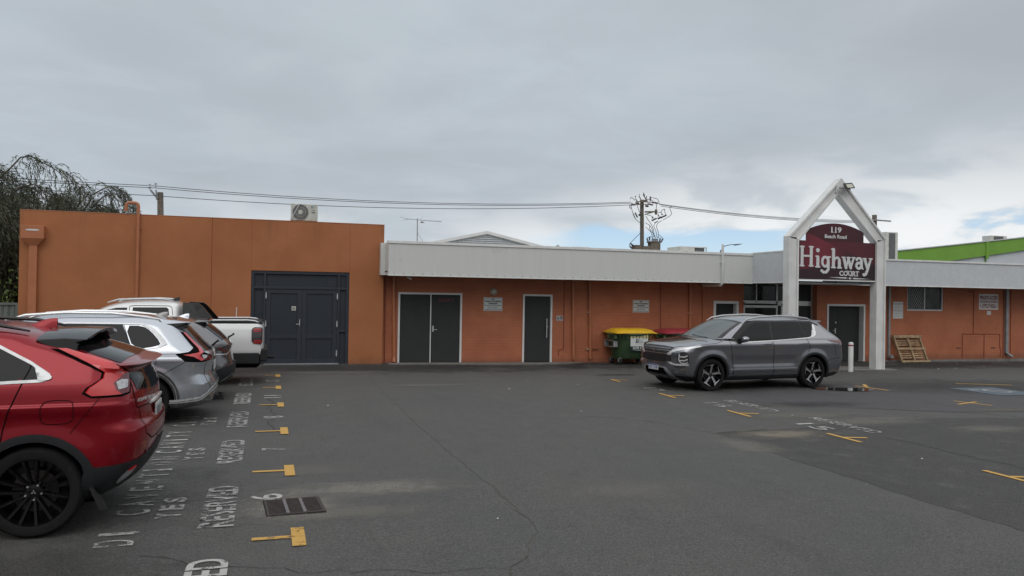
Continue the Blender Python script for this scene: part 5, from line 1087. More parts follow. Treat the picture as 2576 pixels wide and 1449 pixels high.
class Shell:
    """car shell as stacked plan outlines; x=0 at the tail, nose towards -x, z up"""
    def __init__(s, rear, front, w, Lr, Lf, nr=2.6, nf=2.4, crease=None, nu=22, zs=None):
        s.r, s.f, s.w, s.Lr, s.Lf, s.nr, s.nf, s.cr = curve(rear), curve(front), curve(w), curve(Lr), curve(Lf), nr, nf, crease
        z0, z1 = w[0][0], w[-1][0]; zs = [z0]; z = z0
        while z < z1-1e-6:
            dz = .022
            while dz > .0006 and max(abs(s.r(z+dz)-s.r(z)), abs(s.f(z+dz)-s.f(z)), abs(s.w(min(z1, z+dz))-s.w(z))*1.2) > .045: dz *= .7
            z = min(z1, z+dz); zs.append(z)
        s.zs = zs; s.nu = nu
    def row(s, z):
        xr, xf, w = s.r(z), s.f(z), max(1e-4, s.w(z)); L = xr-xf; lr, lf = s.Lr(z), s.Lf(z)
        if lr+lf > L*.96: k = L*.96/(lr+lf); lr *= k; lf *= k
        out = []; n = s.nu
        for i in range(n+1):
            a = math.pi/2*i/n; out.append((xr-lr*(1-math.cos(a)**(2/s.nr)), -w*math.sin(a)**(2/s.nr)))
        x0, x1 = xr-lr, xf+lf; k = 64
        for i in range(1, k): out.append((x0+(x1-x0)*i/k, -w))
        for i in range(n+1):
            a = math.pi/2*(1-i/n); out.append((xf+lf*(1-math.cos(a)**(2/s.nf)), -w*math.sin(a)**(2/s.nf)))
        if s.cr: out = [(x, y+(-s.cr(x, z) if y < 0 else 0)*min(1, (abs(y)/w)**4)) for x, y in out]
        return out+[(x, -y) for x, y in out[-2:0:-1]]
    def mesh(s):
        rows = [s.row(z) for z in s.zs]; n = len(rows[0]); vs = [(x, y, z) for z, r in zip(s.zs, rows) for x, y in r]
        fs = [(i*n+k, i*n+(k+1) % n, (i+1)*n+(k+1) % n, (i+1)*n+k) for i in range(len(rows)-1) for k in range(n)]
        b = len(vs); r0 = rows[0]; h = n//2
        # close bottom and top with strips between mirrored points
        def cap(base, flip):
            out = []
            for i in range(h):
                a, c, d, e = i, i+1, (n-i-1) % n if i else 0, (n-i) % n
                q = [base+i, base+(i+1), base+(n-i-1) % n, base+(n-i) % n]; q = [v for j, v in enumerate(q) if v not in q[:j]]
                if len(q) > 2: out.append(tuple(q[::-1] if flip else q))
            return out
        return vs, fs+cap(0, True)+cap((len(rows)-1)*n, False)
class Car:
    def __init__(s, name, label, cat, loc, rz, z_scale=1., group=None):
        s.t = thing(name, label, cat, loc, rz, group); s.zs = z_scale; s.parts = {}
    def shell(s, sh, wheels, Rw, mats, name='body', upper=None):
        vs, fs = sh.mesh()
        if upper: 
            v2, f2 = upper.mesh()
        s.bvh = BVHTree.FromPolygons(vs, fs)
        if upper: s.bvh2 = BVHTree.FromPolygons(v2, f2)
        me = bpy.data.meshes.new(name); me.from_pydata(vs, [], fs)
        for m in mats: me.materials.append(M[m])
        bm = bmesh.new(); bm.from_mesh(me); bmesh.ops.remove_doubles(bm, verts=bm.verts, dist=2e-4); bmesh.ops.recalc_face_normals(bm, faces=bm.faces); bm.to_mesh(me); bm.free()
        for p in me.polygons: p.use_smooth = True
        o = bpy.data.objects.new(name, me); COL.objects.link(o)
        c = MB()
        for (x, z) in wheels:
            for sg in (-1, 1):
                c.add(*[q for q in cylinder_y(x, z, Rw, sg*.62, sg*1.3)])
        cut = c.build('cut', 'gap'); md = o.modifiers.new('b', 'BOOLEAN'); md.operation = 'DIFFERENCE'; md.object = cut; md.solver = 'EXACT'
        bpy.context.view_layer.update()
        m2 = bpy.data.meshes.new_from_object(o.evaluated_get(bpy.context.evaluated_depsgraph_get())); m2.name = name
        o.modifiers.clear(); o.data = m2; bpy.data.objects.remove(cut); bpy.data.meshes.remove(me)
        for p in m2.polygons:
            cc = p.center
            for (x, z) in wheels:
                if math.hypot(cc.x-x, cc.z-z) < Rw+.004 and abs(cc.y) > .6 and (abs(abs(cc.y)-.62) < .01 or abs(p.normal.y) < .35 and math.hypot(cc.x-x, cc.z-z) > Rw-.03): p.material_index = 1
            if cc.z < sh.zs[0]+.001: p.material_index = 1
        m2.set_sharp_from_angle(angle=R(40)); o.parent = s.t; s.body = o; return o
    def hit(s, p, d, up=False):
        bv = s.bvh2 if up else s.bvh; return bv.ray_cast(Vector(p), Vector(d))
    def patch(s, name, mats, pts, d=(0, 1, 0), off=.004, parent=None, both=True, step=.03, up=False, smooth=1, rim=.012, multi=None):
        """pts: 3-D outline points; laid on the shell along direction d (near side: +y)"""
        polys = multi or [pts]; bm = bmesh.new(); D = Vector(d).normalized(); A = D.cross(Vector((0, 0, 1))).normalized()
        if abs(D.z) > .9: A = Vector((0, 1, 0)); A = (A-D*A.dot(D)).normalized()
        B = A.cross(D).normalized()
        for P in polys:
            q = [(Vector(p).dot(A), Vector(p).dot(B)) for p in P]
            if smooth: q = chaikin(q, smooth)
            f = bm.faces.new([bm.verts.new((a, b, 0)) for a, b in q])
        bmesh.ops.triangulate(bm, faces=bm.faces[:])
        xs = [v.co.x for v in bm.verts]; ys_ = [v.co.y for v in bm.verts]
        for k, (lo, hi) in enumerate(((min(xs), max(xs)), (min(ys_), max(ys_)))):
            t = lo+step
            while t < hi:
                co_ = (t, 0, 0) if k == 0 else (0, t, 0); no = (1, 0, 0) if k == 0 else (0, 1, 0)
                bmesh.ops.bisect_plane(bm, geom=bm.verts[:]+bm.edges[:]+bm.faces[:], plane_co=co_, plane_no=no, dist=1e-5); t += step
        bad = []
        for v in bm.verts:
            o = A*v.co.x+B*v.co.y-D*8; h = s.hit(o, D, up)
            if h[0] is None: bad.append(v); continue
            n = h[1]; n = n if n.dot(D) < 0 else -n
            v.co = h[0]+n*off
        if bad: bmesh.ops.delete(bm, geom=bad, context='VERTS')
        # thin returned edge
        be = [e for e in bm.edges if e.is_boundary]
        if rim and be:
            ex = bmesh.ops.extrude_edge_only(bm, edges=be)
            for g_ in ex['geom']:
                if isinstance(g_, bmesh.types.BMVert): g_.co += D*rim
        me = bpy.data.meshes.new(name); bm.normal_update(); bm.to_mesh(me); bm.free()
        for m in (mats if isinstance(mats, (list, tuple)) else [mats]): me.materials.append(M[m])
        for p in me.polygons: p.use_smooth = True
        me.set_sharp_from_angle(angle=R(35))
        o = bpy.data.objects.new(name, me); COL.objects.link(o); o.parent = parent or s.body
        if both: s.mirror(o)
        return o
    def mirror(s, o):
        """the matching part on the far side of the car"""
        me = o.data.copy(); 
        for v in me.vertices: v.co.y *= -1
        me.flip_normals(); q = bpy.data.objects.new(o.name.split('.')[0], me); COL.objects.link(q); q.parent = o.parent; return q
    def line(s, name, m, paths, w=.007, d=(0, 1, 0), off=.0035, both=True, up=False, parent=None, step=.025):
        if name in ('door_shut_line', 'panel_line') and len(paths) > 1:
            for q in paths: s.line(name, m, [q], w, d, off, both, up, parent, step)
            return
        D = Vector(d).normalized(); polys = []; fin = MB()
        for path in paths:
            P = [Vector(p) for p in path]; Q = []
            for i in range(len(P)-1):
                n = max(1, int((P[i+1]-P[i]).length/step)); Q += [P[i].lerp(P[i+1], k/n) for k in range(n)]
            Q.append(P[-1]); L = []
            for i, p in enumerate(Q):
                t = Q[min(i+1, len(Q)-1)]-Q[max(0, i-1)]; t -= D*t.dot(D); sd_ = t.cross(D).normalized()*w/2; row = []
                for sg in (-1, 1):
                    h = s.hit(p+sd_*sg-D*8, D, up)
                    if h[0] is None: row = None; break
                    n = h[1] if h[1].dot(D) < 0 else -h[1]; row.append(h[0]+n*off)
                L.append(row)
            for i in range(len(L)-1):
                if L[i] and L[i+1]:
                    q = [L[i][0], L[i][1], L[i+1][1], L[i+1][0]]; fin.add(q, [(0, 1, 2, 3)])
        o = fin.build(name, m, smooth=False, fix=False); o.parent = parent or s.body
        if both and fin.v: s.mirror(o)
        return o
    def wheel(s, x, y, r, style, w=.235, name='wheel'):
        sg = -1 if y < 0 else 1; c = (x, y, r); b = MB(); wd = w/2
        b.lathe([(r*.72, wd*.80), (r*.74, wd*.96), (r*.82, wd*1.03), (r*.92, wd*1.0), (r*.975, wd*.82), (r*.995, wd*.55), (r, 0), (r*.995, -wd*.55), (r*.97, -wd*.85), (r*.8, -wd), (r*.66, -wd*.8)], c, (0, sg, 0), 56)
        root = b.build(name, 'tyre', s.t, smooth=True, world=False)
        b = MB(); b.lathe([(r*.735, wd*.86), (r*.715, wd*.90), (r*.705, wd*.70), (r*.68, wd*.2), (r*.66, -wd*.7), (r*.2, -wd*.6), (r*.2, wd*.1), (0, wd*.1)], c, (0, sg, 0), 48); b.build('barrel', 'rimblack', root, smooth=True, world=False)
        b = MB(); b.lathe([(r*.20, wd*.05), (r*.46, wd*.05), (r*.46, wd*.16), (r*.20, wd*.16)], c, (0, sg, 0), 32); b.build('brake_disc', 'rust', root, world=False)
        def P(rad, ang, t): return (x+rad*math.cos(ang), y+sg*t, r+rad*math.sin(ang))
        b = MB(); b2 = MB(); R0, R1 = r*.13, r*.715
        if style == 'turbine':
            for i in range(5):
                a = R(90+72*i+8); 
                for dlt, wi in ((0, .085),):
                    # straight blade leaning off centre, with a broad foot at the rim
                    a1 = a-.30; ip = [P(R0*.95, a+.55, wd*.62), P(R0*.95, a-.45, wd*.62)]; op = [P(R1*.80, a1-.05, wd*.80), P(R1*.80, a1+.19, wd*.80)]
                    b2.add([ip[0], ip[1], op[0], op[1]], [(0, 1, 2, 3)])
                    foot = [P(R1*.80, a1+.19, wd*.80), P(R1*.80, a1-.05, wd*.80), P(R1*.985, a1-.14, wd*.86), P(R1*.985, a1+.72, wd*.86), P(R1*.90, a1+.60, wd*.84)]
                    b2.add(foot, [(0, 1, 2, 3, 4)])
                    for p, q in ((ip[0], op[1]), (ip[1], op[0]), (foot[0], foot[4]), (foot[4], foot[3])):
                        b.add([p, q, (q[0], q[1]-sg*.05, q[2]), (p[0], p[1]-sg*.05, p[2])], [(0, 1, 2, 3)])
                b.bar(P(R0, a+.62, wd*.35), P(R1, a+.42, wd*.55), .02, .03, (0, 1, 0)); b.bar(P(R0, a+.3, wd*.35), P(R1, a+.02, wd*.55), .016, .03, (0, 1, 0))
        else:
            for i in range(5):
                a = R(90+72*i+6)
                for e in (-.20, .20):
                    b.add([P(R0, a+e*1.6-.14, wd*.60), P(R0, a+e*1.6+.14, wd*.60), P(R1, a+e*.9+.045, wd*.84), P(R1, a+e*.9-.045, wd*.84), P(R0, a+e*1.6-.2, wd*.2), P(R0, a+e*1.6+.2, wd*.2), P(R1, a+e*.9+.08, wd*.5), P(R1, a+e*.9-.08, wd*.5)], [(0, 1, 2, 3), (1, 5, 6, 2), (4, 0, 3, 7)])
                am = a+R(36); b.add([P(R0, am-.15, wd*.52), P(R0, am+.15, wd*.52), P(R1, am+.04, wd*.80), P(R1, am-.04, wd*.80), P(R0, am-.2, wd*.2), P(R0, am+.2, wd*.2), P(R1, am+.07, wd*.5), P(R1, am-.07, wd*.5)], [(0, 1, 2, 3), (1, 5, 6, 2), (4, 0, 3, 7)])
        b.lathe([(R0*1.35, wd*.3), (R0*1.3, wd*.60), (R0*.7, wd*.64), (R0*.65, wd*.60), (0, wd*.61)], c, (0, sg, 0), 24)
        b.build('spokes', 'rimblack', root, world=False)
        if b2.v: b2.build('spoke_face', 'rimsilver', root, world=False)
        b = MB()
        for i in range(5): a = R(90+72*i+42); q = P(R0*1.28 if style != 'turbine' else R0*.6, a, wd*.60); b.lathe([(.011, 0), (.0105, .018), (.006, .024), (0, .025)], q, (0, sg, 0), 10)
        b.build('wheel_nut', 'chrome' if style != 'turbine' else 'rimblack', root, world=False)
        if style in ('spoke', 'turbine'): s.diamonds((x, y+sg*(wd*.66), r), .021, (sg*1., 0, 0), (0, 0, 1), root)
        return root
    def diamonds(s, c, k, u, v, parent):
        """three lozenges meeting at a point"""
        c = Vector(c); u = Vector(u).normalized(); v = Vector(v).normalized(); b = MB()
        for a in (90, 210, 330):
            a = R(a); d = u*math.cos(a)+v*math.sin(a); e = -u*math.sin(a)+v*math.cos(a)
            b.add([c, c+d*k*.5*1.0+e*k*.29*1.0, c+d*k, c+d*k*.5-e*k*.29], [(0, 1, 2, 3)])
        o = b.build('emblem', 'chrome', parent, world=False, fix=False); return o
    def wheels(s, xs, y, r, style, w=.235):
        for x in xs:
            for sg in (-1, 1): s.wheel(x, sg*(y-w/2), r, style, w)
    def underbody(s, x0, x1, w=.62, z0=.20, z1=.5):
        b = MB(); b.box(x0, x1, -w, w, z0, z1); b.build('underbody', 'gap', s.t, world=False)
def cylinder_y(x, z, r, y0, y1, n=48):
    vs = [(x+r*math.cos(2*math.pi*k/n), y, z+r*math.sin(2*math.pi*k/n)) for y in (y0, y1) for k in range(n)]
    return vs, [tuple(range(n))[::-1], tuple(range(n, 2*n))]+[(k, (k+1) % n, n+(k+1) % n, n+k) for k in range(n)]
def arch(x, z, r0, r1, a0=-18, a1=198, n=30):
    """ring segment outline in the side plane"""
    o = [(x+r1*math.cos(R(a0+(a1-a0)*i/n)), 0, z+r1*math.sin(R(a0+(a1-a0)*i/n))) for i in range(n+1)]
    i_ = [(x+r0*math.cos(R(a0+(a1-a0)*i/n)), 0, z+r0*math.sin(R(a0+(a1-a0)*i/n))) for i in range(n+1)]
    return o+i_[::-1]
def S2(*p): return [(x, 0, z) for x, z in p]
def flare(ws, r=.43, amp=.022, wid=.12):
    def f(x, z):
        v = 0
        for (wx, wz) in ws:
            d = math.hypot(x-wx, z-wz)
            if z > wz-.25: v = max(v, 1-abs(d-r)/wid)
        return amp*sst(0, 1, max(0, v))
    return f

# ---- red car (nearest)
RW = [(-.75, .352), (-3.42, .352)]
fl = flare(RW, .44, .016, .13)
def red_crease(x, z):
    # shoulder line rising to the tail lamp, scooped flank below it
    zl = .985+.035*(x+3.5)/3.5
    return fl(x, z)+.016*sst(zl-.10, zl-.005, z)*(1-sst(zl, zl+.02, z))-.014*sst(zl-.40, zl-.18, z)*(1-sst(zl-.16, zl-.04, z))
red_shell = Shell(rear=[(.24, -.30), (.30, -.18), (.38, -.08), (.46, -.02), (.60, .025), (.72, .045), (.80, .04), (.86, .005), (1.0, -.01), (1.08, -.018), (1.16, -.04), (1.25, -.08), (1.285, -.06), (1.30, .01), (1.325, .015), (1.335, -.07), (1.36, -.14), (1.44, -.38), (1.50, -.60), (1.545, -.72), (1.58, -.84), (1.62, -1.08), (1.65, -1.5), (1.665, -1.85)],
    front=[(.24, -4.2), (.32, -4.38), (.45, -4.45), (.75, -4.45), (.9, -4.38), (.98, -4.15), (1.04, -3.8), (1.09, -3.42), (1.2, -3.17), (1.4, -2.78), (1.55, -2.42), (1.62, -2.15), (1.65, -2.0), (1.665, -1.9)],
    w=[(.24, .79), (.30, .835), (.40, .862), (.60, .882), (.85, .895), (1.0, .893), (1.08, .882), (1.15, .868), (1.22, .845), (1.35, .78), (1.48, .715), (1.55, .67), (1.59, .62), (1.625, .53), (1.65, .38), (1.66, .22), (1.665, .02)],
    Lr=[(.24, .5), (.5, .42), (.8, .40), (1.1, .42), (1.3, .40), (1.4, .45), (1.55, .35), (1.66, .3)], Lf=[(.3, .7), (.9, .7), (1.05, .9), (1.1, .7), (1.3, .45), (1.66, .5)], nr=3.2, nf=2.5, crease=red_crease)
car = Car('parked_car', 'red parked car with black spoiler and black alloys cut off by the left edge', 'car', (-.93, 7.675, gz(-2)), 0, group='cars parked along the RESERVED bays')
car.shell(red_shell, RW, .40, ['red', 'gap'])
RED = car

# ---- silver car
SW = [(-.92, .345), (-3.55, .345)]
fls = flare(SW, .43, .02, .13)
def sil_crease(x, z): return fls(x, z)+.012*sst(.80, .94, z)*(1-sst(.95, .965, z))-.012*sst(.45, .6, z)*(1-sst(.62, .8, z))
sil_shell = Shell(rear=[(.20, -.28), (.26, -.06), (.33, -.01), (.45, 0), (.55, .005), (.62, -.02), (.72, -.06), (.80, -.055), (.90, -.03), (.99, -.045), (1.04, -.10), (1.10, -.17), (1.30, -.36), (1.40, -.46), (1.44, -.54), (1.49, -.66), (1.53, -.84), (1.565, -1.15), (1.585, -1.6), (1.59, -1.9)],
    front=[(.20, -4.3), (.3, -4.52), (.5, -4.6), (.8, -4.58), (.93, -4.3), (.99, -3.8), (1.03, -3.5), (1.2, -3.2), (1.35, -2.92), (1.45, -2.7), (1.53, -2.45), (1.57, -2.2), (1.59, -2.0)],
    w=[(.20, .80), (.28, .86), (.45, .90), (.7, .925), (.88, .93), (.97, .915), (1.05, .895), (1.2, .82), (1.35, .745), (1.43, .70), (1.50, .63), (1.545, .54), (1.575, .38), (1.585, .2), (1.59, .02)],
    Lr=[(.2, .5), (.6, .45), (.95, .42), (1.2, .45), (1.45, .4)], Lf=[(.3, .8), (.9, .8), (1.0, 1.), (1.1, .6)], nr=2.8, crease=sil_crease)
car = Car('parked_car', 'silver parked car with tall chrome edged windows between the red and dark grey cars', 'car', (-.70, 12.98, gz(-2)), 0, group='cars parked along the RESERVED bays')
car.shell(sil_shell, SW, .40, ['silver', 'gap']); SIL = car
# ---- dark grey car
GW = [(-.90, .33), (-3.5, .33)]
gry_shell = Shell(rear=[(.22, -.40), (.30, -.14), (.38, -.04), (.52, 0), (.62, -.01), (.75, -.05), (.88, -.07), (.95, -.05), (1.0, -.07), (1.05, -.12), (1.25, -.36), (1.32, -.46), (1.36, -.54), (1.40, -.64), (1.44, -.85), (1.465, -1.2), (1.475, -1.8)],
    front=[(.22, -4.2), (.5, -4.5), (.8, -4.45), (.9, -4.1), (.98, -3.4), (1.2, -3.0), (1.4, -2.5), (1.45, -2.2), (1.475, -1.9)],
    w=[(.22, .80), (.3, .86), (.5, .90), (.8, .915), (.92, .90), (1.0, .875), (1.15, .80), (1.3, .73), (1.37, .68), (1.42, .60), (1.455, .44), (1.47, .22), (1.475, .02)],
    Lr=[(.2, .5), (.6, .5), (.95, .5), (1.4, .4)], Lf=[(.3, .8), (1.0, 1.), (1.1, .6)], nr=2.6)
car = Car('parked_car', 'dark grey parked car mostly hidden behind the silver car', 'car', (-.51, 15.27, gz(-2)), 0, group='cars parked along the RESERVED bays')
car.shell(gry_shell, GW, .38, ['greyp', 'gap']); GRY = car
# ---- white utility truck
UW = [(-1.2, .36), (-4.3, .36)]
ut_low = Shell(rear=[(.62, .0), (.70, .0), (1.15, .0), (1.22, -.01), (1.28, -.05)], front=[(.62, -5.1), (.9, -5.1), (1.05, -4.8), (1.12, -4.0), (1.2, -3.3), (1.28, -3.2)],
    w=[(.62, .87), (.70, .90), (.95, .925), (1.12, .91), (1.22, .885), (1.265, .87), (1.28, .86)], Lr=[(.5, .16), (1.28, .14)], Lf=[(.5, .8), (1.1, .9), (1.28, .3)], nr=3.2)
ut_cab = Shell(rear=[(1.10, -1.62), (1.5, -1.62), (1.6, -1.63), (1.65, -1.66), (1.70, -1.80), (1.72, -2.1)], front=[(1.10, -3.75), (1.2, -3.6), (1.35, -3.45), (1.5, -3.25), (1.6, -3.05), (1.66, -2.85), (1.70, -2.6), (1.72, -2.2)],
    w=[(1.10, .89), (1.25, .87), (1.45, .80), (1.58, .745), (1.64, .69), (1.68, .58), (1.71, .35), (1.72, .02)], Lr=[(1.1, .12), (1.72, .15)], Lf=[(1.1, .4), (1.72, .4)], nr=2.8, nu=16)
car = Car('utility_truck', 'white dual cab utility truck parked nearest the orange building', 'truck', (.0, 17.8, gz(-2)), 0, group='cars parked along the RESERVED bays')
car.shell(ut_low, UW, .42, ['whitep', 'gap'], upper=ut_cab); UTE = car
# ---- outlander-shaped car facing left
OW = [(-1.0, .36), (-3.85, .36)]
flo = flare(OW, .45, .020, .13)
def out_crease(x, z):
    c = flo(x, z)+.014*sst(.90, 1.03, z)*(1-sst(1.035, 1.055, z))
    if -3.4 < x < -1.45: c += -.022*sst(.50, .60, z)*(1-sst(.66, .80, z))*sst(-3.4, -3.2, x)*(1-sst(-1.65, -1.45, x))+.012*sst(.38, .43, z)*(1-sst(.45, .5, z))
    return c
out_shell = Shell(rear=[(0.22, -0.43), (0.28, -0.15), (0.36, -0.06), (0.5, -0.02), (0.68, 0.01), (0.8, -0.01), (1.0, -0.04), (1.1, -0.06), (1.18, -0.14), (1.3, -0.29), (1.46, -0.47), (1.52, -0.55), (1.56, -0.69), (1.6, -1.01), (1.635, -1.36), (1.65, -1.86), (1.655, -2.16)],
    front=[(.22, -4.38), (.28, -4.56), (.36, -4.68), (.5, -4.74), (.85, -4.73), (.96, -4.69), (1.02, -4.57), (1.06, -4.35), (1.10, -4.05), (1.13, -3.78), (1.16, -3.66), (1.30, -3.38), (1.45, -3.08), (1.54, -2.86), (1.60, -2.65), (1.635, -2.45), (1.655, -2.2)],
    w=[(.22, .78), (.28, .84), (.40, .882), (.7, .918), (.95, .93), (1.04, .92), (1.10, .895), (1.15, .88), (1.30, .80), (1.45, .73), (1.53, .68), (1.58, .60), (1.62, .48), (1.645, .28), (1.655, .02)],
    Lr=[(.2, .34), (.7, .27), (1.1, .27), (1.5, .4), (1.65, .4)], Lf=[(.2, .5), (.45, .45), (.85, .42), (1.0, .55), (1.06, .75), (1.12, .9), (1.15, .45), (1.3, .32), (1.65, .4)], nr=3.6, nf=2.7, crease=out_crease)
a_ = R(4.6); cs, sn = math.cos(a_), math.sin(a_)
# near front wheel touches the ground at (9.32, 14.77)
o_x = 9.32-(-3.85*cs+.92*sn); o_y = 14.80-(-3.85*sn-.92*cs)
car = Car('parked_car', 'metallic grey parked car with chrome trim facing left in front of the gateway', 'car', (o_x, o_y, gz(10.5)), a_)
car.shell(out_shell, OW, .42, ['gunmetal', 'gap']); OUT = car

# ---- red car details
c = RED; DG = (-.6, .8, 0)
c.underbody(-4.2, -.35)
c.wheels([-.75], .885, .352, 'spoke'); c.wheels([-3.42], .885, .352, 'spoke')
g1 = c.patch('side_window', 'cglass', S2((-3.0, 1.10), (-2.85, 1.17), (-2.3, 1.43), (-1.9, 1.505), (-1.35, 1.525), (-1.05, 1.475), (-.80, 1.345), (-.84, 1.235), (-.90, 1.205), (-1.6, 1.17), (-2.4, 1.13)), off=.002, smooth=0)
c.patch('quarter_window', 'cglass', S2((-.81, 1.345), (-.68, 1.245), (-.69, 1.215), (-.86, 1.205)), off=.003, smooth=0)
win = [(-3.0, 1.10), (-2.4, 1.128), (-1.6, 1.168), (-.9, 1.203), (-.72, 1.21), (-.665, 1.225), (-.665, 1.255), (-.80, 1.345), (-1.05, 1.478), (-1.35, 1.530), (-1.9, 1.512), (-2.3, 1.438), (-2.85, 1.175)]
c.line('window_trim', 'satin', [S2(*win)], .022, off=.007)
c.patch('trim_corner', 'satin', S2((-.72, 1.206), (-.645, 1.218), (-.64, 1.245), (-.76, 1.33), (-.79, 1.345), (-.79, 1.325), (-.70, 1.250), (-.695, 1.232), (-.74, 1.222)), off=.013, smooth=1)
c.line('door_shut_line', 'gap', [S2((-.795, 1.34), (-.80, 1.30), (-.835, 1.21), (-.888, 1.066), (-.928, .948), (-.955, .849), (-.965, .76)), S2((-2.0, 1.5), (-2.05, 1.14), (-2.05, .35)), S2((-3.0, 1.1), (-3.05, .8), (-2.98, .35))], .009)
fu = chaikin([(-.70, 1.038), (-.64, 1.062), (-.515, 1.062), (-.478, 1.04), (-.476, .93), (-.50, .885), (-.60, .876), (-.69, .882), (-.705, .93)], 1)
c.line('fuel_flap', 'gap', [S2(*(fu+fu[:1]))], .006)
c.line('panel_line', 'gap', [S2((-.29, 1.086), (-.354, .996), (-.43, .90), (-.50, .80))], .005)
b = MB(); b.tube([(-1.0, -.905, 1.03), (-1.06, -.925, 1.035), (-1.18, -.928, 1.033), (-1.25, -.905, 1.028)], [.012, .018, .018, .012], 8); b.tube([(-1.0, .905, 1.03), (-1.06, .925, 1.035), (-1.18, .928, 1.033), (-1.25, .905, 1.028)], .016, 8); b.build('door_handle', 'red', c.t, smooth=True, world=False)
for x in RW: c.patch('arch_cladding', 'clad', arch(x[0], x[1], .395, .455, -22, 200), off=.009, smooth=0, rim=.03)
c.patch('sill_cladding', 'clad', S2((-3.05, .22), (-1.15, .22), (-1.15, .36), (-3.05, .36)), off=.01, smooth=0)
# bumper cladding wraps the corner
c.patch('lower_bumper', 'clad', [(-.36, -.9, .55), (-.31, -.88, .53), (-.09, -.60, .545), (.05, -.25, .60), (.05, 0, .62), (.05, .3, .60), (0, .6, .56), (-.1, .6, .25), (-.1, 0, .25), (-.1, -.5, .25), (-.34, -.85, .25), (-.395, -.9, .36)], d=DG, off=.010, smooth=0, both=False, rim=.03)
c.patch('arch_cladding', 'clad', [(-.42, -.9, .62), (-.33, -.9, .535), (-.30, -.9, .50), (-.36, -.9, .25), (-.41, -.9, .25), (-.39, -.9, .45)], off=.014, smooth=0)
c.patch('reflector_trim', 'satin', [(-.175, -.71, .46), (-.115, -.63, .495), (-.10, -.61, .49), (-.125, -.64, .44), (-.17, -.68, .40), (-.20, -.72, .37), (-.21, -.74, .39)], d=DG, off=.018, both=False)
c.patch('reflector', 'lampred', [(-.165, -.70, .468), (-.115, -.63, .503), (-.10, -.61, .498), (-.12, -.635, .472)], d=DG, off=.022, both=False)
for y, z, x in ((-.52, .575, -.05), (-.08, .63, .04)):
    h = c.hit((2, y, z), (-1, 0, 0)); b = MB(); b.lathe([(.016, 0), (.014, .006), (0, .007)], h[0]+Vector((.008, 0, 0)), (1, 0, 0), 14); b.build('parking_sensor', 'black', c.t, world=False)
# tail lamp: dark surround, bright red body, smoked inner lens, clear reversing lamp
c.patch('lamp_surround', 'gap', [(-.67, -.73, 1.45), (-.58, -.70, 1.44), (-.38, -.713, 1.375), (-.19, -.726, 1.31), (-.14, -.60, 1.255), (-.12, -.70, 1.09), (-.165, -.78, 1.072), (-.36, -.878, 1.072), (-.42, -.88, 1.105), (-.395, -.87, 1.15), (-.315, -.815, 1.215), (-.31, -.79, 1.26), (-.45, -.76, 1.33)], d=DG, off=.006, smooth=0, rim=.02)
lamp = c.patch('tail_lamp', 'lampred', [(-.64, -.715, 1.442), (-.58, -.695, 1.438), (-.38, -.713, 1.372), (-.19, -.726, 1.302), (-.163, -.64, 1.26), (-.20, -.71, 1.22), (-.235, -.795, 1.175), (-.216, -.80, 1.125), (-.18, -.775, 1.088), (-.36, -.872, 1.087), (-.395, -.872, 1.112), (-.372, -.862, 1.148), (-.295, -.81, 1.215), (-.288, -.79, 1.262), (-.42, -.75, 1.33)], d=DG, off=.02, smooth=0, rim=.02)
c.patch('inner_lens', 'lampdark', [(-.163, -.60, 1.255), (-.15, -.70, 1.10), (-.185, -.778, 1.088), (-.225, -.80, 1.13), (-.24, -.795, 1.176), (-.20, -.69, 1.235)], d=DG, off=.017, smooth=0, parent=lamp)
c.patch('reversing_lamp', 'lampclear', [(-.218, -.776, 1.182), (-.19, -.727, 1.196), (-.158, -.67, 1.19), (-.162, -.71, 1.135), (-.205, -.785, 1.125)], d=DG, off=.021, smooth=0, parent=lamp)
# glass and tailgate
c.patch('rear_glass', 'cglass', [(-.66, -.61, 1.50), (-.66, .61, 1.50), (-.17, .70, 1.36), (-.14, 0, 1.35), (-.17, -.70, 1.36)], d=(-.35, 0, -1), off=.004, both=False, smooth=0)
c.patch('lower_rear_glass', 'cglass', [(0, -.64, 1.245), (0, -.62, 1.105), (0, 0, 1.055), (0, .62, 1.105), (0, .64, 1.245)], d=(-1, 0, 0), off=.004, both=False, smooth=0)
c.line('tailgate_line', 'gap', [[(0, -.655, 1.25), (0, -.68, 1.06), (0, -.655, .96), (0, -.32, .955), (0, -.28, .80), (0, 0, .795), (0, .28, .80), (0, .32, .955), (0, .655, .96)], [(0, -.62, .96), (0, -.60, .74), (0, -.45, .675), (0, 0, .665), (0, .45, .675), (0, .6, .74), (0, .62, .96)]], .008, d=(-1, 0, 0), both=False)
b = MB(); h = [c.hit((2, y, .962), (-1, 0, 0))[0] for y in (-.34, -.2, 0, .2, .34)]; b.tube([p+Vector((.012, 0, 0)) for p in h], [.012, .018, .018, .018, .012], 8); b.build('chrome_garnish', 'bright', c.t, smooth=True, world=False)
x_ = c.hit((2, 0, .87), (-1, 0, 0))[0].x
b = MB(); b.box(x_+.012, x_+.024, -.18, .19, .80, .93); b.build('number_plate', 'plate', c.t, world=False, bevel=.002)
b = MB(); b.text('1GR 817', (x_+.0255, -.15, .825), (0, .31, 0), (0, 0, .075), .02); b.build('plate_characters', 'ink', c.t, fix=False, world=False)
b = MB(); h = c.hit((2, -.45, 1.0), (-1, 0, 0))[0]; h2 = c.hit((2, -.66, 1.0), (-1, 0, 0))[0]; dv = (h-h2)
b.text('ECLIPSE CROSS', h2+Vector((.008, .02, .005)), dv*1.9+Vector((.0, 0, -.008)), (0, 0, .026), .03, depth=.003); b.build('badge_lettering', 'bright', c.t, fix=False, world=False)
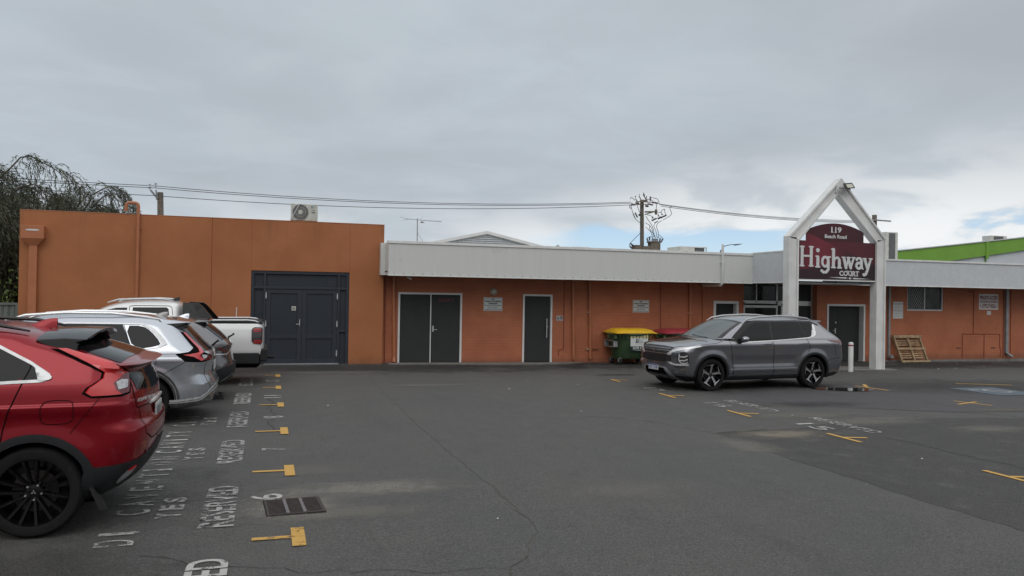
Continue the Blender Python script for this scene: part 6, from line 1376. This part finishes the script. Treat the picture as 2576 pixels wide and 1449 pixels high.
h = c.hit((2, .02, 1.015), (-1, 0, 0))[0]; c.diamonds(h+Vector((.008, 0, -.008)), .042, (0, 1, 0), (0, 0, 1), c.t)
# spoiler
b = MB()
sec = []
for y, k in ((-.70, 1), (-.685, .8), (-.60, 0), (-.3, 0), (0, 0), (.3, 0), (.60, 0), (.685, .8), (.70, 1)):
    zt = 1.60-.05*abs(y/.6)**2.2
    top = [(-.80, zt-.01), (-.60, zt+.0), (-.40-.07*abs(y)**2, zt-.022+.012)]
    if k: bot = [(-.42-.10*k, zt-.035), (-.50, 1.475), (-.50, 1.395+.01*k), (-.64, 1.44), (-.78, 1.50)]
    else: bot = [(-.41-.07*abs(y)**2, zt-.035), (-.50, zt-.06), (-.56, zt-.075), (-.64, zt-.06), (-.78, zt-.03)]
    ys_ = y*(1.0 if k else 1.0)
    sec.append([(x, ys_*(1-.06*max(0, (z-1.45)/.12)) if k else ys_, z) for x, z in top+bot])
n = 8; vs = [p for s_ in sec for p in s_]
b.add(vs, [(i*n+k, i*n+(k+1) % n, (i+1)*n+(k+1) % n, (i+1)*n+k) for i in range(len(sec)-1) for k in range(n)]+[tuple(range(n)), tuple(range((len(sec)-1)*n, len(sec)*n))[::-1]])
b.build('spoiler', 'gloss', c.t, smooth=True, world=False, bevel=.006)
def finb(c, x0, x1, z, h, m):
    """low swept blade: rounded nose, upright tail"""
    b = MB(); n = 10; vs = []
    for i in range(n+1):
        u = i/n; x = x0+(x1-x0)*u; zt = z+h*(math.sin(min(1, u*1.08)*math.pi/2)**1.2); w = .030*(1-.25*u)*min(1, u*4+.1)
        vs += [(x, -w, z-.02), (x, -w*.55, z+(zt-z)*.55), (x, -w*.18, zt-.004), (x, 0, zt), (x, w*.18, zt-.004), (x, w*.55, z+(zt-z)*.55), (x, w, z-.02)]
    b.add(vs, [(i*7+k, i*7+k+1, (i+1)*7+k+1, (i+1)*7+k) for i in range(n) for k in range(6)]+[tuple(range(n*7, n*7+7))]); b.build('antenna_fin', m, c.t, smooth=True, world=False)
finb(c, -1.03, -.80, 1.605, .065, 'red')
for sg in (-1, 1):
    b = MB(); b.tube([(-2.4, sg*.60, 1.60), (-2.2, sg*.60, 1.645), (-1.6, sg*.60, 1.66), (-1.1, sg*.60, 1.635), (-.86, sg*.59, 1.585)], [.008, .018, .018, .016, .008], 8); b.build('roof_rail', 'gloss', c.t, smooth=True, world=False)
b = MB(); b.add([(-.385, -.87, .42), (-.375, -.68, .42), (-.31, -.68, .20), (-.29, -.85, .185), (-.36, -.875, .42), (-.35, -.68, .42), (-.285, -.68, .205), (-.235, -.85, .19)], [(0, 1, 2, 3), (4, 5, 6, 7), (0, 3, 7, 4), (0, 1, 5, 4), (3, 2, 6, 7)]); b.build('mud_flap', 'rubber', c.t, world=False)

# ---- silver car details
c = SIL
c.underbody(-4.2, -.4)
c.wheels([-.92, -3.55], .90, .345, 'spoke')
c.patch('side_window', 'cglass', S2((-3.1, 1.06), (-2.9, 1.14), (-2.5, 1.34), (-2.2, 1.405), (-1.95, 1.43), (-1.24, 1.425), (-1.14, 1.20), (-1.09, 1.07), (-2.0, 1.04)), smooth=0, off=.002)
c.patch('quarter_window', 'cglass', S2((-1.21, 1.41), (-.98, 1.405), (-.87, 1.34), (-.72, 1.17), (-.75, 1.125), (-1.07, 1.075)), smooth=1, off=.003)
wt = [(-3.1, 1.05), (-2.0, 1.03), (-1.08, 1.06), (-.73, 1.11), (-.655, 1.145), (-.65, 1.175), (-.83, 1.35), (-.92, 1.405), (-1.0, 1.428), (-1.24, 1.435), (-1.95, 1.44), (-2.2, 1.415), (-2.5, 1.35), (-2.9, 1.15)]
c.line('window_trim', 'bright', [S2(*(wt+wt[:1]))], .016, off=.008)
c.patch('trim_corner', 'satin', S2((-.76, 1.105), (-.66, 1.13), (-.625, 1.16), (-.80, 1.35), (-.90, 1.412), (-.98, 1.43), (-.97, 1.41), (-.86, 1.345), (-.71, 1.175), (-.74, 1.13)), off=.009, smooth=1)
c.line('door_shut_line', 'gap', [S2((-1.225, 1.42), (-1.15, 1.22), (-1.08, 1.06), (-1.06, 1.0), (-1.10, .90)), S2((-2.1, 1.43), (-2.15, 1.05), (-2.15, .3))], .008)
c.line('panel_line', 'gap', [S2((-.38, .90), (-.64, .745), (-.72, .67)), S2((-1.6, 1.0), (-1.05, 1.008), (-.50, 1.012))], .005)
fu = chaikin([(-.92, .99), (-.80, .99), (-.77, .97), (-.765, .88), (-.79, .855), (-.92, .845)], 1); c.line('fuel_flap', 'gap', [S2(*(fu+fu[:1]))], .005)
for x in SW:
    c.patch('arch_trim', 'greyp', arch(x[0], x[1], .40, .47, -14, 194), off=.008, smooth=0, rim=.02)
    c.line('arch_edge', 'satin', [[(x[0]+.435*math.cos(R(a)), 0, x[1]+.435*math.sin(R(a))) for a in range(0, 181, 8)]], .012, off=.012)
c.line('bumper_trim', 'bright', [[(-.57, -.9, .335), (-.19, -.78, .375), (-.06, -.58, .49), (-.01, -.40, .525), (0, -.1, .535), (0, .4, .53)]], .032, d=DG, off=.014, both=False)
c.line('bumper_trim', 'bright', [[(-.57, -.9, .305), (-.19, -.78, .335), (-.06, -.60, .43), (0, -.40, .46), (0, 0, .46)]], .014, d=DG, off=.012, both=False)
c.patch('lower_bumper', 'greyp', [(-.57, -.9, .29), (-.19, -.78, .325), (-.08, -.60, .42), (0, -.4, .45), (0, .5, .45), (-.05, .5, .215), (-.05, 0, .215), (-.2, -.6, .215), (-.55, -.85, .215)], d=DG, off=.006, both=False, smooth=0)
c.patch('lamp_surround', 'gap', [(-.47, -.64, 1.315), (-.43, -.56, 1.30), (-.20, -.62, 1.075), (-.155, -.68, 1.02), (-.10, -.60, .985), (-.05, -.47, .96), (-.05, -.52, .905), (-.17, -.80, .885), (-.38, -.94, .90), (-.51, -.92, 1.012), (-.36, -.84, 1.035), (-.28, -.76, 1.09)], d=DG, off=.006, smooth=0, rim=.02)
lamp = c.patch('tail_lamp', 'lampred', [(-.445, -.62, 1.30), (-.425, -.565, 1.295), (-.195, -.62, 1.075), (-.165, -.69, 1.015), (-.21, -.79, .99), (-.22, -.80, .965), (-.16, -.75, .915), (-.20, -.82, .905), (-.30, -.88, .965), (-.42, -.90, .995), (-.21, -.78, 1.015), (-.24, -.70, 1.07)], d=DG, off=.016, smooth=0)
c.patch('lower_lens', 'lampdark', [(-.20, -.80, .975), (-.12, -.66, .975), (-.06, -.50, .95), (-.07, -.54, .91), (-.16, -.75, .905)], d=DG, off=.017, smooth=0, parent=lamp)
c.patch('reversing_lamp', 'lampclear', [(-.19, -.78, .985), (-.12, -.70, .975), (-.13, -.72, .94), (-.17, -.78, .935)], d=DG, off=.02, smooth=0, parent=lamp)
c.patch('rear_glass', 'cglass', [(-.60, -.52, 1.44), (-.60, .52, 1.44), (-.10, .66, 1.05), (-.08, 0, 1.03), (-.10, -.66, 1.05)], d=(-1, 0, -.5), off=.004, both=False, smooth=0)
b = MB(); b.add([(-.78, -.60, 1.505), (-.78, .60, 1.505), (-.34, .50, 1.455), (-.34, -.50, 1.455), (-.70, -.64, 1.42), (-.70, .64, 1.42), (-.38, .50, 1.425), (-.38, -.50, 1.425), (-.50, -.60, 1.34), (-.50, .60, 1.34)], [(0, 1, 2, 3), (4, 8, 9, 5), (3, 2, 6, 7), (0, 3, 7, 8, 4), (1, 5, 9, 6, 2), (7, 6, 9, 8), (0, 4, 5, 1)]); b.build('spoiler', 'silver', c.t, world=False, bevel=.012)
b = MB(); b.add([(-.71, -.645, 1.43), (-.40, -.525, 1.45), (-.385, -.51, 1.415), (-.505, -.605, 1.325), (-.60, -.65, 1.36), (-.71, -.60, 1.43), (-.40, -.49, 1.45), (-.385, -.47, 1.415), (-.505, -.55, 1.325), (-.60, -.6, 1.36)], [(0, 1, 2, 3, 4), (9, 8, 7, 6, 5), (0, 5, 6, 1), (1, 6, 7, 2), (2, 7, 8, 3), (3, 8, 9, 4), (4, 9, 5, 0)]); b.build('spoiler_side', 'gloss', c.t, world=False, bevel=.004)
for sg in (-1, 1):
    b = MB(); b.tube([(-2.75, sg*.56, 1.47), (-2.5, sg*.57, 1.545), (-2.0, sg*.57, 1.585), (-1.4, sg*.57, 1.58), (-.95, sg*.56, 1.53), (-.74, sg*.55, 1.49)], [.008, .02, .02, .02, .018, .008], 8); b.build('roof_rail', 'bright', c.t, smooth=True, world=False)
def fin(c, x, z, m, s_=1.): finb(c, x-.12*s_, x+.09*s_, z+.005, .06, m)
fin(c, -.82, 1.53, 'greyp')
b = MB(); b.tube([(-.09, .18, 1.06), (-.03, .15, 1.12), (-.0, .12, 1.14)], [.02, .014, .022], 8); b.build('rear_wiper', 'black', c.t, smooth=True, world=False)
x_ = c.hit((2, 0, .80), (-1, 0, 0))[0].x; b = MB(); b.box(x_+.01, x_+.02, -.18, .18, .72, .85); b.build('number_plate', 'plate', c.t, world=False)
b = MB(); b.box(-.14, .10, .02, .09, .22, .30); b.lathe([(.03, 0), (.03, .08), (.0, .09)], (.06, .05, .26), (0, 0, 1), 12); b.build('tow_bar', 'black', c.t, world=False)
h = c.hit((2, -.60, .62), (-1, 0, 0))[0]; b = MB(); b.text('VTi', h+Vector((.012, -.02, 0)), (.01, .11, 0), (0, 0, .035), .03); b.build('badge_lettering', 'bright', c.t, fix=False, world=False)
c.line('tailgate_line', 'gap', [[(0, -.70, .88), (0, -.69, .6), (0, -.62, .5)]], .008, d=(-1, 0, 0))

# ---- dark grey car details
c = GRY
c.underbody(-4.2, -.4)
c.wheels([-.90, -3.5], .89, .33, 'spoke')
c.patch('side_window', 'cglass', S2((-3.0, 1.02), (-2.4, 1.26), (-1.9, 1.33), (-1.1, 1.33), (-.75, 1.20), (-.75, 1.07), (-2.0, 1.02)), smooth=1, off=.003)
lamp = c.patch('tail_lamp', 'lampsmoke', [(-.42, -.88, .985), (-.30, -.82, .99), (-.13, -.59, .975), (-.08, -.42, .85), (-.13, -.57, .82), (-.31, -.84, .835), (-.44, -.9, .85)], d=DG, off=.012, smooth=0)
c.patch('lamp_glow_bar', 'lampdark', [(-.26, -.79, .945), (-.16, -.64, .87), (-.17, -.66, .855), (-.27, -.80, .90)], d=DG, off=.016, smooth=0, parent=lamp)
c.line('chrome_strip', 'bright', [[(-.36, -.88, .825), (-.15, -.60, .805), (-.10, -.46, .85), (-.08, -.3, .93)]], .014, d=DG, off=.014, both=False)
c.patch('rear_glass', 'cglass', [(-.55, -.55, 1.34), (-.55, .55, 1.34), (-.16, .60, 1.08), (-.15, 0, 1.06), (-.16, -.60, 1.08)], d=(-1, 0, -.6), off=.004, both=False, smooth=0)
c.patch('lower_bumper', 'clad', [(-.42, -.9, .52), (-.28, -.86, .55), (-.14, -.72, .60), (-.01, -.2, .63), (0, .5, .63), (-.05, .5, .235), (-.2, -.5, .235), (-.50, -.85, .235)], d=DG, off=.008, both=False, smooth=0)
c.line('bumper_trim', 'satin', [[(-.26, -.8, .31), (-.15, -.7, .38), (-.04, -.45, .46), (-.02, -.38, .40), (-.08, -.52, .32)]], .012, d=DG, off=.014, both=False)
b = MB(); b.add([(-.85, -.56, 1.42), (-.85, .56, 1.42), (-.42, .50, 1.395), (-.42, -.50, 1.395), (-.72, -.6, 1.36), (-.72, .6, 1.36), (-.45, .50, 1.37), (-.45, -.50, 1.37)], [(0, 1, 2, 3), (4, 7, 6, 5), (3, 2, 6, 7), (0, 3, 7, 4), (1, 5, 6, 2), (0, 4, 5, 1)]); b.build('spoiler', 'greyp', c.t, world=False, bevel=.012)
fin(c, -.90, 1.44, 'silver')
b = MB(); b.tube([(-.14, .30, 1.06), (-.07, .28, 1.10), (-.05, .24, 1.12)], [.02, .014, .022], 8); b.build('rear_wiper', 'black', c.t, smooth=True, world=False)

# ---- utility truck details
c = UTE
def add_shell(c, sh, m, name):
    vs, fs = sh.mesh(); b = MB(); b.add(vs, fs); o = b.build(name, m, c.t, smooth=True, world=False); return o
cab = add_shell(c, ut_cab, 'whitep', 'cab')
b = MB(); b.box(-5.0, -.15, -.80, .80, .34, .64); b.build('chassis', 'gap', c.t, world=False)
c.wheels([-1.2, -4.3], .90, .37, 'spoke', .26)
c.patch('side_window', 'cglass', S2((-3.25, 1.42), (-3.0, 1.515), (-2.80, 1.56), (-2.62, 1.565), (-2.64, 1.30), (-3.25, 1.30)), up=True, smooth=0, parent=cab)
c.patch('side_window', 'cglass', S2((-2.52, 1.57), (-1.90, 1.575), (-1.86, 1.54), (-1.83, 1.30), (-2.52, 1.30)), up=True, smooth=0, parent=cab)
c.line('door_shut_line', 'gap', [S2((-2.58, 1.3), (-2.58, 1.59), (-2.50, 1.605), (-1.86, 1.605), (-1.80, 1.575), (-1.76, 1.3))], .010, up=True, parent=cab)
b = MB(); b.box(-1.61, -.05, -.80, .80, 1.21, 1.30); b.build('tray_cover', 'clad', c.t, world=False, bevel=.02)
for sg in (-1, 1):
    b = MB(); b.tube([(-1.2, sg*.80, 1.32), (-.35, sg*.80, 1.325), (-.20, sg*.80, 1.31), (-.10, sg*.80, 1.26)], .022, 8); b.box(-1.5, -.06, sg*.83-.05, sg*.83+.05, 1.262, 1.288, 1); b.build('tray_rail', ['satin', 'clad'], c.t, world=False)
    b = MB(); b.tube([(-3.0, sg*.62, 1.66), (-2.8, sg*.63, 1.72), (-2.2, sg*.63, 1.745), (-1.95, sg*.62, 1.735), (-1.78, sg*.61, 1.70)], [.01, .022, .022, .02, .01], 8); b.build('roof_rail', 'satin', c.t, smooth=True, world=False)
    # sail panel behind the cab
    b = MB(); b.add([(-1.60, sg*.72, 1.68), (-1.30, sg*.71, 1.665), (-1.22, sg*.71, 1.60), (-.95, sg*.83, 1.27), (-1.60, sg*.87, 1.27), (-1.60, sg*.64, 1.68), (-1.30, sg*.63, 1.665), (-1.22, sg*.63, 1.60), (-.95, sg*.74, 1.27), (-1.60, sg*.78, 1.27)], [(0, 1, 2, 3, 4), (9, 8, 7, 6, 5), (0, 5, 6, 1), (1, 6, 7, 2), (2, 7, 8, 3)]); b.build('sail_panel', 'gloss', c.t, world=False, bevel=.01)
    b = MB(); b.add([(-1.60, sg*.727, 1.665), (-1.42, sg*.722, 1.66), (-1.24, sg*.84, 1.28), (-1.60, sg*.875, 1.28)], [(0, 1, 2, 3)]); b.build('sail_insert', 'doorgrey', c.t, world=False, fix=False)
lamp = c.patch('tail_lamp', 'lampsmoke', [(-.26, -.91, 1.12), (-.24, -.9, 1.165), (-.20, -.89, 1.185), (-.09, -.89, 1.185), (-.045, -.86, 1.15), (-.05, -.88, .87), (-.08, -.91, .825), (-.22, -.92, .85), (-.255, -.93, .90)], d=(-.3, .95, 0), off=.012, smooth=0)
for z in (1.12, .885): c.line('lamp_bar', 'lampred', [[(-.21, -.9, z-.02), (-.21, -.9, z+.025), (-.09, -.9, z+.025), (-.09, -.9, z-.02), (-.21, -.9, z-.02)]], .022, d=(-.3, .95, 0), off=.016, parent=lamp)
b = MB(); b.box(-.75, -.10, -.895, .895, .42, .66); b.box(-.10, .06, -.86, .86, .47, .74); b.lathe([(.10, 0), (.10, .3), (0, .3)], (-.18, -.75, .44), (0, 1, 0), 16); b.bar((-.1, 0, .5), (.22, 0, .5), .07, .07); b.build('rear_bumper', 'clad', c.t, world=False, bevel=.03)
b = MB(); b.tube([(-.62, .85, 1.3), (-.62, .85, 1.56)], .01, 6); b.build('aerial', 'sign_white', c.t, world=False)
fin(c, -1.80, 1.715, 'clad', .8)

# ---- grey car in front of the gateway
def SO(*p): return [(x-(.16*(x+3.2)/2.4 if x > -3.2 else 0), 0, z) for x, z in p]
c = OUT; FD = (1, 0, 0); DF = (.6, .8, 0)
c.underbody(-4.3, -.3)
c.wheels([-1.0, -3.85], .905, .36, 'turbine')
c.patch('front_door_window', 'cglass', SO((-3.16, 1.13), (-3.05, 1.22), (-2.74, 1.40), (-2.53, 1.495), (-2.08, 1.51), (-2.16, 1.12), (-2.9, 1.09)), smooth=0, off=.0075)
c.patch('rear_door_window', 'cglass', SO((-2.0, 1.51), (-1.17, 1.515), (-1.13, 1.40), (-1.06, 1.175), (-2.08, 1.125)), smooth=0, off=.0075)
c.patch('quarter_window', 'cglass', SO((-1.11, 1.515), (-.80, 1.50), (-.79, 1.46), (-.815, 1.25), (-.86, 1.21), (-1.02, 1.175)), smooth=0, off=.0075)
c.patch('window_pillar', 'gloss', SO((-3.40, 1.10), (-3.2, 1.25), (-2.86, 1.45), (-2.68, 1.54), (-2.2, 1.535), (-.75, 1.54), (-.55, 1.46), (-.55, 1.43), (-.68, 1.47), (-.74, 1.47), (-.77, 1.24), (-.85, 1.19), (-1.0, 1.155), (-2.09, 1.105), (-3.0, 1.075)), off=.0045, smooth=0)
c.line('window_trim', 'bright', [SO((-2.95, 1.07), (-2.09, 1.10), (-1.02, 1.155), (-.85, 1.185))], .018, off=.008)
c.patch('trim_corner', 'bright', SO((-.92, 1.165), (-.80, 1.185), (-.71, 1.235), (-.68, 1.46), (-.755, 1.47), (-.765, 1.25), (-.83, 1.205), (-.92, 1.185)), off=.014, smooth=1)
c.patch('windscreen', 'wglass', [(-3.66, -.70, 1.15), (-3.73, -.3, 1.165), (-3.73, .3, 1.165), (-3.66, .70, 1.15), (-2.95, .56, 1.51), (-2.90, 0, 1.525), (-2.95, -.56, 1.51)], d=(.9, 0, -1), off=.004, both=False, smooth=0)
c.patch('windscreen_edge', 'gloss', [(-3.60, -.80, 1.13), (-3.75, -.3, 1.145), (-3.75, .3, 1.145), (-3.60, .80, 1.13), (-2.86, .62, 1.535), (-2.80, 0, 1.55), (-2.86, -.62, 1.535)], d=(.9, 0, -1), off=.001, both=False, smooth=0)
b = MB()
for (y0, y1, x0, x1) in ((-.62, .05, -3.80, -3.70), (.1, .62, -3.82, -3.70)): b.tube([(x0+.02, y0, 1.165), (x0, (y0+y1)/2, 1.185), (x1, y1, 1.20)], .011, 6)
b.build('wiper', 'black', c.t, world=False)
c.line('door_shut_line', 'gap', [SO((-3.38, 1.08), (-3.36, .95), (-3.33, .8), (-3.24, .33)), SO((-2.05, 1.52), (-2.12, 1.10), (-2.10, .83), (-2.06, .30)), SO((-1.14, 1.5), (-1.05, 1.15), (-1.0, 1.01), (-.98, .92), (-1.05, .83))], .008)
c.line('bonnet_line', 'gap', [[(-3.56, -.9, 1.105), (-3.71, -.92, 1.065), (-4.15, -.93, 1.022), (-4.40, -.85, .995), (-4.64, -.58, .955)]], .007, d=(.25, .8, -.3))
c.line('panel_line', 'gap', [SO((-.33, 1.10), (-.20, 1.0), (-.13, .75)), SO((-.62, .55), (-.30, .66), (0, .70)), SO((-4.24, .94), (-4.12, .88), (-4.05, .84))], .005)
for x in (-2.36, -1.30):
    b = MB()
    for sg in (-1, 1): b.tube([(x-.15, sg*.935, 1.03), (x-.08, sg*.962, 1.037), (x+.10, sg*.962, 1.037), (x+.15, sg*.935, 1.03)], [.010, .018, .018, .010], 8)
    b.build('door_handle', 'gunmetal', c.t, smooth=True, world=False)
for x in OW: c.patch('arch_cladding', 'clad', arch(x[0], x[1], .415, .465, -20, 200), off=.007, smooth=0, rim=.02)
c.patch('sill_cladding', 'clad', S2((-3.42, .235), (-1.43, .235), (-1.43, .325), (-3.42, .325)), off=.008, smooth=0)
c.patch('front_valance', 'clad', [(-4.28, -.9, .22), (-4.28, -.9, .33), (-4.55, -.80, .33), (-4.60, -.6, .33), (-4.45, -.45, .22)], d=DF, off=.008, smooth=0)
c.patch('rear_valance', 'clad', [(-.56, -.9, .24), (-.56, -.9, .33), (-.3, -.9, .35), (.08, -.3, .33), (.08, .3, .33), (.0, .3, .24)], d=DG, off=.008, both=False, smooth=0)
# front end
c.patch('upper_grille', 'black', [(0, -.60, .955), (0, -.30, .975), (0, .30, .975), (0, .60, .955), (0, .52, .84), (0, .44, .805), (0, -.44, .805), (0, -.52, .84)], d=FD, both=False, smooth=0, off=.006)
c.line('grille_bar', 'satin', [[(0, y, z) for y in (-.56+q*.56/5 for q in range(11))] for z in (.925, .88, .815)]+[], .010, d=FD, both=False, off=.012)
gm = [[(0, -.50+.035*i, .945), (0, -.485+.035*i, .935)] for i in range(29)]+[[(0, -.48+.035*i, .905), (0, -.465+.035*i, .895)] for i in range(28)]+[[(0, -.46+.035*i, .86), (0, -.445+.035*i, .85)] for i in range(27)]
c.line('grille_mesh', 'satin', gm, .006, d=FD, both=False, off=.012)
c.patch('lower_grille', 'black', [(0, -.44, .79), (0, .44, .79), (0, .45, .65), (0, .30, .625), (0, -.30, .625), (0, -.45, .65)], d=FD, both=False, smooth=0, off=.006)
c.line('grille_mesh', 'doorgrey', [[(0, -.40+.05*i+.02*(k % 2), .76-.028*k), (0, -.375+.05*i+.02*(k % 2), .75-.028*k)] for i in range(17) for k in range(5)], .007, d=FD, both=False, off=.010)
c.patch('chrome_blade', 'bright', [(-4.16, -.94, 1.005), (-4.16, -.94, .985), (-4.62, -.72, .885), (-4.67, -.60, .845), (-4.69, -.565, .79), (-4.71, -.46, .79), (-4.71, -.47, .83), (-4.66, -.61, .905)], d=DF, off=.010, smooth=0)
c.patch('day_running_lamp', 'lampclear', [(-4.64, -.64, .91), (-4.58, -.72, .955), (-4.17, -.93, 1.02), (-4.24, -.93, .992), (-4.60, -.72, .91)], d=DF, off=.008, smooth=0)
c.patch('sensor_panel', 'black', [(-4.71, -.46, .78), (-4.69, -.565, .785), (-4.69, -.57, .65), (-4.71, -.47, .635)], d=DF, off=.007, smooth=0)
hl = c.patch('headlamp', 'gloss', [(-4.60, -.78, .86), (-4.52, -.87, .875), (-4.45, -.90, .80), (-4.45, -.90, .64), (-4.48, -.89, .595), (-4.59, -.80, .595), (-4.635, -.74, .66), (-4.635, -.74, .81)], d=DF, off=.005, smooth=1)
c.patch('headlamp_lens', 'lampsmoke', [(-4.585, -.80, .845), (-4.52, -.87, .855), (-4.465, -.895, .79), (-4.465, -.895, .65), (-4.49, -.88, .615), (-4.58, -.805, .615), (-4.615, -.755, .67), (-4.615, -.755, .80)], d=DF, off=.009, smooth=1, parent=hl)
c.line('lamp_bar', 'bright', [[(-4.60, -.77, z), (-4.53, -.86, z), (-4.48, -.89, z+.03)] for z in (.765, .685)]+[[(-4.57, -.80, .625), (-4.50, -.87, .625), (-4.475, -.89, .65)], [(-4.60, -.77, .83), (-4.61, -.76, .70), (-4.58, -.80, .625)]], .022, d=DF, off=.014, parent=hl)
c.patch('chrome_hook', 'bright', [(-4.71, -.46, .635), (-4.69, -.58, .635), (-4.66, -.66, .605), (-4.46, -.90, .608), (-4.46, -.90, .58), (-4.64, -.68, .572), (-4.68, -.59, .585)], d=DF, off=.010, smooth=0)
c.patch('fog_lamp', 'lampsmoke', [(-4.67, -.61, .565), (-4.49, -.88, .572), (-4.53, -.85, .52), (-4.635, -.70, .51)], d=DF, off=.008, smooth=0)
c.patch('lower_intake', 'gap', [(0, -.38, .50), (0, .38, .50), (0, .50, .345), (0, -.50, .345)], d=FD, off=.004, both=False, smooth=0)
c.patch('skid_plate', 'satin', [(0, -.60, .24), (0, -.44, .49), (0, -.36, .525), (0, .36, .525), (0, .44, .49), (0, .60, .24), (0, .5, .235), (0, .50, .33), (0, .36, .495), (0, -.36, .495), (0, -.50, .33), (0, -.5, .235)], d=FD, off=.016, both=False, smooth=0)
c.patch('skid_plate_base', 'satin', [(0, -.56, .325), (0, .56, .325), (0, .52, .235), (0, -.52, .235)], d=FD, off=.012, both=False, smooth=0)
c.line('skid_slot', 'black', [[(0, y, .285), (0, y+.16, .285)] for y in (-.40, -.08, .24)], .02, d=FD, off=.018, both=False)
h = c.hit((-8, -.0, .50), (1, 0, 0))[0]; b = MB(); b.box(h.x-.03, h.x-.018, -.19, .19, .43, .55); b.build('number_plate', 'plate', c.t, world=False, bevel=.002)
b = MB(); b.box(h.x-.032, h.x-.0305, -.19, .19, .53, .55); b.build('plate_band', 'plateblue', c.t, world=False)
b = MB(); b.text('1EY 518', (h.x-.0325, .165, .448), (0, -.33, 0), (0, 0, .072), .02); b.build('plate_characters', 'plateblue', c.t, fix=False, world=False)
h = c.hit((-8, 0, .875), (1, 0, 0))[0]; c.diamonds(h+Vector((-.03, 0, .0)), .075, (0, -1, 0), (0, 0, 1), c.t)
for sg in (-1, 1):
    b = MB(); b.tube([(-2.86, sg*.66, 1.50), (-2.72, sg*.655, 1.575), (-2.4, sg*.64, 1.625), (-1.8, sg*.63, 1.655), (-1.4, sg*.62, 1.645), (-.95, sg*.60, 1.60), (-.80, sg*.59, 1.56)], [.008, .02, .022, .022, .022, .02, .008], 8); b.build('roof_rail', 'satin', c.t, smooth=True, world=False)
    b = MB(); b.lathe([(0, -.075), (.05, -.065), (.078, -.03), (.082, .02), (.07, .06), (.0, .075)], (-3.06, sg*1.02, 1.145), (1, sg*.15, 0), 16)
    for i, v in enumerate(b.v): b.v[i] = (v[0], v[1], 1.145+(v[2]-1.145)*.80)
    m_ = b.build('mirror', 'gunmetal', c.t, smooth=True, world=False)
    b = MB(); b.bar((-3.14, sg*.90, 1.07), (-3.07, sg*1.0, 1.10), .07, .05); b.build('mirror_stalk', 'gloss', m_, world=False, bevel=.008)
b = MB(); b.add([(-.88, -.55, 1.575), (-.88, .55, 1.575), (-.40, .50, 1.545), (-.40, -.50, 1.545), (-.78, -.62, 1.50), (-.78, .62, 1.50), (-.42, .50, 1.50), (-.42, -.50, 1.50)], [(0, 1, 2, 3), (4, 7, 6, 5), (3, 2, 6, 7), (0, 3, 7, 4), (1, 5, 6, 2), (0, 4, 5, 1)]); b.build('spoiler', 'gunmetal', c.t, world=False, bevel=.015)
fin(c, -.95, 1.63, 'gunmetal')
c.patch('tail_lamp', 'lampdark', [(-.56, -.93, 1.095), (-.23, -.85, 1.10), (-.08, -.6, 1.09), (-.06, -.55, 1.03), (-.13, -.8, 1.0), (-.25, -.9, 1.03)], d=DG, off=.010, smooth=0)
